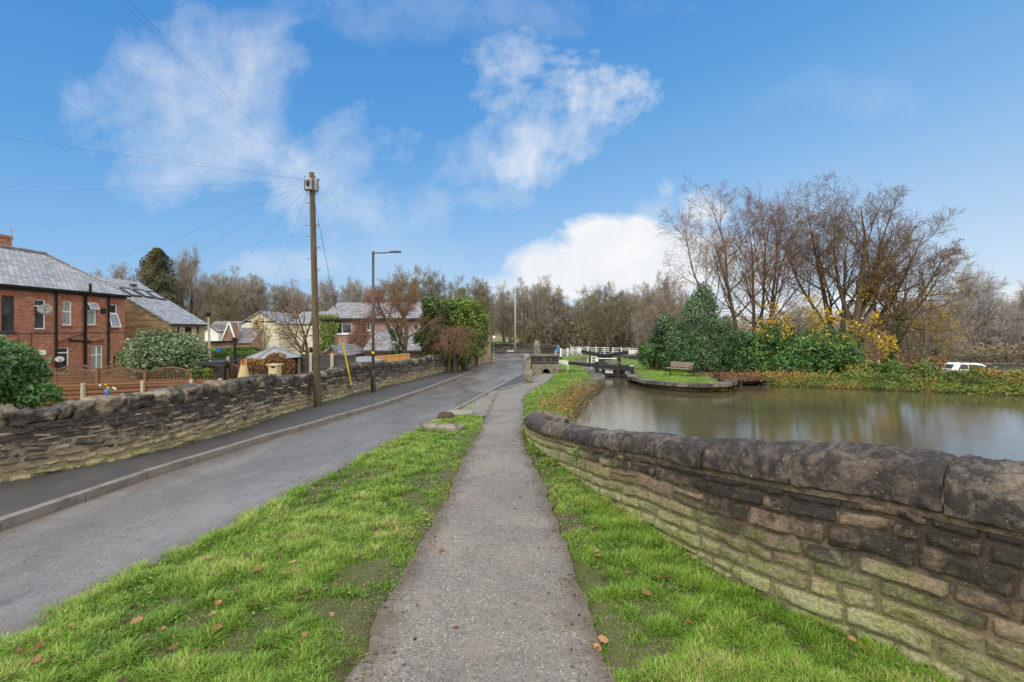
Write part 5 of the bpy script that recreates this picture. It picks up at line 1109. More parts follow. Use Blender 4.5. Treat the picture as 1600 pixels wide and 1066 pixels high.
dw = hole(50, 65, 564.5, 606); dw = (dw[0], dw[1], G1 + .1, dw[3]); do = hole(176, 185, 552.5, 590); do = (do[0], do[1], G1 + .1, do[3])
mb = MB(); wall_holes(mb, o, uv_, YC - YB, G1 - .3, EAVE, hs + [dw, do], .14, nn_)
HD = 8.0
wall_holes(mb, (XW, YC), np.array([-1.0, 0]), HD, G1 - .3, EAVE, [], nrm_out=np.array([0, 1.0, 0]))
wall_holes(mb, (XW - HD, YB), np.array([0, 1.0]), YC - YB, G1 - .3, EAVE, [], nrm_out=np.array([-1.0, 0, 0])); wall_holes(mb, (XW - HD, YB), np.array([1.0, 0]), HD, G1 - .3, EAVE, [], nrm_out=np.array([0, -1.0, 0]))
mb.build('wall', M['brick'], bh, uv=True)
for w_, h_ in zip(WINS, hs): window(bh, o, uv_, nn_, *h_, frame=w_[4], glass=w_[5], sill='lintel' if w_[4] == 'white' else 'navy', **w_[6])
for (h_, mt, lab, g_) in ((dw, 'white', 'white panelled back door', True), (do, 'orange_wood', 'orange wooden back door', True)):
    mb = MB(); c0 = np.array([XW - .1, YC - (h_[0] + h_[1]) / 2, (h_[2] + h_[3]) / 2]); mb.box(c0, (.05, h_[1] - h_[0] - .01, h_[3] - h_[2] - .01)); wv = h_[1] - h_[0]
    for sgn in (-1, 1): mb.box(c0 + np.array([.035, sgn * (wv / 2 - .05), 0]), (.03, .08, h_[3] - h_[2] - .02))
    mb.box(c0 + np.array([.035, 0, (h_[3] - h_[2]) / 2 - .06]), (.028, wv - .18, .1)); dr = mb.build('door', M[mt], bh); dr['label'] = lab
    g2 = MB()
    for q in ((-.13, .13) if mt == 'white' else (0,)): g2.box(c0 + np.array([.028, q * wv * 1.6, (h_[3] - h_[2]) * .2]), (.012, wv * (.16 if mt == 'white' else .45), (h_[3] - h_[2]) * .45))
    g2.build('pane', M['glass'], dr); g3 = MB(); g3.box(c0 + np.array([.05, wv * .32, -.05]), (.04, .03, .14)); g3.build('handle', M['grey'], dr)
RZ = 6.85; XR = XW - 4.0; YR = 28.75
mb = MB(); e0, e1 = np.array([XW + .22, YC + .15, EAVE + .02]), np.array([XW + .22, YB - 1, EAVE + .02]); r0, r1 = np.array([XR, YR, RZ]), np.array([XR, YB - 1, RZ])
f0, f1 = np.array([XW - HD - .2, YC + .15, EAVE + .02]), np.array([XW - HD - .2, YB - 1, EAVE + .02])
roof_slab(mb, e1, e0, r0, r1); roof_slab(mb, f0, f1, r1, r0)
mb.poly([e0 + (0, .002, 0), f0 + (0, .002, 0), r0 + (0, .002, 0)]); rf = mb.build('roof', M['slate'], bh, uv=True)
mb = MB(); hp = [r1, r0, e0 + np.array([-.06, 0, .02])]
mb.tubes(np.array([[hp[0] + (0, 0, .01), hp[1] + (0, 0, .01), hp[1] * .97 + hp[2] * .03, hp[2]]]), np.array([[.13, .13, .1, .07]]), 8); mb.build('ridge_tiles', M['tile_grey'], rf, uv=True)
c0 = np.array([-30.95, 27.3, 6.95]); mb = MB(); mb.box(c0, (.95, .9, 1.3)); mb.box(c0 + (0, 0, .68), (1.05, 1.0, .1)); mb.box(c0 + (0, 0, .77), (.99, .94, .08)); ch = mb.build('chimney', M['brick'], rf, uv=True)
mb = MB(); mb.tubes(np.array([[c0 + (.7, .2, -.4), c0 + (.7, .2, 1.25)]]), np.full((1, 2), .02), 6)
for z_ in (1.1, 1.2): mb.bar(c0 + (.45, .2, z_), c0 + (.95, .2, z_), .018)
mb.build('aerial', M['grey'], rf)
mb = MB(); mb.prism([(.24, 0, -.12), (.36, 0, -.12), (.38, 0, .0), (.24, 0, .0)], (XW, YB - 1, EAVE), (XW, YC + .1, EAVE)); mb.box((XW + .06, (YB + YC) / 2, EAVE - .12), (.12, YC - YB + .05, .22)); mb.build('gutter', M['black'], bh)
for px, top in ((85, None), (130, 443), (167, None)):
    y_ = dy(px); ztop = EAVE - .1 if top is None else zat(px, top)
    pp = pipe(bh, [(XW + (.12 if top is None else .14), y_, G1), (XW + (.12 if top is None else .14), y_, EAVE - .3), (XW + (.3 if top is None else .42), y_, EAVE - (.05 if top is None else .1))] + ([] if top is None else [(XW + .42, y_, ztop)]), .055 if top is None else .075)
pipe(bh, [(XW + .1, dy(106), zat(106, 531.5)), (XW + .12, dy(130), zat(130, 533)), (XW + .1, dy(139), zat(139, 533))], .06, 'waste_pipe')
pipe(bh, [(XW + .08, dy(87), zat(87, 536)), (XW + .08, dy(104), zat(104, 529.5)), (XW + .08, dy(128), zat(128, 522))], .025, 'waste_pipe')
pipe(bh, [(XW + .08, dy(131), zat(131, 537)), (XW + .08, dy(160), zat(160, 531.5))], .025, 'waste_pipe')
pipe(bh, [(XW + .05, dy(0), zat(0, 522)), (XW + .05, dy(60), zat(60, 521)), (XW + .05, dy(120), zat(120, 520)), (XW + .05, dy(193), zat(193, 519))], .016, 'cable', 'darkgrey')
pipe(bh, [(XW + .05, dy(48), zat(48, 521)), (XW + .05, dy(48), zat(48, 545))], .016, 'cable', 'darkgrey')
pipe(bh, [(XW + .05, dy(28), zat(28, 525)), (XW + .05, dy(28), zat(28, 550))], .016, 'cable', 'darkgrey')
mb = MB(); mb.box((XW + .05, dy(160.5), zat(160.5, 486)), (.08, .3, .3)); mb.build('vent_grille', M['black'], bh)
def dish(px, py, r_, rz, lab):
    p = np.array([XW + .45, dy(px) , zat(px, py)]); mb = MB(); prof = [(0.0, 0), (r_ * .4, r_ * .05), (r_ * .75, r_ * .15), (r_, r_ * .28), (r_ * 1.0, r_ * .31), (r_ * .7, r_ * .18), (0.001, r_ * .04)]
    k = 20; th_ = np.arange(k) * 2 * PI / k; V = np.stack([np.broadcast_to(np.array([q[1] for q in prof]), (k, 7)), np.cos(th_)[:, None] * np.array([q[0] for q in prof]), .85 * np.sin(th_)[:, None] * np.array([q[0] for q in prof])], -1)
    ca, sa = math.cos(rz), math.sin(rz); V = V @ np.array([[ca, sa, 0], [-sa, ca, 0], [0, 0, 1]]); mb.grid(V + p, closed_u=True)
    o_ = mb.build('satellite_dish', M['dishgrey'] if r_ > .25 else M['white_worn'], bh, smooth=True); o_['label'] = lab
    a = MB(); a.bar(p, (XW, p[1], p[2] - .15), .05); a.bar(p + np.array([0, 0, -r_ * .8]), p + np.array([r_ * 1.1 * ca, r_ * 1.1 * sa, -.05]), .03); a.box(p + np.array([r_ * 1.1 * ca, r_ * 1.1 * sa, -.03]), (.1, .07, .07)); a.build('dish_arm', M['grey'], o_)
dish(57, 483.5, .31, -.75, 'large grey satellite dish'); dish(80, 561.5, .19, -.6, 'small pale satellite dish')
mb = MB(); mb.box((XW + .12, dy(61), zat(61, 549)), (.16, .28, .12)); mb.box((XW + .2, dy(61), zat(61, 552)), (.14, .2, .16)); mb.build('security_light', M['white'], bh)
mb = MB(); pp = np.array([XW + .3, dy(50), zat(50, 562)]); mb.box(pp, (.5, 1.0, .05)); mb.build('door_canopy', M['dishgrey'], bh)
# ======== sandstone house behind
d0 = 32.0; XL = -535 / F * d0; d1 = XL * F / (320 - 800); g_ = -1.75
sh = thing('sandstone_house', 'yellow sandstone house with a long slate catslide roof and roof windows', 'house', (XL - 4, (d0 + d1) / 2, g_))
ez = A(265, 505, d0)[2]; rx_ = A(145, 431, d0)[0]; rz_ = A(145, 431, d0)[2]
mb = MB()
prof = [(XL - 8, g_ - .4), (XL, g_ - .4), (XL, ez), (rx_, rz_ - .12), (XL - 8, ez)]
mb.poly([(x, d0, z) for x, z in prof]); mb.poly([(x, d1, z) for x, z in prof[::-1]])
mb.build('wall', M['ashlar'], sh, uv=True)
def us(px): return XL * F / (px - 800) - d0
mb = MB(); hl = []
for (p0, p1, y0_, y1_) in ((277, 281, 511, 524), (289, 300, 511, 528), (307.5, 311.5, 511, 530)):
    pm = (p0 + p1) / 2; dd = XL * F / (pm - 800); hl.append((us(p0), us(p1), H - (y1_ - HOR) * dd / F, H - (y0_ - HOR) * dd / F))
wall_holes(mb, (XL, d0), np.array([0, 1.0]), d1 - d0, g_ - .4, ez, hl, .12, np.array([1.0, 0, 0])); p2 = mb.build('side_wall', M['ashlar_pale'], sh, uv=True)
for h_ in hl: window(sh, (XL, d0), np.array([0, 1.0]), np.array([1.0, 0, 0]), *h_, frame='darkgrey', glass='glass', fw=.035, sill='ashlar_pale')
mb = MB(); a, b = np.array([XL + .25, d0 - .15, ez - .06]), np.array([XL + .25, d1 + .2, ez - .06]); c, d = np.array([rx_, d1 + .2, rz_]), np.array([rx_, d0 - .15, rz_])
roof_slab(mb, a, b, c, d); roof_slab(mb, np.array([XL - 8.2, d0 - .15, ez - .06]), np.array([XL - 8.2, d1 + .2, ez - .06]), c, d); rf = mb.build('roof', M['slate'], sh, uv=True)
mb = MB(); mb.box(((a[0]), (d0 + d1) / 2, ez - .1), (.12, d1 - d0 + .3, .1)); mb.build('gutter', M['black'], sh)
sl = nrm(d - a); nr = nrm(np.cross(b - a, d - a)); nr = nr if nr[2] > 0 else -nr
for (px, py) in ((204, 457.5), (224, 459.5), (243, 462.5)):
    # on the roof plane
    ray = np.array([(px - 800) / F, 1, (HOR - py) / F]); tt = ((a - np.array([0, 0, H])) @ nr) / (ray @ nr); p = np.array([0, 0, H]) + ray * tt
    mb = MB(); ax = np.array([0, 1.0, 0]); 
    for (aa, bb, w_, l_) in ((0, .5, .9, .08), (0, -.5, .9, .08)): mb.bar(p + sl * bb * 1.1 - ax * .4 + nr * .06, p + sl * bb * 1.1 + ax * .4 + nr * .06, .09, .1, up=nr)
    for s_ in (-1, 1): mb.bar(p - sl * .55 + ax * .4 * s_ + nr * .06, p + sl * .55 + ax * .4 * s_ + nr * .06, .08, .1, up=nr)
    f = mb.build('roof_window', M['darkgrey'], rf); m2 = MB(); q = [p - sl * .5 - ax * .36 + nr * .06, p - sl * .5 + ax * .36 + nr * .06, p + sl * .5 + ax * .36 + nr * .06, p + sl * .5 - ax * .36 + nr * .06]; m2.poly(q); m2.build('pane', M['glass_pale'], f)
mb = MB(); ray = np.array([(207 - 800) / F, 1, (HOR - 447) / F]); tt = ((a - np.array([0, 0, H])) @ nr) / (ray @ nr); mb.box(np.array([0, 0, H]) + ray * tt + nr * .08, (.3, .4, .14)); mb.build('roof_vent', M['darkgrey'], rf)
# ======== garage with a white gable and clay half gable
def simple_house(name, label, cat, px0, px1, d, depth, eave_py, ridge_py, axis, wallm, roofm, wins=(), base_py=560, hipx=None, over=.18, th=.12):
    """front wall square to the view, ridge along x ('x') or away from the viewer ('y')"""
    x0, x1 = (px0 - 800) * d / F, (px1 - 800) * d / F; ez = H - (eave_py - HOR) * d / F; rz = H - (ridge_py - HOR) * d / F; g = float(tz((x0 + x1) / 2, d)) - .5
    t = thing(name, label, cat, ((x0 + x1) / 2, d + depth / 2, g + .5)); mb = MB(); hl = []
    for w_ in wins: hl.append(((w_[0] - px0) * d / F, (w_[1] - px0) * d / F, H - (w_[3] - HOR) * d / F, H - (w_[2] - HOR) * d / F))
    wall_holes(mb, (x0, d), np.array([1.0, 0]), x1 - x0, g, ez, hl, .1, np.array([0, -1.0, 0]))
    wall_holes(mb, (x1, d), np.array([0, 1.0]), depth, g, ez, [], nrm_out=np.array([1.0, 0, 0])); wall_holes(mb, (x0, d), np.array([0, 1.0]), depth, g, ez, [], nrm_out=np.array([-1.0, 0, 0])); wall_holes(mb, (x0, d + depth), np.array([1.0, 0]), x1 - x0, g, ez, [], nrm_out=np.array([0, 1.0, 0]))
    if axis == 'y': mb.poly([(x0, d, ez), (x1, d, ez), ((x0 + x1) / 2, d, rz - .1)]); mb.poly([(x0, d + depth, ez), (x1, d + depth, ez), ((x0 + x1) / 2, d + depth, rz - .1)][::-1])
    else:
        ym = d + depth / 2; mb.poly([(x0, d, ez), (x0, ym, rz - .1), (x0, d + depth, ez)]); mb.poly([(x1, d, ez), (x1, d + depth, ez), (x1, ym, rz - .1)])
    mb.build('wall', M[wallm], t, uv=True); rm = MB()
    if axis == 'y':
        xm = (x0 + x1) / 2; k = (rz - ez) / ((x1 - x0) / 2)
        roof_slab(rm, (x1 + over, d + depth + .2, ez - over * k), (x1 + over, d - .2, ez - over * k), (xm, d - .2, rz), (xm, d + depth + .2, rz), th); roof_slab(rm, (x0 - over, d - .2, ez - over * k), (x0 - over, d + depth + .2, ez - over * k), (xm, d + depth + .2, rz), (xm, d - .2, rz), th)
    else:
        ym = d + depth / 2; k = (rz - ez) / (depth / 2); hx = 0 if hipx is None else hipx
        roof_slab(rm, (x0 - over, d - over, ez - over * k), (x1 + over, d - over, ez - over * k), (x1 + over - hx, ym, rz), (x0 - over + hx, ym, rz), th); roof_slab(rm, (x1 + over, d + depth + over, ez - over * k), (x0 - over, d + depth + over, ez - over * k), (x0 - over + hx, ym, rz), (x1 + over - hx, ym, rz), th)
    rf = rm.build('roof', M[roofm], t, uv=True)
    for w_, h_ in zip(wins, hl): window(t, (x0, d), np.array([1.0, 0]), np.array([0, -1.0, 0]), *h_, **w_[4])
    return t, rf, (x0, x1, ez, rz, g, d)
gt, grf, gi = simple_house('garage_house', 'bungalow with a grey tiled roof and white boarded gable behind the lamp', 'house', 308, 392, 46, 6, 534, 501, 'x', 'brick2', 'tile_grey', over=.2)
# white boarded projecting gable
mb = MB(); d = 45.2; mb.add(np.array([A(318, 533, d), A(341, 533, d), A(341, 516, d), A(329, 508, d), A(318, 514, d)] + [A(318, 533, d) + (0, 1.5, 0), A(341, 533, d) + (0, 1.5, 0), A(341, 516, d) + (0, 1.5, 0), A(329, 508, d) + (0, 1.5, 0), A(318, 514, d) + (0, 1.5, 0)]), [[[0, 1, 2, 3, 4]], [[1, 6, 7, 2], [0, 4, 9, 5]]]); mb.build('gable', M['white'], gt)
mb = MB(); roof_slab(mb, A(342.5, 518.5, d) + (0, -.2, 0), A(342.5, 518.5, d) + (0, 2.2, 0), A(329, 507, d) + (0, 2.2, 0), A(329, 507, d) + (0, -.2, 0), .12); roof_slab(mb, A(316, 516.5, d) + (0, 2.2, 0), A(316, 516.5, d) + (0, -.2, 0), A(329, 507, d) + (0, -.2, 0), A(329, 507, d) + (0, 2.2, 0), .12); mb.build('gable_roof', M['tile_grey'], gt, uv=True)
# clay tiled half gable with white barge boards
d = 45.6; mb = MB(); a, b, c = A(347, 533, d), A(368, 533, d), A(358.5, 504, d)
mb.add(np.array([a, b, c, a + (0, 1.2, 0), b + (0, 1.2, 0), c + (0, 1.2, 0)]), [[[0, 1, 2]], [[1, 4, 5, 2], [0, 2, 5, 3]]]); mb.build('clay_gable', M['tile_clay'], gt, uv=True)
mb = MB(); mb.bar(a + (-.05, -.06, 0), c + (0, -.06, .05), .1, .12); mb.bar(b + (.05, -.06, 0), c + (0, -.06, .05), .1, .12); mb.build('barge_boards', M['white'], gt)
# ======== cream house
ct, crf, ci = simple_house('cream_house', 'cream rendered house with a gable end and a small brown window', 'house', 377, 436, 48, 9, 504, 486, 'y', 'render_cream', 'slate_big',
     [(395, 405, 502, 514, dict(frame='beige', glass='glass', fw=.07, hbars=(.4,), sill=None)), (395.5, 404.5, 533, 540, dict(frame='beige', glass='glass', fw=.06, bars=(.5,), sill=None))])
mb = MB(); x1 = A(436, 510, 48)[0]; wall_holes(mb, (x1 + .01, 50.0), np.array([1.0, 0]), 5.0, -1.8, A(470, 507, 50)[2], [(2.2, 3.3, -1.6, .2)], .1, np.array([0, -1.0, 0])); mb.build('side_wing', M['render_cream'], ct, uv=True)
mb = MB(); e = A(436, 506, 50); roof_slab(mb, (x1, 49.8, e[2]), (x1 + 5.2, 49.8, e[2]), (x1 + 5.2, 53.5, e[2] + 1.5), (x1, 53.5, e[2] + 1.5)); mb.build('wing_roof', M['slate_big'], ct, uv=True)
window(ct, (x1 + .01, 50.0), np.array([1.0, 0]), np.array([0, -1.0, 0]), 2.2, 3.3, -1.6, .2, 'beige', 'glass', sill=None, name='door')
# ======== tan house with slate roof, its lean-to and shed
tt_, trf, ti = simple_house('tan_house', 'tan pebbledashed house with a slate roof behind the lane wall', 'house', 505, 705, 33, 7, 496, 468, 'x', 'render_tan', 'slate_big',
     [(525.5, 550, 505.5, 521.5, dict(frame='white', glass='glass', fw=.07, bars=(.36,), sill='white')), (573, 578, 503, 516, dict(frame='white', glass='glass', fw=.06, sill='white')), (610, 626, 505, 516, dict(frame='white', glass='glass_pale', fw=.06, bars=(.5,), sill='white')), (645, 655, 505, 516, dict(frame='white', glass='glass', fw=.06, sill='white'))], over=.25)
x0, x1, ez, rz, g, d = ti
mb = MB(); mb.box(((x0 + x1) / 2, d - .32, ez - .14), (x1 - x0 + .5, .13, .13)); mb.build('gutter', M['black'], tt_)
mb = MB(); mb.box(((582 - 800) * 36.5 / F, 36.5, rz + .3), (.8, .7, 1.1)); mb.box(((582 - 800) * 36.5 / F, 36.5, rz + .9), (.9, .8, .12)); mb.build('chimney', M['brick'], trf, uv=True)
mb = MB(); mb.tubes(np.array([[A(523, 480, 35), A(523, 463, 35)]]), np.full((1, 2), .06), 8); mb.lathe([(.0, .25), (.13, .2), (.13, .0), (.06, -.02)], A(523, 466, 35)); mb.build('flue', M['darkgrey'], trf)
# lean-to
mb = MB(); dl = 30.2; xl0, xl1 = A(571, 550, dl)[0], A(668, 550, dl)[0]; ezl = A(600, 545, dl)[2]; zt_ = A(600, 515, 32.9)[2]
wall_holes(mb, (xl0, dl), np.array([1.0, 0]), xl1 - xl0, g, ezl, [], nrm_out=np.array([0, -1.0, 0])); mb.poly([(xl0, dl, g), (xl0, dl, ezl), (xl0, 33, zt_), (xl0, 33, g)]); mb.poly([(xl1, dl, g), (xl1, 33, g), (xl1, 33, zt_), (xl1, dl, ezl)]); mb.build('lean_to', M['render_tan'], tt_, uv=True)
mb = MB(); roof_slab(mb, (xl0 - .1, dl - .25, ezl - .1), (xl1 + .1, dl - .25, ezl - .1), (xl1 + .1, 32.95, zt_), (xl0 - .1, 32.95, zt_)); mb.build('lean_to_roof', M['slate_big'], tt_, uv=True)
mb = MB(); mb.box(((xl0 + xl1) / 2, dl - .32, ezl - .17), (xl1 - xl0 + .3, .12, .12)); mb.build('lean_to_gutter', M['darkgrey'], tt_)
# ivy on the house corner (grows on it: its own plant)
r = np.random.default_rng(31); n_ = 2600; px = r.uniform(500, 529, n_); py = r.uniform(493, 556, n_); kp = (px < 518 + 8 * fbm(np.stack([py * .1, py * 0, py * 0], -1), 2) + (py < 520) * 6); px, py = px[kp], py[kp]
C = np.array([A(a_, b_, 32.85) for a_, b_ in zip(px, py)]) + r.normal(0, .07, (len(px), 3)); mb = MB(); mb.leaves(C, .085, np.clip(.62 + r.normal(0, .2, len(C)), 0, 1), N=np.tile([0, -1., .3], (len(C), 1)) + r.normal(size=(len(C), 3)) * .5)
t = thing('wall_ivy', 'yellow green ivy climbing the left corner of the tan house', 'ivy', (A(510, 550, 32.8)[0], 32.8, gz(32))); mb.build('foliage', M['leaf_lime'], t); mb = MB(); P, R = shoots(r, np.array([[A(512, 560, 32.9)[0], 32.93, gz(32) - .6] for k in range(6)]), np.stack([np.linspace(-.25, .25, 6), np.zeros(6), np.ones(6)], -1), np.full(6, 3.6), np.full(6, .03), 8, .08, .1); mb.tubes(P, R, 4); mb.build('stems', M['bark'], t)
n_ = 1500; px = r.uniform(540, 574, n_); py = r.uniform(500, 552, n_); kp = px > 574 - 34 * np.clip((py - 470) / 60, 0, 1) * (.4 + fbm(np.stack([px * .1, py * .1, px * 0], -1), 2)); px, py = px[kp], py[kp]
C = np.array([A(a_, b_, 32.8) for a_, b_ in zip(px, py)]) + r.normal(0, .08, (len(px), 3)); mb = MB(); mb.leaves(C, .06, r.random(len(C))); t = thing('wall_creeper', 'leafless reddish creeper on the wall of the tan house', 'creeper', (A(560, 550, 32.8)[0], 32.8, gz(32))); mb.build('twigs', M['leaf_rust'], t)
# brick shed with a gable
st_, _, _ = simple_house('brick_shed', 'small brick outbuilding with a pitched slate roof in front of the tan house', 'shed', 502, 536, 28, 4, 553, 540, 'y', 'brick2', 'slate_big', over=.15)
# ======== stone cottage at the end of the lane
ce = np.array([[PAVE_L[-2][0], PAVE_L[-2][1]], [PAVE_L[-1][0], PAVE_L[-1][1]]]); u_ = nrm(ce[1] - ce[0]); n_o = np.array([u_[1], -u_[0], 0.])
L_ = np.linalg.norm(ce[1] - ce[0]); o_ = ce[0] + n_o[:2] * -.04; zc = gz(34) - .3; he = A(748, 490, ce[0][1])[2]
ctg = thing('stone_cottage', 'narrow coursed stone cottage at the corner of the junction', 'house', (o_[0], o_[1], gz(34)))
mb = MB(); wall_holes(mb, o_, u_, L_, zc - .3, he, [(L_ * .58, L_ * .72, .95, 2.5), (L_ * .2, L_ * .3, -.4, .6)], .14, n_o)
b_ = o_ + np.array([-n_o[0], -n_o[1]]) * 6; wall_holes(mb, o_, -n_o[:2], 6, zc - .3, he, [], nrm_out=np.array([-u_[0], -u_[1], 0])); wall_holes(mb, o_ + u_ * L_, -n_o[:2], 6, zc - .3, he, [], nrm_out=np.array([u_[0], u_[1], 0]))
m3 = o_ - n_o[:2] * 3; 
for q in (o_, o_ + u_ * L_): mb.poly([(q[0], q[1], he), (q[0] - n_o[0] * 6, q[1] - n_o[1] * 6, he), (q[0] - n_o[0] * 3, q[1] - n_o[1] * 3, he + 1.0)])
mb.build('wall', M['stone_house'], ctg, uv=True)
mb = MB(); e_ = [np.array([*(q + n_o[:2] * .12), he - .05]) for q in (o_ - u_ * .15, o_ + u_ * (L_ + .15))]; rdg = [np.array([*(q - n_o[:2] * 3), he + 1.08]) for q in (o_ - u_ * .15, o_ + u_ * (L_ + .15))]; bk2 = [np.array([*(q - n_o[:2] * 6.12), he - .05]) for q in (o_ - u_ * .15, o_ + u_ * (L_ + .15))]
roof_slab(mb, e_[0], e_[1], rdg[1], rdg[0]); roof_slab(mb, bk2[1], bk2[0], rdg[0], rdg[1]); mb.build('roof', M['slate_big'], ctg, uv=True)
window(ctg, o_, u_, n_o, L_ * .58, L_ * .72, .95, 2.5, 'darkgrey', 'glass'); window(ctg, o_, u_, n_o, L_ * .2, L_ * .3, -.4, .6, 'darkgrey', 'glass')
q = o_ + u_ * (L_ + .07) + n_o[:2] * .0; pipe(ctg, [(q[0], q[1], gz(41) - .1), (q[0], q[1], he - .1)], .06, 'drainpipe', 'darkgrey')
# far farm building on the green field
simple_house('far_building', 'distant low grey roofed building beyond the green field', 'building', 764, 806, 150, 8, 506, 496, 'x', 'ashlar_pale', 'tile_grey')
simple_house('far_building', 'distant pale house half hidden by the thicket right of the white car', 'building', 1538, 1556, 82, 7, 556, 547, 'x', 'ashlar_pale', 'tile_grey')
# ------------------------------------------------------------------ street furniture and lock
# --- utility pole
b = G(497, 640); tp = A(487, 270, 13.2); ut = thing('utility_pole', 'leaning weathered wooden utility pole with junction boxes and climbing pegs', 'pole', b)
mb = MB(); n_ = 24; s_ = np.linspace(0, 1, n_)[:, None]; P = (b - (0, 0, .3)) + (tp - b + (0, 0, .3)) * s_; mb.tubes(P[None], np.linspace(.104, .074, n_)[None], 14, cap=True); mb.build('shaft', M['pole'], ut, smooth=True)
ax = nrm(tp - b); z_at = lambda py: b + (tp - b) * (640 - py) / 370.0
for k, (py, sd_) in enumerate([(317, -1), (351, 1), (352, -1), (369, -1), (386, 1), (404, -1), (420, 1), (437, -1), (470, 1)]):
    p = z_at(py); mb = MB(); mb.tubes(np.array([[p, p + np.array([sd_ * .16, -.02, 0]), p + np.array([sd_ * .2, -.02, .0]), p + np.array([sd_ * .2, -.02, .03])]]), np.full((1, 4), .012), 6); mb.bar(p + np.array([sd_ * .1, 0, -.08]), p + np.array([sd_ * .16, -.02, 0]), .012) if sd_ > 0 else None; mb.build('climbing_peg', M['grey'], ut)
p = z_at(291); 
for (dx, dyy, w_, h_, mt) in ((-.145, -.02, .1, .3, 'black'), (.14, -.04, .11, .34, 'grey'), (-.02, -.16, .16, .34, 'light_grey')):
    c = p + np.array([dx, dyy, .02]); mb = MB(); mb.box(c, (w_, .1, h_)); mb.box(c + (0, -.055, .0), (w_ * .8, .02, h_ * .86)); jb = mb.build('junction_box', M[mt], ut)
    if mt == 'light_grey': m2 = MB(); m2.lathe([(.0, -.1), (.045, -.08), (.055, 0), (.045, .08), (0, .1)], c + (0, -.075, 0), 10); m2.build('splice_cover', M['black'], jb)
mb = MB(); 
for k in range(9): a_ = k * .7; q = p + np.array([math.cos(a_) * .13, math.sin(a_) * .13, .17 + .02 * (k % 3)]); mb.tubes(np.array([[q, q + np.array([math.cos(a_) * .08, math.sin(a_) * .08, .04])]]), np.full((1, 2), .012), 5)
for k in range(7): a_ = k * .9 + .3; q = p + np.array([math.cos(a_) * .12, math.sin(a_) * .12, .12]); mb.tubes(np.array([[q, q + np.array([math.cos(a_) * .07, math.sin(a_) * .07, -.12]), q + np.array([math.cos(a_) * .02, 0, -.34])]]), np.full((1, 3), .008), 5)
mb.build('cable_clips', M['black'], ut)
mb = MB(); q = z_at(313); mb.tubes(np.array([[q + np.array([.06, -.09, .1]), q + np.array([.08, -.1, -.1]), q + np.array([.07, -.1, -.25]), q + np.array([.08, -.1, -.8])]]), np.full((1, 4), .012), 5); mb.build('riser_cable', M['darkgrey'], ut)
q = z_at(560); mb = MB(); mb.tubes(np.array([[q - ax * .02, q + ax * .02]]), np.full((1, 2), .122), 14); mb.build('band', M['darkgrey'], ut)
# cables
top = z_at(283)
def cable(pts, lab, r_=.004, sag=.0):
    P = np.array(pts, float); L = np.concatenate([[0], np.cumsum(np.linalg.norm(np.diff(P, axis=0), axis=1))]); t_ = np.linspace(0, L[-1], 40); Q = np.stack([np.interp(t_, L, P[:, k]) for k in range(3)], -1); Q[:, 2] -= sag * np.sin(np.linspace(0, PI, 40))
    t = thing('overhead_cable', lab, 'cable', Q[0], 'overhead cables from the utility pole'); mb = MB(); mb.tubes(Q[None], np.full((1, 40), r_ * .75), 5); mb.build('wire', M['darkgrey'], t)
cable([top, A(170, -15, 5.2)], 'steep overhead cable rising to the top edge above the left cloud', .0016); cable([top + (.04, 0, .02), A(184, -15, 5.3)], 'second steep overhead cable just right of the first', .0016)
cable([top, A(0, 192, 13.0), A(-300, 130, 13)], 'upper cable of the pair running level to the left edge', .0024, .12); cable([top, A(0, 207, 14.0), A(-300, 150, 14)], 'darker lower cable of the pair running to the left edge', .0036, .12)
cable([top, A(0, 125, 11.5), A(-200, 60, 11)], 'faint cable fanning out above the level pair', .0016, .1)
cable([top, A(0, 297, 21), A(-200, 300, 25)], 'cable running level towards the chimney of the brick house', .0034, .1); cable([top, A(60, 355, 24)], 'thin cable dropping to the roof of the brick house', .003, .25)
cable([top, A(143, 410, 27)], 'thin cable dropping to the far corner of the brick house', .003, .3); cable([top, A(205, 445, 33)], 'faint cable dropping to the sandstone house', .003, .3); cable([top, A(300, 490, 33)], 'faint steep cable dropping behind the sandstone house', .003, .25); cable([top, A(403, 500, 44)], 'steepest cable dropping to the cream house', .004, .25)
cable([top + (.1, 0, -.1), A(575, 372, 22), A(612, 470, 33)], 'cable descending right from the pole towards the tan house', .0028)
# guy wire with a yellow guard
gb = G(553, 622); gt_ = z_at(297); gy = thing('guy_wire', 'yellow plastic guard on the stay wire of the utility pole by the wall', 'guy wire', gb)
mb = MB(); mb.tubes(np.array([[gb, gt_]]), np.full((1, 2), .006), 5); mb.build('wire', M['darkgrey'], gy); dv = gt_ - gb; s0 = gb + dv * .075; s1 = gb + dv * .30
mb = MB(); mb.tubes(np.array([[s0, s1]]), np.full((1, 2), .028), 8, cap=True); mb.build('guard', M['yellow'], gy); mb = MB(); mb.tubes(np.array([[gb - (0, 0, .05), s0]]), np.full((1, 2), .018), 6); mb.build('anchor_rod', M['grey'], gy)
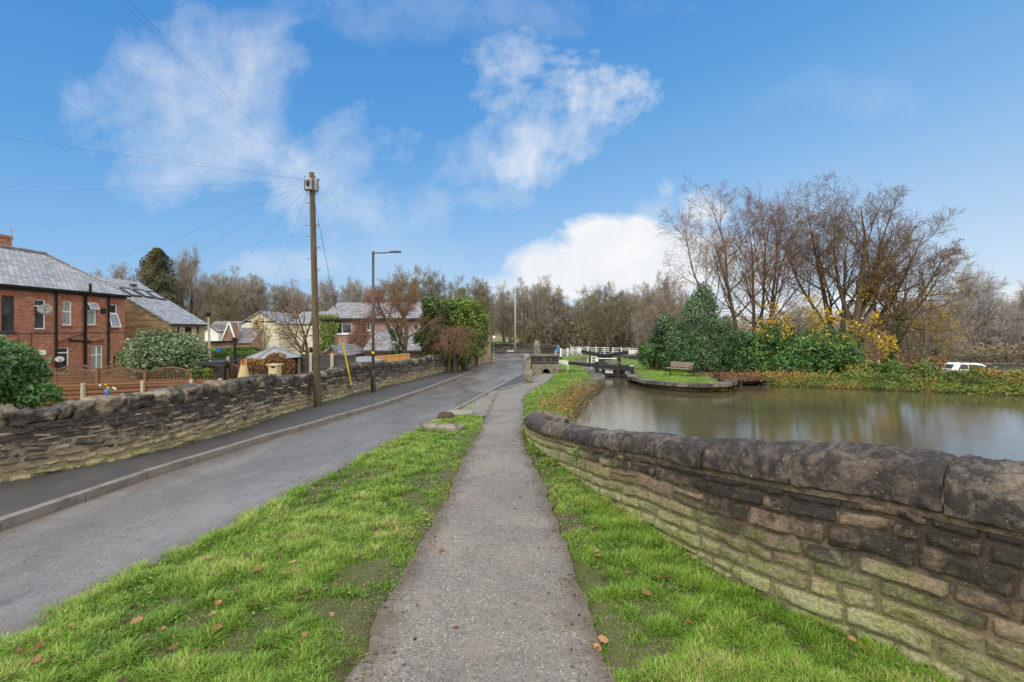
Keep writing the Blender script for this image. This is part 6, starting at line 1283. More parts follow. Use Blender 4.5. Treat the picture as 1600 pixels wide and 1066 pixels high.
# --- street lamp
def street_lamp(px, py, top_py, d, lab, mat='darkgrey', arm=.72, r_=.055, lower=True, dirx=1):
    b = A(px, py, d); t = A(px + .5, top_py, d); th = thing('street_lamp', lab, 'street lamp', b); h = t[2] - b[2]
    mb = MB(); mb.tubes(np.array([[b + (0, 0, 0), b + (0, 0, h * .5), b + (0, 0, h)]]), np.array([[r_, r_ * .9, r_ * .85]]), 12, cap=True); mb.build('column', M[mat], th, smooth=True)
    if lower: mb = MB(); mb.lathe([(0.001, .93), (r_ * 1.05, .93), (r_ * 1.6, .88), (r_ * 1.6, -.05)], b, 14); o_ = mb.build('base_compartment', M['black'], th, smooth=True); m2 = MB(); m2.box(b + np.array([0, -r_ * 1.6, .45]), (.08, .02, .5)); m2.build('access_door', M['black'], o_)
    mb = MB(); mb.tubes(np.array([[b + (0, 0, h - .06), b + (dirx * arm * .6, 0, h - .05), b + (dirx * arm, 0, h - .03)]]), np.full((1, 3), r_ * .45), 8); mb.build('arm', M[mat], th)
    c = b + np.array([dirx * (arm + .12), 0, h - .02]); mb = MB(); mb.add(np.array([[x * .2 * dirx, y * w_, z] for x, w_ in ((-1, .045), (-.4, .07), (.5, .075), (1, .05)) for y, z in ((-1, -.02), (1, -.02), (1, .03), (-1, .03))]) + c, [[[a_ * 4 + j, a_ * 4 + (j + 1) % 4, a_ * 4 + 4 + (j + 1) % 4, a_ * 4 + 4 + j] for a_ in range(3) for j in range(4)] + [[3, 2, 1, 0], [12, 13, 14, 15]]]); mb.build('lamp_head', M[mat], th)
    mb = MB(); mb.box(c + (0, 0, -.026), (.26, .1, .012)); mb.build('lens', M['glass_pale'], th); return th, b, h
th, b, h = street_lamp(583, 617, 393, G(583, 617)[1], 'slim dark street lamp with a short arm standing on the lane pavement')
mb = MB(); mb.lathe([(.056, -.035), (.058, -.03), (.058, .03), (.056, .035)], b + (0, 0, A(583, 551, b[1])[2] - b[2]), 12); mb.build('number_band', M['yellow'], th)
street_lamp(456, 520, 447, 75, 'distant slim street lamp between the cream house and the utility pole', 'grey', 1.0, .06, False); street_lamp(1199, 520, 400, 95, 'faint distant lamp seen through the alder stems', 'light_grey', .8, .07, False) if False else None
street_lamp(1373, 590, 520, 40, 'short white lamp post under the largest bare tree', 'white', .2, .06, False)
t = thing('tall_pole', 'tall white pole on the verge across the junction', 'pole', A(805, 552, 69)); b = A(805, 556, 69); mb = MB(); mb.tubes(np.array([[b, A(805, 520, 69), A(805, 446, 69)]]), np.array([[.16, .1, .075]]), 10, cap=True); mb.build('shaft', M['light_grey'], t, smooth=True); mb = MB(); mb.lathe([(.001, .1), (.2, .08), (.26, 0), (.26, -.3)], b + (0, 0, .3), 10); mb.build('base', M['light_grey'], t)
# old garden lamp on a leaning pole
d = 27.0; b = A(330, 585, d); b[2] = tz(b[0], d); t = thing('lantern_post', 'old leaning lamp post with a black lantern beside the sandstone house', 'street lamp', b); tp_ = A(325.5, 492, d)
mb = MB(); mb.tubes(np.array([[b, (b + tp_) / 2, tp_]]), np.array([[.075, .06, .05]]), 10); mb.build('post', M['concrete'], t, smooth=True)
mb = MB(); mb.lathe([(.0, -.12), (.06, -.1), (.15, .05), (.16, .1), (.1, .22), (.03, .28), (.0, .36)], tp_ + (0, 0, .02), 8); ln = mb.build('lantern', M['black'], t); mb = MB(); mb.lathe([(.0, -.14), (.08, -.11), (.12, -.02)], tp_ + (0, 0, -.01), 8); mb.build('glass', M['glass'], ln)
# --- signs
d = 58.0; b = A(771.5, 566, d); b[2] = tz(b[0], d); t = thing('give_way_sign', 'inverted red and white triangular give way sign by the stone cottage', 'road sign', b); c = A(772, 527, d)
mb = MB(); mb.tubes(np.array([[b, (b[0], b[1], c[2] + .3)]]), np.full((1, 2), .04), 8); mb.build('post', M['grey'], t)
def tri(k, y_): w_ = .36 * k; return [c + np.array([-w_, y_, .24 * k]), c + np.array([w_, y_, .24 * k]), c + np.array([0, y_, -.38 * k])]
mb = MB(); a_ = tri(1.0, -.06); b_ = tri(1.0, -.045); mb.add(np.array(a_ + b_), [[[0, 2, 1], [3, 4, 5]], [[0, 1, 4, 3], [1, 2, 5, 4], [2, 0, 3, 5]]]); pl = mb.build('plate', M['red_lamp'], t); mb = MB(); a_ = tri(.68, -.066); mb.add(np.array(a_), [[[0, 2, 1]]]); mb.build('face', M['white'], pl)
d = 68.5; t = thing('street_name_sign', 'low white street name plate on two short posts across the junction', 'road sign', A(798, 554, d)); c = A(797.5, 548.5, d); mb = MB(); mb.box(c, (1.05, .03, .16)); mb.build('plate', M['white'], t)
for s_ in (-.38, .38): mb = MB(); mb.bar(c + np.array([s_, .04, .08]), np.array([c[0] + s_, c[1] + .04, -1.4]), .07); mb.build('post', M['concrete'], t)
# --- walls at the junction
def block_wall(name, label, p0, p1, h, th_=.4, mat='stone_grey', base=None, cope=True, cat='wall', rows=None, seed=1, z0=None):
    r = np.random.default_rng(seed); p0 = np.asarray(p0, float); p1 = np.asarray(p1, float); z0 = float(min(tz(p0[0], p0[1]), tz(p1[0], p1[1]))) - .1 if z0 is None else z0
    q = np.stack([np.linspace(p0[0], p1[0], 40), np.linspace(p0[1], p1[1], 40)], -1); pa = Path(np.c_[q, np.full(40, z0 + h)], .02, .05)
    t = thing(name, label, cat, ((p0[0] + p1[0]) / 2, (p0[1] + p1[1]) / 2, z0 + .1)); side = -1 if ((p1 - p0)[0] * 0 - 1) and ((np.array([-(p1 - p0)[1], (p1 - p0)[0]]) @ (np.zeros(2) - p0[:2])) < 0) else 1
    ch = .22 if h > .8 else .16
    st, mo = masonry(pa, side, lambda P: P[..., 2], h, (ch * .7, ch * 1.2), (.3, .8), .02, .03, .09, seed, rough=.02)
    st.build('masonry', M[mat], t, smooth=True, extra={'hgt': np.clip((np.concatenate(st.V)[:, 2] - z0) / h, 0, 1)}); d_ = nrm((p1 - p0)[:2]); nb = np.array([-d_[1], d_[0]]) * -side
    mb = MB(); c4 = [p0[:2], p1[:2], p1[:2] + nb * th_, p0[:2] + nb * th_]; V = np.array([[*c, z] for z in (z0 - .3, z0 + h) for c in c4]); Q = [[4, 5, 6, 7], [0, 1, 5, 4], [1, 2, 6, 5], [2, 3, 7, 6], [3, 0, 4, 7]]
    if np.cross(np.append(p1[:2] - p0[:2], 0), np.append(nb, 0))[2] < 0: Q = [k[::-1] for k in Q]
    mb.add(V, [Q]); mb.build('core', M[mat], t, extra={'hgt': np.array([.1] * 4 + [.9] * 4)})
    if cope:
        mb = MB(); L = np.linalg.norm((p1 - p0)[:2]); k = max(1, int(L / .9)); 
        for i in range(k):
            a_ = (i + .5) / k; c = np.append(p0[:2] + (p1 - p0)[:2] * a_ + nb * th_ / 2, z0 + h + .08); lump(mb, c, d_, (L / k - .015, th_ + .14, .17), i + seed, .06, 16, 7, r.random(), 6)
        mb.build('coping', M[mat], t, smooth=True, extra={'hgt': np.full(sum(len(v) for v in mb.V), .6)})
    return t
block_wall('roadside_wall', 'long low dark stone wall on the far side of the junction', (1.0, 71), (7.2, 71), 1.1, seed=3)
block_wall('roadside_wall', 'short dark stone wall behind the street name plate', (-2.6, 71.2), (.9, 71.2), 1.35, seed=4)
block_wall('roadside_wall', 'low wall under the clipped hedge across the junction', (-12, 71.2), (-2.7, 71.2), .55, seed=5)
# bypass weir head: stone parapet with an arched opening
pw = G(846, 580); d = 28.5; xa, xb = A(831, 580, d)[0], A(873, 580, d)[0]; zt_ = A(850, 554, d)[2]; zg = gz(d)
t = thing('overflow_parapet', 'stone parapet with a dark arched overflow opening beside the lock', 'wall', ((xa + xb) / 2, d, zg))
arch = [(math.cos(a_) * .3, math.sin(a_) * .38 - .12) for a_ in np.linspace(0, PI, 9)]; xc = A(853, 575, d)[0]
mb = MB(); us_ = [(xa, zg - .5), (xc - .3, zg - .5)] + [(xc + p[0], zg + p[1]) for p in arch[::-1]] + [(xc + .3, zg - .5), (xb, zg - .5), (xb, zg + .55), (xa, zg + .55)]
mb.poly([(x, d, z) for x, z in us_]); mb.poly([(xa, d, zg + .55), (xb, d, zg + .55), (xb, d + .5, zg + .55), (xa, d + .5, zg + .55)]); mb.poly([(xb, d, zg - .5), (xb, d + .5, zg - .5), (xb, d + .5, zg + .55), (xb, d, zg + .55)]); 
for a_, b_ in zip(arch[:-1], arch[1:]): mb.poly([(xc + a_[0], d, zg + a_[1]), (xc + b_[0], d, zg + b_[1]), (xc + b_[0], d + 1.2, zg + b_[1]), (xc + a_[0], d + 1.2, zg + a_[1])])
mb.build('arch_wall', M['stone_grey'], t, extra={'hgt': np.full(sum(len(v) for v in mb.V), .35)})
mb = MB(); mb.box((xc, d + 1.25, zg - .1), (.9, .05, 1.0)); mb.build('opening', M['dark'], t)
pa = Path(np.c_[np.linspace(xa, xb, 20), np.full(20, d + .06), np.full(20, zt_ - .12)], .02, .05); st, mo = masonry(pa, -1, lambda P: P[..., 2], zt_ - .12 - zg - .55, (.2, .3), (.4, .9), .02, .03, .06, 9, rough=.025); st.build('parapet', M['stone_grey'], t, smooth=True, extra={'hgt': np.full(sum(len(v) for v in st.V), .95)})
mb = MB(); mb.box(((xa + xb) / 2, d + .3, (zt_ - .12 + zg + .55) / 2), (xb - xa, .42, zt_ - .12 - zg - .55)); mb.build('core', M['stone_grey'], t, extra={'hgt': np.full(8, .9)})
mb = MB(); mb.box(((xa + xb) / 2, d + .22, zt_ - .06), (xb - xa + .12, .62, .12)); mb.build('coping', M['stone_grey'], t, extra={'hgt': np.full(8, .5)})
b = G(824, 598); t = thing('stone_pier', 'rough pale stone pier at the lane end of the overflow parapet', 'pier', b); mb = MB(); lump(mb, b + np.array([0, .1, .66]), (1, 0), (.34, .55, 1.42), 5, .1, 18, 14, .8, 5); lump(mb, b + np.array([.1, -.05, .3]), (1, 0), (.3, .4, .75), 6, .12, 16, 10, .6, 5); mb.build('stone', M['stone_grey'], t, smooth=True, extra={'hgt': np.full(sum(len(v) for v in mb.V), .45)})
b = G(832, 578); b = A(831.5, 573, 32); mb = MB(); lump(mb, b + np.array([0, 0, .35]), (1, 0), (.3, .4, 1.3), 7, .06, 14, 10, .2, 6); t = thing('stone_post', 'dark square stone post joining the pier to the overflow parapet', 'post', (b[0], b[1], gz(32))); mb.build('stone', M['stone_dark'], t, smooth=True, extra={'hgt': np.full(sum(len(v) for v in mb.V), .95)})
b = A(839, 556, 52); t = thing('gate_post', 'tall grey stone gatepost behind the overflow parapet', 'post', (b[0], b[1], gz(52))); mb = MB(); lump(mb, np.array([b[0], b[1], (A(839, 533, 52)[2] + gz(52)) / 2]), (1, 0), (.62, .5, A(839, 533, 52)[2] - gz(52) + .1), 8, .03, 14, 10, .8, 8); mb.build('stone', M['stone_grey'], t, smooth=True, extra={'hgt': np.full(sum(len(v) for v in mb.V), .5)})
block_wall('field_wall', 'dark stone wall between the grey gatepost and the person in blue', A(846, 550, 54)[:2], A(872, 550, 54)[:2], 1.25, seed=6, mat='stone_dark')
# flat stones by the overflow
for k, (px, py, sx_, sy_, lab) in enumerate([(836, 582, 1.1, .9, 'pale flat stone slab left of the overflow arch'), (866, 581, .9, .7, 'pale flat stone slab right of the overflow arch')]):
    c = G(px, py); mb = MB(); lump(mb, c + np.array([0, 0, .06]), nrm(np.array([1, .2])), (sx_, sy_, .26), 40 + k, .1, 18, 8, .9, 5); t = thing('stone_slab', lab, 'slab', c); mb.build('stone', M['stone_grey'], t, smooth=True, extra={'hgt': np.full(sum(len(v) for v in mb.V), .55)})
# gateposts at the opening in the lane wall and the short wall beyond
for k, (px, py, tpy, w_, lab) in enumerate([(711, 583, 548, .3, 'dark square gatepost where the lane wall ends'), (718, 581, 550, .28, 'greyer gatepost beside the dark one under the evergreen'), (745, 573, 548, .36, 'gatepost against the stone cottage')]):
    c = G(px, py); hz = A(px, tpy, c[1])[2] - c[2]; mb = MB(); lump(mb, c + np.array([-.05, .05, hz / 2 - .05]), (1, .1), (w_, w_, hz + .1), 50 + k, .04, 14, 12, .2 + .3 * (k == 1), 8); t = thing('gatepost', lab, 'gatepost', c, 'gateposts along the lane'); mb.build('stone', M['stone_dark'] if k != 1 else M['stone_grey'], t, smooth=True, extra={'hgt': np.clip((np.concatenate(mb.V)[:, 2] - c[2]) / hz, 0, 1)})
g0, g1 = G(721, 580.5), G(744, 573.5); block_wall('forecourt_wall', 'short mossy stone wall between the two far gateposts', g0[:2] - (.1, 0), g1[:2] - (.1, 0), A(730, 551, g0[1])[2] - g0[2], seed=8, z0=gz(29) - .05)
# --- stones lying on the verge
for k, (px, py, sx_, sy_, sz_, mt, tn, rz, lab) in enumerate([(719, 650, .82, .5, .17, 'slabs', .8, .1, 'pinkish flat stone at the edge of the lane on the grass verge'), (690, 672, .95, .34, .15, 'stone_grey', .8, -.12, 'long pale stone half sunk in the grass verge')]):
    c = G(px, py); mb = MB(); lump(mb, c + np.array([0, 0, .045]), (math.cos(rz), math.sin(rz)), (sx_, sy_, sz_ * 1.25), 60 + k, .16, 22, 12, tn, 3.5); t = thing('verge_stone', lab, 'stone', c); mb.build('stone', M[mt], t, smooth=True, extra={'hgt': np.full(sum(len(v) for v in mb.V), .55)})
c = G(697, 655); mb = MB(); lump(mb, c + np.array([0, 0, .05]), (1, 0), (.42, .36, .24), 63, .22, 18, 12, .2); t = thing('earth_clod', 'dark broken clod of earth and leaves beside the pinkish stone', 'clod', c); mb.build('soil', M['mud'], t, smooth=True)

# --- quays round the pond
def quay(name, label, pts, ztop, zbot=-1.45, w_=.55, seed=1, seg=.9):
    r = np.random.default_rng(seed); pts = np.asarray(pts, float); pa = Path(np.c_[pts, [ztop(p) for p in pts]], .25, .04)
    t = thing(name, label, 'quay', (*pts[len(pts) // 2], ztop(pts[len(pts) // 2])))
    st, mo = masonry(pa, 1, lambda P: P[..., 2] - .14, .7, (.2, .26), (.5, 1.1), .014, .02, .06, seed, rough=.015)
    st.build('masonry', M['stone_grey'], t, smooth=True, extra={'hgt': np.clip((np.concatenate(st.V)[:, 2] + .88) / .5, 0, 1) * .6})
    mo.build('mortar', M['stone_dark'], t, extra={'hgt': np.full(sum(len(v) for v in mo.V), .3)})
    mb = MB(); u = 0
    while u < pa.L - .05:
        ln = min(r.uniform(.7, 1.2), pa.L - u); k = 5; uu = np.linspace(u + .006, u + ln - .006, k); P = pa.at(uu); D = pa.dir(uu); nb = np.stack([D[:, 1], -D[:, 0]], -1); dz_ = r.uniform(-.012, .012); wv = w_ * r.uniform(.85, 1.15)
        A0 = np.c_[P[:, :2] - nb * .04, P[:, 2] - .15]; A1 = np.c_[P[:, :2] - nb * .05, P[:, 2] - .03 + dz_]; A2 = np.c_[P[:, :2] - nb * .02, P[:, 2] + dz_]; A3 = np.c_[P[:, :2] + nb * wv, P[:, 2] + .01 + dz_]; A4 = np.c_[P[:, :2] + nb * wv, P[:, 2] - .15]
        G_ = np.stack([A0, A1, A2, A3, A4], 1); G_[..., 2] += (fbm(G_ * 3, 3) - .5) * .02; mb.grid(G_[:, ::-1] if False else G_, r.random())
        u += ln
    mb.build('coping', M['stone_grey'], t, extra={'hgt': np.full(sum(len(v) for v in mb.V), .62)})
    return t
zq = lambda p: gz(p[1]) + .02
QR = [np.array([8.95, 40.0]), np.array([7.62, 29.0]), np.array([7.5, 27.4])] + [q for q in [W(998, 599)[:2], W(1024, 606.5)[:2], W(1061, 611)[:2], W(1090, 612)[:2], W(1115, 611.5)[:2], W(1128, 609)[:2], W(1133, 606)[:2], W(1134, 602)[:2]]]
# left side of each path is its face
quay('stone_quay', 'curved stone quay with flat coping below the bench', [q for q in QR[1:]][::1], zq, seed=3)
QL = [W(900, 633)[:2], W(926, 612)[:2], W(944, 600)[:2], np.array([5.4, 26.6]), np.array([5.48, 28.6])]
quay('stone_quay', 'straight stone quay with flat slabs left of the near lock gate', QL[::-1], zq, seed=4, w_=.7)
for (sx_, lab, seed_) in ((0, 'left stone lock side running away to the far gates', 5), (1, 'right stone lock side running away to the far gates', 6)):
    a_, b_ = (CHAMBER[0], CHAMBER[3]) if sx_ == 0 else (CHAMBER[1], CHAMBER[2]); quay('stone_wall', lab, [b_, a_] if sx_ == 0 else [a_, b_], zq, seed=seed_, w_=.8)
# culvert mouths on the far bank
c0, c1 = W(1136, 603)[:2], W(1192, 603)[:2]; t = thing('culvert', 'twin dark culvert mouths under a muddy stone slab on the far bank', 'culvert', (*(c0 + c1) / 2, -.6)); zt_ = A(1160, 593.5, 23.6)[2]
ym = (c0[1] + c1[1]) / 2 - .1; xm = (c0[0] + c1[0]) / 2; wd = c1[0] - c0[0] + .3
mb = MB(); lump(mb, (xm, ym + .32, zt_ - .02), (1, 0), (wd + .4, .8, .15), 70, .2, 28, 10, .3, 6); mb.build('slab', M['mud'], t, True)
for xx_, w_, sd_ in ((c0[0] - .12, .3, 71), (A(1158.5, 600, ym)[0], .22, 72), (c1[0] + .15, .4, 73)): mb = MB(); lump(mb, (xx_, ym + .5, -.95), (1, 0), (w_, 1.0, (zt_ + .95) * 2), sd_, .06, 14, 9, .4, 6); mb.build('pier', M['stone_dark'], t, True, extra={'hgt': np.full(sum(len(v) for v in mb.V), .8)})
mb = MB(); mb.box((xm, ym + 1.25, -.9), (wd, .1, 1.0)); mb.build('opening', M['dark'], t)
mb = MB(); lump(mb, (xm + .3, ym + 2.0, zt_ - .15), (1, 0), (5.4, 3.0, .5), 74, .2, 40, 16, .4, 2.4); lump(mb, (c1[0] + 1.9, ym + .95, -.86), (1, .03), (3.4, 1.7, .75), 75, .2, 36, 14, .4, 2.4)
yb_ = np.linspace(0, 1, 60); xb_ = 13.5 + yb_ * 26; fb_ = np.interp(xb_, fx, fy); mb.grid(np.stack([np.c_[xb_, fb_ - .05, np.full(60, -1.3)], np.c_[xb_, fb_ + .12, np.full(60, WATER + .05)], np.c_[xb_, fb_ + .8, tz(xb_, fb_ + .8) + .07], np.c_[xb_, fb_ + 3.2, tz(xb_, fb_ + 3.2) + .05]], 1)[::-1])
tag(mb.build('muddy_bank', M['mud'], smooth=True), kind='structure')
r = np.random.default_rng(93); VB = np.concatenate(mb.V[:2]); VB = VB[VB[:, 2] > WATER + .12]; C = np.concatenate([VB[r.integers(0, len(VB), 1800)] + r.normal(0, .09, (1800, 3)) * np.array([1, 1, .4]), np.stack([r.uniform(c0[0] - .2, c1[0] + 2.2, 3200), ym + .1 + r.gamma(2, .5, 3200), zt_ + .02 + r.gamma(1.3, .05, 3200)], -1), np.stack([r.uniform(c0[0] - .2, c1[0] + 2.2, 130), np.full(130, ym - .1) + r.normal(0, .06, 130), zt_ - r.gamma(1.2, .03, 130)], -1)]); mb = MB(); mb.leaves(C, .045 * r.uniform(.6, 1.4, len(C)), r.random(len(C)), up=.8); tag(mb.build('bank_leaves', M['leaf_dead']), 'brown dead leaves covering the mud above the culvert', 'leaf litter', kind='stuff')
# --- bench
d = 25.9; bc = (A(1044, 586, 26.6) + A(1083, 589, 25.2)) / 2; bc[2] = tz(bc[0], bc[1]); dirb = nrm((A(1083, 589, 25.4) - A(1044, 586, 26.6))[:2]); u3 = np.array([dirb[0], dirb[1], 0]); f3 = np.array([-u3[1], u3[0], 0]) * 1.0; f3 = f3 if f3[1] < 0 else -f3
bt = thing('park_bench', 'wooden slatted bench with black cast iron ends on the lawn by the pond', 'bench', bc); W2 = .74; zg = np.array([0, 0, 1.])
mb = MB()
for k, (fo, zz) in enumerate([(.27, .43), (.16, .435), (.05, .435), (-.06, .43)]): mb.bar(bc + f3 * fo - u3 * W2 + zg * zz, bc + f3 * fo + u3 * W2 + zg * zz, .095, .035)
mb.build('seat', M['bench_wood'], bt); mb = MB()
for k, (fo, zz) in enumerate([(-.135, .54), (-.165, .64), (-.2, .74)]): mb.bar(bc + f3 * fo - u3 * W2 + zg * zz, bc + f3 * fo + u3 * W2 + zg * zz, .03, .085)
mb.build('backrest', M['bench_wood'], bt)
for s_ in (-1, 1):
    e = bc + u3 * s_ * (W2 - .02); mb = MB(); mb.tubes(np.array([[e + f3 * .3 - zg * .05, e + f3 * .26 + zg * .2, e + f3 * .3 + zg * .42, e + f3 * .32 + zg * .6, e + f3 * .1 + zg * .63, e - f3 * .12 + zg * .6]]), np.full((1, 6), .028), 7)
    mb.tubes(np.array([[e - f3 * .22 - zg * .05, e - f3 * .12 + zg * .2, e - f3 * .1 + zg * .42, e - f3 * .16 + zg * .62, e - f3 * .22 + zg * .8]]), np.full((1, 5), .028), 7); mb.bar(e + f3 * .3 + zg * .4, e - f3 * .12 + zg * .4, .04, .05); mb.tubes(np.array([[e + f3 * .27 + zg * .22, e + f3 * .08 + zg * .3, e - f3 * .12 + zg * .2]]), np.full((1, 3), .022), 6); mb.build('end_frame', M['black'], bt, smooth=True)
# --- near lock gate
gL, gR = GATE_L, GATE_R; gu = nrm(np.append(gR - gL, 0)); gnv = np.array([gu[1], -gu[0], 0]) ; gnv = gnv if gnv[1] < 0 else -gnv
lg = thing('lock_gate', 'black near lock gate with a long white tipped balance beam', 'lock gate', (*gL, gz(28)))
gp = lambda s_, z, k=0.0: np.array([gL[0], gL[1], 0]) + gu * s_ + gnv * k + zg * z
Lg = np.linalg.norm(gR - gL); 
def s_of(px):                              # where the sight line meets the gate's plane
    r_ = np.array([(px - 800) / F, 1.0]); Mx = np.array([[r_[0], -gu[0]], [r_[1], -gu[1]]]); t_, s_ = np.linalg.solve(Mx, gL); return s_
def zg_of(px, py): s_ = s_of(px); dd = gL[1] + gu[1] * s_; return H - (py - HOR) * dd / F
mb = MB(); k = 9
for i in range(k): a_, b_ = Lg * i / k, Lg * (i + 1) / k - .012; mb.bar(gp((a_ + b_) / 2, -1.5, -.02), gp((a_ + b_) / 2, zg_of(960, 578), -.02), b_ - a_, .06, up=gnv)
mb.build('planks', M['black_wood'], lg)
def beam(th, p0, p1, w_, h0, h1, mat, name):
    d_ = nrm(p1 - p0); sd_ = nrm(np.cross(d_, zg)); V = []
    for p, h in ((p0, h0), (p1, h1)):
        for i, j in ((-1, -1), (1, -1), (1, 1), (-1, 1)): V.append(p + sd_ * i * w_ / 2 + zg * j * h / 2)
    mb = MB(); mb.add(np.array(V), [[[0, 1, 2, 3], [7, 6, 5, 4], [4, 5, 1, 0], [5, 6, 2, 1], [6, 7, 3, 2], [7, 4, 0, 3]]]); return mb.build(name, M[mat], th)
s0, s1, s2 = s_of(876), s_of(890), s_of(988)
bp = lambda px, py: gp(s_of(px), zg_of(px, py), .12)
beam(lg, bp(890, 567), bp(987, 576.5), .26, .2, .24, 'black_wood', 'balance_beam'); bt_ = beam(lg, bp(875.5, 565.6), bp(889.9, 567), .27, .24, .22, 'white_worn', 'beam_end')
for (px, t_, bt2, w_, nm) in ((933.5, 564.5, 583, .17, 'heel_post'), (968, 559.5, 587, .2, 'paddle_post'), (988.3, 572, 590, .2, 'mitre_post')):
    mb = MB(); s_ = s_of(px); z1 = zg_of(px, t_); mb.bar(gp(s_, -1.3, .2), gp(s_, z1, .2), w_, w_ * .9, up=gnv); po = mb.build(nm, M['black_wood'], lg)
    if nm != 'mitre_post': mb = MB(); mb.lathe([(w_ * .55, 0), (w_ * .5, .06), (w_ * .2, .12), (0, .14)], gp(s_, z1 - .01, .2), 10); mb.build('cap', M['white_worn'] if nm == 'heel_post' else M['black'], po)
    else: mb = MB(); mb.box(gp(s_, z1 + .02, .2), (w_ * 1.05, w_, .04)); mb.build('cap', M['white_worn'], po)
mb = MB(); s_ = s_of(968); z1 = zg_of(968, 566); mb.lathe([(0, -.03), (.06, -.03), (.06, .03), (0, .03)], gp(s_ + .05, z1, .33), 10); mb.bar(gp(s_ - .05, z1 - .25, .32), gp(s_ - .05, z1 + .2, .32), .03); mb.build('paddle_gear', M['grey'], lg)
for (x0, x1, y0_, y1_) in ((946, 958, 575.8, 583), (977, 985, 579.5, 584.5), (937, 940, 573.5, 580)):
    mb = MB(); a_, b_ = s_of(x0), s_of(x1); mb.bar(gp((a_ + b_) / 2, zg_of((x0 + x1) / 2, y1_), .03), gp((a_ + b_) / 2, zg_of((x0 + x1) / 2, y0_), .03), b_ - a_, .03, up=gnv); mb.build('white_panel', M['white_worn'], lg)
mb = MB(); 
for zz in (zg_of(960, 572), zg_of(960, 586)): mb.bar(gp(.02, zz, .06), gp(Lg - .02, zz, .06), .14, .16)
mb.build('rails', M['black_wood'], lg)
mb = MB(); ra, rb = A(934, 560.2, 29.3), A(966, 560.7, 29.0); mb.tubes(np.array([[ra, rb]]), np.full((1, 2), .028), 8); 
for p in (ra, rb): mb.bar(p, (p[0], p[1], -.3), .05)
mb.build('handrail', M['white'], lg)
b = A(887, 577, 30.2); b[2] = tz(b[0], b[1]); t = thing('stop_block', 'small white stone block under the white tip of the near balance beam', 'block', b); mb = MB(); hz = A(887, 570.5, 30.2)[2] - b[2]; mb.box(b + (0, 0, hz / 2), (.17, .17, hz)); mb.box(b + (0, 0, hz + .02), (.24, .2, .05)); mb.build('block', M['white_worn'], t)
# short white fence beside the lock
t = thing('lock_fence', 'short white rail fence at the near left corner of the lock chamber', 'railing', A(925, 567, 32.5)); 
for (x_, y0_, y1_, dd) in ((924.5, 556.5, 571, 32.5), (931.5, 557, 571, 31.4)): mb = MB(); q = A(x_, y0_, dd); mb.bar((q[0], q[1], gz(dd) - .05), q, .07); mb.build('post', M['white'], t)
mb = MB(); 
for zz in (0.04, .22, .4): mb.bar(A(924.5, 556.5, 32.5) - (0, 0, zz), A(931.5, 557, 31.4) - (0, 0, zz), .05)
mb.build('rails', M['white'], t)
# --- far lock gates (a mitred pair)
def far_gate(lab, pend, pw_, pheel, ptoe, d, sgn):
    t = thing('lock_gate', lab, 'lock gate', (A(pheel[0], 560, d)[0], d, gz(d))); e = A(*pend, d + .8); w1 = A(*pw_, d + .5); h_ = A(*pheel, d); to = A(*ptoe, d - .6)
    beam(t, w1, h_, .3, .34, .4, 'black_wood', 'balance_beam'); beam(t, e, w1 + (sgn * .01, 0, 0), .32, .38, .36, 'white_worn', 'beam_end')
    mb = MB(); mb.add(np.array([(h_[0], h_[1], -2.2), (to[0], to[1], -2.2), (to[0], to[1], to[2]), (h_[0], h_[1], h_[2])]), [[[0, 1, 2, 3]]]); mb.bar(h_ - (0, 0, .05), to - (0, 0, .05), .25, .3); mb.bar(h_ - (0, .1, .6), to - (0, .1, .6), .2, .25); mb.build('planks', M['black_wood'], t)
    p = A(937 if sgn < 0 else 953.5, 543.5, d - .1); mb = MB(); mb.box((p[0], p[1] - .2, (p[2] + gz(d) - .6) / 2), (.2, .2, p[2] - gz(d) + .6)); pg = mb.build('paddle_post', M['black_wood'], t); mb = MB(); mb.box((p[0], p[1] - .35, p[2] - .5), (.12, .1, .3)); mb.build('paddle_gear', M['grey'], pg)
    p = A(922 if sgn < 0 else 968, 546, d + .3); mb = MB(); mb.box((p[0], p[1], (p[2] + gz(d)) / 2), (.12, .12, p[2] - gz(d))); mb.build('guide_post', M['black_wood'], t)
far_gate('left leaf of the far pair of black lock gates', (902.5, 547.5), (909, 549.5), (935, 554.5), (945.5, 555), 48.0, -1); far_gate('right leaf of the far pair of black lock gates', (995, 550), (981, 550.8), (954.5, 555), (945.8, 555), 48.0, 1)
# --- white railings
def railing(lab, pa, pb, hpx, nr_, np_, tall_first=False, d0=45, d1=50):
    a_ = A(pa[0], pa[1], d0); b_ = A(pb[0], pb[1], d1); t = thing('white_railing', lab, 'railing', (a_[0], a_[1], gz(d0))); 
    for k in range(np_):
        f = k / (np_ - 1); p = a_ + (b_ - a_) * f; hh = hpx * (d0 + (d1 - d0) * f) / F; mb = MB(); mb.bar((p[0], p[1], p[2] - hh - .15), (p[0], p[1], p[2] + .1), .1 if not (tall_first and k == 0) else .14); mb.build('post', M['white'], t)
    for k in range(nr_):
        o0 = (0, 0, hpx * d0 / F * k / nr_); o1 = (0, 0, hpx * d1 / F * k / nr_); mb = MB(); mb.bar(a_ - o0, b_ - o1, .04, .055); mb.build('rail', M['white'], t)
railing('white five rail fence by the person in blue', (876.3, 546.2), (886, 546.4), 8.5, 5, 2, True, 40, 46); railing('white railing turning along the lock tail left of the far gates', (887, 545.5), (908, 545.3), 8, 5, 4, True, 44, 52); railing('long white railing across the bridge behind the far lock gates', (892, 542.3), (997, 544.8), 8, 3, 9, False, 56, 56)
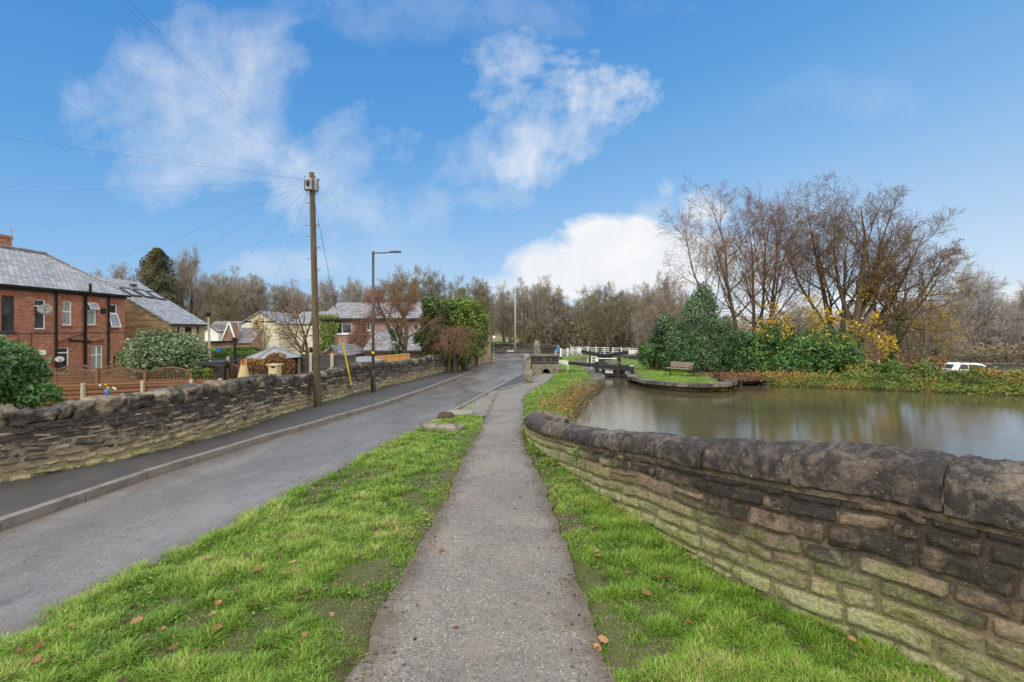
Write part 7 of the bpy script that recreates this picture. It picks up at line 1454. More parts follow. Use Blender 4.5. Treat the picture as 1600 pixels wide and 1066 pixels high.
t = thing('white_post', 'single short white post left of the white five rail fence', 'post', A(869.5, 560, 38)); mb = MB(); mb.bar(A(869.5, 563, 38), A(869.5, 552, 38), .1); mb.build('post', M['white'], t)
# --- white suv across the pond
def car(lab, origin, rz):
    t = thing('parked_car', lab, 'car', origin, rz=rz)
    pr = [(-2.2, .38), (-2.28, .62), (-2.22, .95), (-2.05, 1.02), (-1.72, 1.5), (-1.45, 1.64), (.0, 1.68), (.45, 1.6), (1.15, 1.08), (2.0, .92), (2.2, .78), (2.26, .5), (2.15, .3), (1.85, .3)]
    def arch(cx): return [(cx + .38 * math.cos(a_), .34 + .38 * math.sin(a_)) for a_ in np.linspace(0, PI, 8)]
    pr = pr + arch(1.42) + arch(-1.42) + [(-1.95, .3)]; k = len(pr)
    tum = lambda z: 1.0 if z < 1.0 else 1 - (z - 1.0) * .27
    mb = MB(); V = []
    for yk, sh in ((-.93, 0), (-.88, .04), (.88, .04), (.93, 0)):
        for x, z in pr: V.append((x * (1 if sh else .985), yk * tum(z), z + (.0 if sh else -.01)))
    V = np.array(V); Q = []
    for a_ in range(3):
        for j in range(k): Q.append([a_ * k + j, a_ * k + (j + 1) % k, (a_ + 1) * k + (j + 1) % k, (a_ + 1) * k + j])
    mb.add(V, [Q, np.arange(k)[::-1][None], (np.arange(k) + 3 * k)[None]]); o_ = mb.build('body', M['carwhite'], None, loc=(0, 0, 0)); o_.parent = t; o_.location = (0, 0, 0)
    def part(mb_, nm, mt, par=t, sm_=False): q = mb_.build(nm, M[mt], None, sm_, loc=(0, 0, 0)); q.parent = par; return q
    for s_ in (-1, 1):
        for (x0, x1) in ((-1.55, -.75), (-.68, .1), (.17, .85)):
            m2 = MB(); pts = []
            for x, z in ((x0, 1.06), (x1, 1.06), (min(x1, .62) if x1 > .5 else x1, 1.5 if x1 < .5 else 1.32), (x0 + (.25 if x0 < -1.5 else 0), 1.54 if x0 < 0.1 else 1.52)): pts.append((x, s_ * (.935 * tum(z) + .004), z))
            m2.poly(pts if s_ < 0 else pts[::-1]); part(m2, 'side_window', 'glass_car')
        for x in (-1.42, 1.42):
            m2 = MB(); V2 = []; prof = [(.0, -.1), (.33, -.1), (.35, -.07), (.35, .07), (.33, .1), (0, .1)]; th_ = np.arange(20) * 2 * PI / 20
            Vg = np.stack([np.cos(th_)[:, None] * np.array([p[0] for p in prof]), np.broadcast_to(np.array([p[1] for p in prof]), (20, 6)), np.sin(th_)[:, None] * np.array([p[0] for p in prof])], -1) + np.array([x, s_ * .82, .35]); m2.grid(Vg, closed_u=True); wv = part(m2, 'wheel', 'rubber'); m3 = MB(); Vr = Vg[:, :2].copy(); Vr = np.stack([np.cos(th_)[:, None] * np.array([0, .22]), np.full((20, 2), s_ * .105), np.sin(th_)[:, None] * np.array([0, .22])], -1) + np.array([x, s_ * .82, .35]); m3.grid(Vr, closed_u=True); part(m3, 'rim', 'light_grey', wv)
        m2 = MB(); m2.box((-2.18, s_ * .78, .9), (.16, .24, .22)); part(m2, 'tail_light', 'red_lamp'); m2 = MB(); m2.box((2.16, s_ * .7, .72), (.16, .34, .16)); part(m2, 'headlight', 'glass_pale'); m2 = MB(); m2.box((.75, s_ * 1.0, 1.1), (.12, .18, .13)); part(m2, 'wing_mirror', 'carwhite')
        m2 = MB(); m2.bar((-1.3, s_ * .66, 1.7), (.1, s_ * .66, 1.72), .04, .05); part(m2, 'roof_rail', 'black')
    m2 = MB(); m2.poly([(-2.02, -.7, 1.06), (-2.02, .7, 1.06), (-1.76, .62, 1.46), (-1.76, -.62, 1.46)][::-1]); m2.V[0] += np.array([-.02, 0, .01]); part(m2, 'rear_window', 'glass_car'); m2 = MB(); m2.poly([(1.1, -.74, 1.13), (1.1, .74, 1.13), (.5, .64, 1.56), (.5, -.64, 1.56)]); m2.V[0] += np.array([.02, 0, .02]); part(m2, 'windscreen', 'glass_car')
    return t
cc = A(1517, 585, 46); car('white estate car parked beyond the far bank shrubs', (cc[0], cc[1], A(1517, 592.5, 46)[2]), math.radians(-14))
cc = A(1190, 585, 40); car('white car glimpsed through the gap between the two rhododendrons', (cc[0], cc[1], float(tz(cc[0], cc[1]))), math.radians(10))
x0 = A(1400, 570, 50)[0]; block_wall('car_park_wall', 'long grey stone wall behind the white estate car', (18, 50), (62, 50), 1.25, seed=12, z0=-3.0)
# --- back garden things
gg = lambda x, y: float(tz(x, y))
def plank_fence():
    pts = [(40, 605), (131, 602), (224, 598), (300, 595.5), (345, 594)]; ds = [15.0, 15.9, 16.7, 17.2, 17.6]
    P = [A(p[0], p[1], d) for p, d in zip(pts, ds)]; t = thing('plank_fence', 'reddish brown horizontal board fence just behind the lane wall', 'fence', (P[1][0], P[1][1], gg(P[1][0], P[1][1])))
    for a_, b_ in zip(P[:-1], P[1:]):
        mb = MB()
        for k in range(9): o_ = np.array([0, 0, .07 + k * .15]); mb.bar(a_ - o_ - (0, 0, .03), b_ - o_ - (0, 0, .03), .03, .112, tint=random.random())
        mb.bar(a_ - (0, -.05, .7), b_ - (0, -.05, .7), .02, 1.3, tint=-.6)
        mb.bar(a_ + (0, -.01, .0), b_ + (0, -.01, .0), .07, .045, tint=.9); mb.build('panel', M['fence_wood'], t)
    for p, mt in zip(P, ('concrete', 'concrete', 'concrete', 'concrete', 'concrete')): mb = MB(); mb.box(p + np.array([0, -.03, -.75 + .02]), (.11, .1, 1.6)); mb.build('post', M[mt], t)
plank_fence()
def lattice_fence(lab, pts, ds, h_lat=.5, archh=.22, base_h=.7):
    P = [A(p[0], p[1], d) for p, d in zip(pts, ds)]; t = thing('lattice_fence', lab, 'fence', (P[1][0], P[1][1], gg(P[1][0], P[1][1])), 'lattice topped garden fences')
    for a_, b_ in zip(P[:-1], P[1:]):
        L = np.linalg.norm(b_ - a_); u = (b_ - a_) / L; nv = nrm(np.cross(u, zg)); top = lambda s_: h_lat * .55 + archh * math.sin(PI * s_ / L) ** 1.0
        pt = lambda s_, z, k=0: a_ + u * s_ + zg * z + nv * k; mb = MB(); ss = np.linspace(0, L, 13)
        for q0, q1 in zip(ss[:-1], ss[1:]): mb.bar(pt(q0, top(q0)), pt(q1, top(q1)), .06, .06)
        mb.bar(pt(0, -.02), pt(L, -.02), .06, .06)
        for s_ in (0.03, L - .03): mb.bar(pt(s_, 0), pt(s_, top(s_)), .04, .04)
        fr = mb.build('panel_frame', M['lattice_wood'], t); mb = MB(); sp = .14
        for dirn in (1, -1):
            c = -1.0
            while c < L + 1.0:
                s_, z = c, 0.0; prev = None
                for q in np.linspace(0, 1.0, 26):
                    ss_, zz = c + dirn * q * .8, q * .8
                    if 0 < ss_ < L and 0 < zz < top(ss_): 
                        if prev is None: prev = (ss_, zz)
                        last = (ss_, zz)
                if prev is not None and last != prev: mb.bar(pt(*prev, .012 * dirn), pt(*last, .012 * dirn), .022, .012, up=nv)
                c += sp
        mb.build('lattice', M['lattice_wood'], t); mb = MB()
        for k in range(10): o_ = zg * (-.1 - k * .13); mb.bar(pt(0, 0) + o_, pt(L, 0) + o_, .025, .12, tint=random.random())
        mb.build('boards', M['fence_wood'], t)
    for p in P: mb = MB(); mb.box(p + np.array([0, -.02, -.6]), (.11, .11, 1.9)); mb.box(p + np.array([0, -.02, .37]), (.15, .15, .04)); mb.build('post', M['lattice_wood'], t)
lattice_fence('wavy topped lattice fence nearest the plank fence', [(15, 602), (77, 598.5), (153, 595), (228, 593), (300, 591.5), (355, 590)], [17.4, 18, 18.7, 19.2, 19.6, 20])
lattice_fence('farther wavy topped lattice fence below the brick house windows', [(40, 588), (88, 588), (153, 587.5), (216, 586.5), (290, 584)], [21.5, 22, 22.6, 23, 23.5], archh=.28)
lattice_fence('short lattice fence right of the black pergola', [(349, 586), (374, 586)], [21, 21])
# pergola
d = 19.5; t = thing('pergola', 'low black timber pergola with trellis sides behind the lattice fence', 'pergola', A(330, 592, d)); cs = [A(305, 572, 18.8), A(349, 570, 18.8), A(357, 567, 21.2), A(318, 568, 21.2)]
for c in cs: mb = MB(); mb.box((c[0], c[1], (c[2] + gg(c[0], c[1])) / 2), (.12, .12, c[2] - gg(c[0], c[1]))); mb.build('post', M['black_wood'], t)
mb = MB(); V = np.array(cs); mb.add(np.concatenate([V + (0, 0, .12), V]), [[[0, 1, 2, 3], [7, 6, 5, 4], [0, 4, 5, 1], [1, 5, 6, 2], [2, 6, 7, 3], [3, 7, 4, 0]]]); mb.build('roof', M['black_wood'], t)
mb = MB(); a_, b_ = cs[1], cs[2]
for k in range(6): p = a_ + (b_ - a_) * k / 5; mb.bar(p - (0, 0, .05), p - (0, 0, .75), .03)
for k in range(4): mb.bar(a_ - (0, 0, .1 + k * .2), b_ - (0, 0, .1 + k * .2), .03)
for k in range(5): p = cs[0] + (cs[1] - cs[0]) * k / 4; mb.bar(p - (0, 0, .05), p - (0, 0, .35), .03)
mb.bar(cs[0] - (0, 0, .22), cs[1] - (0, 0, .22), .04); mb.build('trellis', M['black_wood'], t)
# tapered timber obelisk, beehive style box, flue
d = 19; c = A(381, 600, d); c[2] = gg(c[0], c[1]); t = thing('wigwam', 'tapered tan reed wigwam screen with poles poking out of the top', 'wigwam', c); zt_ = A(381, 570, d)[2]; mb = MB(); hz = zt_ - c[2]; mb.lathe([(.42, 0), (.33, hz * .5), (.17, hz * .88), (.12, hz)], c, 9); mb.build('screen', M['tan'], t)
for k in range(5): a_ = k * 1.3; mb = MB(); mb.tubes(np.array([[c + (.12 * math.cos(a_), .12 * math.sin(a_), hz - .1), c + (.1 * math.cos(a_ + .5) , .1 * math.sin(a_ + .5), hz + .22)]]), np.full((1, 2), .018), 5); mb.build('pole', M['orange_wood'], t)
d = 17.2; c = A(429.5, 590, d); t = thing('pale_box', 'pale square box with an overhanging lid and slot showing above the lane wall', 'box', (c[0], c[1], gg(c[0], c[1]))); zt_ = A(430, 571, d)[2]; zb = gg(c[0], c[1]); mb = MB(); mb.box((c[0], d, (zt_ + zb) / 2), (.32, .32, zt_ - zb)); mb.build('body', M['beige'], t); mb = MB(); mb.box((c[0], d, zt_ + .03), (.42, .42, .05)); mb.build('lid', M['beige'], t); mb = MB(); mb.box((c[0] + .02, d - .163, zt_ - .06), (.14, .01, .05)); mb.build('slot', M['dark'], t)
d = 25; c = A(367, 585, d); t = thing('stove_flue', 'tall black stove flue in front of the clipped hedge', 'flue', (c[0], c[1], gg(c[0], c[1]))); mb = MB(); zb = gg(c[0], c[1]); z1 = A(367, 532, d)[2]; mb.tubes(np.array([[(c[0], d, zb), (c[0], d, z1)]]), np.full((1, 2), .085), 10); mb.build('pipe', M['black'], t, True); mb = MB(); mb.lathe([(.0, .2), (.15, .12), (.13, 0), (.1, -.02)], (c[0], d, z1), 10); mb.lathe([(.1, -.04), (.12, 0), (.1, .04)], (c[0], d, (z1 + zb) / 2 + .3), 10); mb.build('cowl', M['black'], t)
# hexagonal summerhouse
d = 22.0; c = A(429, 560, d); c[2] = gg(c[0], c[1]); t = thing('summerhouse', 'hexagonal summerhouse with a low grey felt roof and dark walls', 'summerhouse', c); ez = A(429, 557.5, d)[2]; az = A(428, 542.5, d)[2]
hx = [(math.cos(a_), math.sin(a_)) for a_ in np.arange(6) * PI / 3 + .35]; mb = MB()
for (x0, y0), (x1, y1) in zip(hx, hx[1:] + hx[:1]): mb.poly([c + (x0 * .95, y0 * .95, 0), c + (x1 * .95, y1 * .95, 0), (c[0] + x1 * .95, c[1] + y1 * .95, ez), (c[0] + x0 * .95, c[1] + y0 * .95, ez)])
mb.build('wall', M['fence_dark'], t); mb = MB(); ap = np.array([c[0], c[1], az])
for (x0, y0), (x1, y1) in zip(hx, hx[1:] + hx[:1]): mb.poly([(c[0] + x0 * 1.22, c[1] + y0 * 1.22, ez - .03), (c[0] + x1 * 1.22, c[1] + y1 * 1.22, ez - .03), ap]); 
rf = mb.build('roof', M['felt'], t); mb = MB()
for (x0, y0) in hx: mb.bar((c[0] + x0 * 1.23, c[1] + y0 * 1.23, ez - .02), ap + (0, 0, .02), .07, .05)
mb.lathe([(.0, .1), (.1, .05), (.12, 0)], ap, 8); mb.build('ridge_caps', M['grey'], rf)
# dark panel fence with concrete posts
pts = [(196, 566), (262, 562), (322, 561.5), (395, 558.5), (444, 556.5), (469, 555), (487, 554.5), (520, 556), (556, 556)]; ds = [27.5, 27, 26.8, 26, 24.5, 22.5, 21.8, 21, 21]
P = [A(p[0], p[1], dd) for p, dd in zip(pts, ds)]; t = thing('panel_fence', 'dark stained panel fence with pale concrete posts', 'fence', (P[4][0], P[4][1], gg(P[4][0], P[4][1])))
for a_, b_ in zip(P[:-1], P[1:]):
    mb = MB(); 
    for k in range(12): mb.bar(a_ - (0, 0, .1 + k * .14), b_ - (0, 0, .1 + k * .14), .03, .145, tint=random.random())
    mb.bar(a_ - (0, 0, .0), b_ - (0, 0, .0), .08, .07); mb.build('panel', M['fence_dark'], t)
    L = np.linalg.norm(b_ - a_); k_ = max(1, int(round(L / 1.9)))
    for q in range(k_): p = a_ + (b_ - a_) * q / k_; mb = MB(); mb.box(p + np.array([0, -.06, -.8]), (.13, .13, 1.8)); mb.build('post', M['concrete'], t)
# grey felt roofed shed and orange fence beyond the wall
d = 22.5; t = thing('garden_shed', 'low shed with a pale grey flat roof behind the yellow guard', 'shed', A(562, 585, d)); a_, b_ = A(536, 566, d), A(588, 566, d); mb = MB(); mb.box(((a_[0] + b_[0]) / 2, d + 1.2, (a_[2] + gg(a_[0], d)) / 2), (b_[0] - a_[0], 2.3, a_[2] - gg(a_[0], d))); mb.build('wall', M['light_grey'], t); mb = MB(); zf = A(536, 565, d)[2]; zr = A(536, 557, d + 2.4)[2]; roof_slab(mb, (a_[0] - .08, d - .1, zf), (b_[0] + .1, d - .1, zf), (b_[0] + .1, d + 2.4, zr), (a_[0] - .02, d + 2.4, zr), .08); mb.build('roof', M['felt'], t)
d0, d1 = 23.5, 25.0; a_, b_ = A(588, 557, d0), A(640, 552.5, d1); t = thing('timber_fence', 'new orange timber fence behind the lane wall in front of the lean-to', 'fence', (a_[0], a_[1], gg(a_[0], a_[1])))
for k in range(3):
    p, q = a_ + (b_ - a_) * k / 3, a_ + (b_ - a_) * (k + 1) / 3; mb = MB()
    for j in range(9): m_ = p + (q - p) * (j + .5) / 9; mb.box(m_ + np.array([0, 0, -.65]), (np.linalg.norm(q - p) / 9 - .008, .025, 1.3), tint=random.random(), rz=math.atan2((q - p)[1], (q - p)[0]))
    mb.bar(p - (0, .03, .02), q - (0, .03, .02), .05, .06); mb.build('panel', M['orange_wood'], t)
# wheelie bins
for px, mt, lab in ((336, 'green', 'green wheelie bin by the garage'), (344.5, 'blue', 'blue wheelie bin by the garage')):
    d = 43; c = A(px, 552, d); zb = A(px, 556, d)[2]; t = thing('wheelie_bin', lab, 'bin', (c[0], d, zb)); h_ = A(px, 543.5, d)[2] - zb; mb = MB(); mb.add(np.array([(c[0] + x * s_, d + y * s_, zb + z) for z, s_ in ((.06, .2), (h_ - .06, .27)) for x, y in ((-1, -1), (1, -1), (1, 1), (-1, 1))]), [[[0, 1, 5, 4], [1, 2, 6, 5], [2, 3, 7, 6], [3, 0, 4, 7], [3, 2, 1, 0]]]); mb.build('body', M[mt], t); mb = MB(); mb.box((c[0], d, zb + h_ - .03), (.58, .6, .06)); mb.bar((c[0] - .2, d + .32, zb + h_ - .08), (c[0] + .2, d + .32, zb + h_ - .08), .03); mb.build('lid', M[mt], t)
    for s_ in (-1, 1): mb = MB(); th_ = np.arange(12) * 2 * PI / 12; V = np.stack([np.broadcast_to(np.array([-.03, -.03, .03, .03]), (12, 4)), np.cos(th_)[:, None] * np.array([0, .1, .1, 0]), np.sin(th_)[:, None] * np.array([0, .1, .1, 0])], -1) + np.array([c[0] + s_ * .22, d + .2, zb + .1]); mb.grid(V, closed_u=True); mb.build('wheel', M['rubber'], t)
# toy windmill flowers and blue pot on the wall
b = A(167, 618, 7.35); t = thing('flower_pot', 'small blue pot with white and yellow artificial flowers behind the lane wall', 'flower pot', b); mb = MB(); mb.lathe([(.001, -.02), (.02, 0), (.028, .09), (.025, .09), (.02, .08), (.001, .08)], b + (0, 0, .01), 12); mb.build('pot', M['blue'], t, True)
for dx, dz, mt in ((-.09, .17, 'white'), (-.0, .18, 'yellow'), (.13, .13, 'white'), (.16, .11, 'white'), (.04, .13, 'yellow')):
    f = MB(); c = b + np.array([dx, -.02, dz]); f.tubes(np.array([[b + (0, 0, .1), c]]), np.full((1, 2), .003), 4); s_ = f.build('flower_stem', M['green'], t); f = MB()
    for k in range(6): a_ = k * PI / 3; f.poly([c, c + np.array([math.cos(a_ - .4) * .015, -.008, math.sin(a_ - .4) * .015]), c + np.array([math.cos(a_) * .024, -.004, math.sin(a_) * .024]), c + np.array([math.cos(a_ + .4) * .015, -.008, math.sin(a_ + .4) * .015])])
    f.build('petals', M[mt], s_)
# --- person in blue
def person(origin, rz):
    t = thing('person', 'person in a bright blue jacket and grey trousers seated by the white railings', 'person', origin, rz=rz)
    def skin_(name, verts, edges, rads, mat, par=t):
        me = bpy.data.meshes.new(name); me.from_pydata(verts, edges, []); o_ = bpy.data.objects.new(name, me); COL.objects.link(o_); o_.parent = par
        sk = o_.modifiers.new('skin', 'SKIN'); 
        for v_, r_ in zip(me.skin_vertices[0].data, rads): v_.radius = r_ if isinstance(r_, tuple) else (r_, r_)
        me.skin_vertices[0].data[0].use_root = True; s_ = o_.modifiers.new('sub', 'SUBSURF'); s_.levels = 2; s_.render_levels = 2
        dg = bpy.context.evaluated_depsgraph_get(); me2 = bpy.data.meshes.new_from_object(o_.evaluated_get(dg)); o_.modifiers.clear(); o_.data = me2; me2.materials.append(mat)
        for p in me2.polygons: p.use_smooth = True
        return o_
    # seated facing local -x; pelvis at the origin height .5
    pel = (0, 0, .52)
    body = skin_('body', [pel, (-.02, 0, .72), (-.05, 0, .95), (-.06, 0, 1.05), (-.09, 0, 1.16), (-.1, 0, 1.27), (-.06, -.19, 1.0), (-.16, -.24, .76), (-.36, -.18, .66), (-.06, .19, 1.0), (-.16, .24, .76), (-.36, .18, .66), (0, -.1, .5), (-.42, -.12, .53), (-.46, -.12, .1), (0, .1, .5), (-.42, .12, .53), (-.46, .12, .1), (-.6, -.12, .05), (-.6, .12, .05)],
         [(0, 1), (1, 2), (2, 3), (3, 4), (4, 5), (2, 6), (6, 7), (7, 8), (2, 9), (9, 10), (10, 11), (0, 12), (12, 13), (13, 14), (0, 15), (15, 16), (16, 17), (14, 18), (17, 19)], [.12, .12, .12, .05, .085, .08, .055, .045, .035, .055, .045, .035, .085, .065, .045, .085, .065, .045, .035, .035], M['skin'])
    skin_('jacket', [(0, 0, .56), (-.02, 0, .75), (-.05, 0, .95), (-.06, 0, 1.04), (-.06, -.2, 1.0), (-.16, -.25, .76), (-.32, -.19, .67), (-.06, .2, 1.0), (-.16, .25, .76), (-.32, .19, .67)], [(0, 1), (1, 2), (2, 3), (2, 4), (4, 5), (5, 6), (2, 7), (7, 8), (8, 9)], [.17, .17, .165, .09, .09, .07, .055, .09, .07, .055], M['jacket'])
    skin_('trousers', [(0, 0, .52), (0, -.1, .5), (-.43, -.12, .53), (-.46, -.12, .13), (0, .1, .5), (-.43, .12, .53), (-.46, .12, .13)], [(0, 1), (1, 2), (2, 3), (0, 4), (4, 5), (5, 6)], [.15, .11, .085, .065, .11, .085, .065], M['trousers'])
    for s_ in (-1, 1):
        mb = MB(); mb.sphere((-.53, .12 * s_, .06), (.14, .055, .055)); q = mb.build('shoe', M['cloth_dark'], None, True, loc=(0, 0, 0)); q.parent = t
        for k in range(5):
            mb = MB(); mb.tubes(np.array([[(-.37, (.18 + (k - 2) * .018) * s_, .665), (-.42, (.175 + (k - 2) * .018) * s_, .655), (-.45 + .01 * abs(k - 2), (.17 + (k - 2) * .018) * s_, .63)]]), np.array([[.01, .009, .007]]), 6, cap=True); q = mb.build('finger', M['skin'], None, True, loc=(0, 0, 0)); q.parent = body
    mb = MB(); mb.sphere((-.085, 0, 1.3), (.105, .09, .095)); q = mb.build('cap', M['cloth_dark'], None, True, loc=(0, 0, 0)); q.parent = t
    mb = MB(); mb.lathe([(0, -.02), (.012, -.015), (.018, .02), (0, .03)], (-.2, 0, 1.2), 6); q = mb.build('nose', M['skin'], None, True, loc=(0, 0, 0)); q.parent = body
    return t
pb = A(873.6, 550, 50); zs = A(876, 549.5, 50)[2]; person((pb[0], 50, zs - .5), 0.25)
t = thing('low_stone_seat', 'low stone block the person in blue sits on', 'block', (pb[0], 50, gz(50))); mb = MB(); lump(mb, (pb[0] + .05, 50.02, (zs - .07 + gz(50)) / 2), (1, 0), (.5, .5, zs - .07 - gz(50)), 91, .05, 12, 8, .5, 7); mb.build('stone', M['stone_grey'], t, True, extra={'hgt': np.full(sum(len(v) for v in mb.V), .6)})
# ------------------------------------------------------------------ grass, fallen leaves
def blades(mb, X, Y, Z, h, w, tint, r, lean=.5):
    n = len(X); ya = r.uniform(0, 2 * PI, n); d = np.stack([np.cos(ya), np.sin(ya), 0 * ya], -1); sd_ = np.stack([-d[:, 1], d[:, 0], 0 * ya], -1)
    ln = np.abs(r.normal(lean, .4, n)); B = np.stack([X, Y, Z], -1); V = np.empty((n, 7, 3))
    for k, (t_, ww) in enumerate(((0, 1.0), (.4, .9), (.75, .6))):
        c = B + d * (h * ln * t_ ** 1.8)[:, None] + np.array([0, 0, 1.]) * (h * (t_ - .28 * ln * t_ ** 2))[:, None]
        V[:, 2 * k] = c - sd_ * (w * ww / 2)[:, None]; V[:, 2 * k + 1] = c + sd_ * (w * ww / 2)[:, None]
    V[:, 6] = B + d * (h * ln)[:, None] + np.array([0, 0, 1.]) * (h * (1 - .28 * ln))[:, None]
    b = (np.arange(n) * 7)[:, None]; Q = np.concatenate([b + [[0, 1, 3, 2]], b + [[2, 3, 5, 4]]]); T3 = b + [[4, 5, 6]]
    mb.add(V.reshape(-1, 3), [Q, T3], np.repeat(tint, 7))
def grass(name, label, n, yr, lo, hi, dens, hgt, edge, seed, wmul=1.0, bare=.48, tintb=.5, hedge_r=False, pw=1.4):
    r = np.random.default_rng(seed)
    # sample depth with density falling off with distance
    u = r.random(n); y0, y1 = yr; a_ = 1 - pw; Y = (y0 ** a_ + u * (y1 ** a_ - y0 ** a_)) ** (1 / a_) if abs(a_) > 1e-3 else y0 * (y1 / y0) ** u
    l, h_ = lo(Y), hi(Y); f = r.random(n); X = l + (h_ - l) * f; keep = (h_ > l) & (r.random(n) < np.clip((h_ - l) / dens, 0, 1))
    X, Y, f, l, h_ = X[keep], Y[keep], f[keep], l[keep], h_[keep]
    pn = fbm(np.stack([X * 1.6, Y * 1.6, X * 0 + seed], -1), 4); fine = fbm(np.stack([X * 7, Y * 7, X * 0 + seed + 5], -1), 3)
    el = np.clip((X - l) / .5, 0, 1); er = np.clip((h_ - X) / .55, 0, 1)
    # worn near the path, tufted towards the lane or the wall
    wear = edge(el, er); pk = np.clip(.9 + (pn - bare) * 3.4 + (fine - .5) * 2.6 + (wear - .75) * .9, .3, 1); kp = r.random(len(X)) < pk
    X, Y, pn, fine, wear, pk = X[kp], Y[kp], pn[kp], fine[kp], wear[kp], pk[kp]
    tuft = np.clip((fine - .45) * 4, 0, 1)
    H_ = hgt * (.3 + .7 * wear + .9 * tuft * wear) * r.uniform(.45, 1.3, len(X)) * (.4 + .6 * pk); w_ = (.0028 + .00075 * Y) * wmul * r.uniform(.7, 1.3, len(X))
    tint = np.clip(tintb + (pn - .5) * .9 + (fine - .5) * .7 + r.normal(0, .17, len(X)) + (r.random(len(X)) < .07) * .4 - (1 - wear) * .05, 0, 1)
    mb = MB(); blades(mb, X, Y, tz(X, Y) - .008, H_, w_, tint, r, .85); return tag(mb.build(name, M['grass']), label, 'grass', kind='stuff')
grass('grass', 'bright green grass of the verge between the lane and the path', 330000, (1.9, 15.5), lambda y: xv(y) - .02, lambda y: xpl(y) + .03 + .45 * np.clip(fbm(np.stack([y * 2.3, y * 0, y * 0 + 4], -1), 4) - .42, 0, .4), 3.0, .05, lambda a, b: np.clip(.15 + .85 * np.minimum(1, b * 1.1), 0, 1) * (.55 + .45 * np.clip(1.25 - a * .4, 0, 1)), 1)
grass('grass', 'green grass strip between the path and the parapet wall', 190000, (1.9, 11.0), lambda y: xpr(y) - .02 - .45 * np.clip(fbm(np.stack([y * 2.3, y * 0, y * 0 + 7], -1), 4) - .42, 0, .4), lambda y: np.minimum(xwn(y) - .0, 6), 1.7, .054, lambda a, b: np.clip(.2 + a * .6 + (1 - b) * .35, 0, 1), 2, bare=.47)
grass('grass', 'mown grass on the bank left of the pond', 42000, (9.8, 27.0), lambda y: xpr(y) - .05, lambda y: np.interp(y, [9.8, 10.6, 12.2, 14.3, 17.8, 21.5, 25, 27], [.45, 1.0, 1.5, 1.75, 2.3, 3.2, 4.4, 4.7]), 3.0, .085, lambda a, b: .6 + 0 * a, 3, bare=.36, tintb=.47, pw=1.1)
grass('grass', 'grass on the lawn around the bench', 26000, (21.6, 36), lambda y: np.interp(y, [21.6, 22.5, 25, 28, 36], [8.2, 7.2, 7.4, 8.2, 9.4]), lambda y: np.interp(y, [21.6, 23, 26, 36], [10.2, 10.6, 12, 13.5]), 4.0, .075, lambda a, b: .6 + 0 * a, 4, bare=.36, tintb=.5, pw=1.05)
grass('grass', 'grass beside the lock left of the chamber', 18000, (28.5, 48), lambda y: np.interp(y, [28.5, 31, 36, 48], [2.9, 3.0, 3.6, 5.2]), lambda y: np.interp(y, [28.5, 48], [4.7, 6.6]), 2.0, .09, lambda a, b: .6 + 0 * a, 5, bare=.36, tintb=.5, pw=1.05)
r = np.random.default_rng(52); mb = MB(); n_ = 26000; y_ = 2.0 * (9 / 2.0) ** r.random(n_); f = r.random(n_); rt = r.random(n_) < .45; lo_ = np.where(rt, xpr(y_) - .06, xv(y_)); hi_ = np.where(rt, xwn(y_) - .02, xpl(y_) + .1); x_ = lo_ + (hi_ - lo_) * np.where(rt, np.maximum(f, r.random(n_)), f)
kp = (fbm(np.stack([x_ * 3, y_ * 3, x_ * 0 + 8], -1), 3) > .52) & (hi_ > lo_); x_, y_ = x_[kp], y_[kp]; mb.leaves(np.stack([x_, y_, tz(x_, y_) + r.uniform(.004, .045, len(x_))], -1), (.006 + .0012 * y_) * r.uniform(.7, 1.5, len(x_)), np.clip(.5 + r.normal(0, .2, len(x_)), 0, 1), up=1.2, aspect=.8); tag(mb.build('clover', M['leaf_green']), 'low clover and weeds among the verge grass', 'weeds', kind='stuff')
# weeds along the foot of the walls
r = np.random.default_rng(44); mb = MB(); n_ = 2600; u = r.random(n_) * 26; y_ = 4.5 + u; x_ = xwl(y_) + .02 + np.abs(r.normal(0, .05, n_)); kp = fbm(np.stack([y_ * 1.2, y_ * 0, y_ * 0], -1), 3) > .52; x_, y_ = x_[kp], y_[kp]
mb.leaves(np.stack([x_, y_, gzv(y_) + .1 + np.abs(r.normal(0, .018, len(x_)))], -1), .016 * r.uniform(.6, 1.4, len(x_)), r.random(len(x_)), up=.6); tag(mb.build('wall_foot_litter', M['leaf_bramble']), 'brown and green litter along the foot of the lane wall', 'leaf litter', kind='stuff')
# fallen leaves
def curl_leaf(mb, c, s_, rz, tilt, tint, up=.25):
    """a curled leaf blade with a pointed end, lobed outline"""
    k = 9; t_ = np.linspace(-1, 1, k); wd = np.sqrt(np.clip(1 - t_ ** 2, 0, 1)) * (.55 + .12 * np.cos(t_ * 9)) + .02
    rows = []
    for j in (-1, 0, 1):
        rows.append(np.stack([t_, wd * j, up * (np.abs(j) * wd * .9) + up * t_ ** 2 * .6], -1))
    V = np.stack(rows, 1) * s_; ca, sa = math.cos(rz), math.sin(rz); ct, stt = math.cos(tilt), math.sin(tilt)
    V = V @ np.array([[1, 0, 0], [0, ct, stt], [0, -stt, ct]]) @ np.array([[ca, sa, 0], [-sa, ca, 0], [0, 0, 1]]); mb.grid(V + c, tint)
r = np.random.default_rng(45); mb = MB()
def lay(px, py, s_, h=.045, tint=None):
    c = G(px, py); c[2] = float(tz(c[0], c[1])) + h; curl_leaf(mb, c, s_, r.uniform(0, 6.3), r.normal(0, .35), r.random() if tint is None else tint)
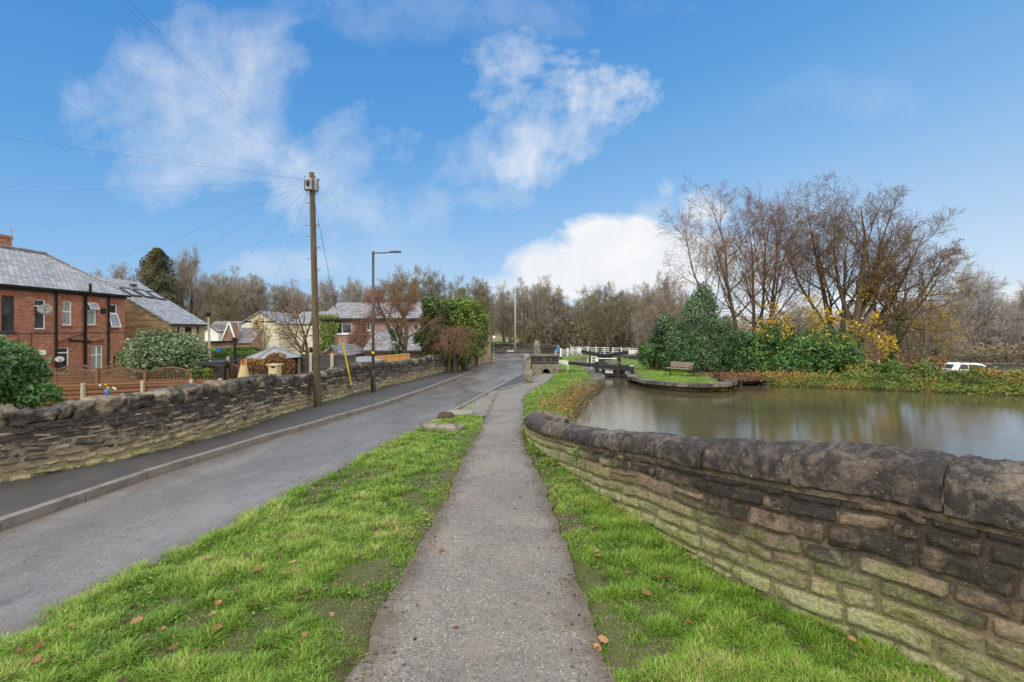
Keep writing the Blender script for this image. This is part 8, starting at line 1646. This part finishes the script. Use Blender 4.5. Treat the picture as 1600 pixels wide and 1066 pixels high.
for (px, py) in [(325, 885), (330, 975), (320, 985), (335, 958), (385, 882), (195, 985), (205, 980), (215, 990), (440, 885), (455, 890), (470, 945), (640, 830), (575, 800), (580, 770), (600, 755), (525, 740), (690, 860), (160, 1050), (170, 1045), (340, 1000), (30, 1030), (45, 1035), (60, 1025), (80, 1040), (70, 1050), (55, 1045), (930, 870), (936, 875), (1080, 985), (942, 1005), (935, 1012), (405, 905), (300, 1030), (520, 975), (560, 880), (610, 700), (655, 742), (1010, 935), (985, 905), (1090, 1050), (1150, 1040), (365, 940), (480, 1010), (255, 1000)]: lay(px + r.uniform(-4, 4), py + r.uniform(-4, 4), r.uniform(.022, .042))
for _ in range(330):
    y_ = 2.2 + r.random() ** 1.6 * 11; side = r.random()
    if side < .7: x_ = r.uniform(xv(y_) + .05, xpl(y_))
    else: x_ = r.uniform(xpr(y_), xwn(y_) - .05)
    curl_leaf(mb, np.array([x_, y_, float(tz(x_, y_)) + r.uniform(.015, .05)]), r.uniform(.013, .033), r.uniform(0, 6.3), r.normal(0, .4), r.random() ** 1.5)
for _ in range(70):
    y_ = 2.3 + r.random() ** 1.5 * 14; q = r.random(); x_ = r.uniform(xpl(y_), xpr(y_)) if q < .3 else r.uniform(xk(y_), xk(y_) + .3) if q < .7 else r.uniform(xwl(y_) + .05, xk(y_) - .2)
    curl_leaf(mb, np.array([x_, y_, gz(y_) + (.02 if q < .7 else .104)]), r.uniform(.012, .026), r.uniform(0, 6.3), r.normal(0, .2), r.uniform(.3, 1), .1)
tag(mb.build('fallen_leaves', M['leaf_dead'], smooth=True), 'curled brown fallen leaves scattered over grass, path and lane', 'leaves', kind='stuff')
# loose grit on the path edges
mb = MB(); n_ = 1500; y_ = 2.2 + r.random(n_) ** 1.8 * 9; e = r.random(n_); x_ = np.where(e < .5, xpl(y_) + np.abs(r.normal(0, .13, n_)), xpr(y_) - np.abs(r.normal(0, .13, n_)))
for x0_, y0_ in zip(x_[:700], y_[:700]):
    s_ = r.uniform(.004, .013); mb.sphere((x0_, y0_, gz(y0_) + .013 + s_ * .4), (s_, s_ * r.uniform(.6, 1), s_ * .7), 6, 4, r.random())
tag(mb.build('path_grit', M['coping'], extra={'hgt': np.full(sum(len(v) for v in mb.V), .3)}), 'loose grit along the edges of the path', 'gravel', kind='stuff')
# small ivy on the parapet wall
c = G(895, 735); c = A(905, 712, 6.15); C = c + r.normal(size=(150, 3)) * np.array([.035, .035, .07]); t = thing('wall_fern', 'small ivy sprig growing from the parapet wall', 'plant', c); mb = MB(); mb.leaves(C + np.array([-.05, -.04, 0]), .018, r.random(150)); mb.build('foliage', M['leaf_green'], t)
# weeds on the quay and lock stones
C = np.concatenate([A(1105, 607, 21.6) + r.normal(size=(420, 3)) * np.array([.55, .12, .1]), A(1125, 607, 21.9) + r.normal(size=(160, 3)) * np.array([.2, .12, .12])]); t = thing('quay_weeds', 'yellowing weeds hanging from the curved quay', 'plant', A(1108, 609, 21.5)); mb = MB(); mb.leaves(C + np.array([0, -.12, .02]), .045, r.random(len(C))); mb.build('foliage', M['leaf_bramble'], t)
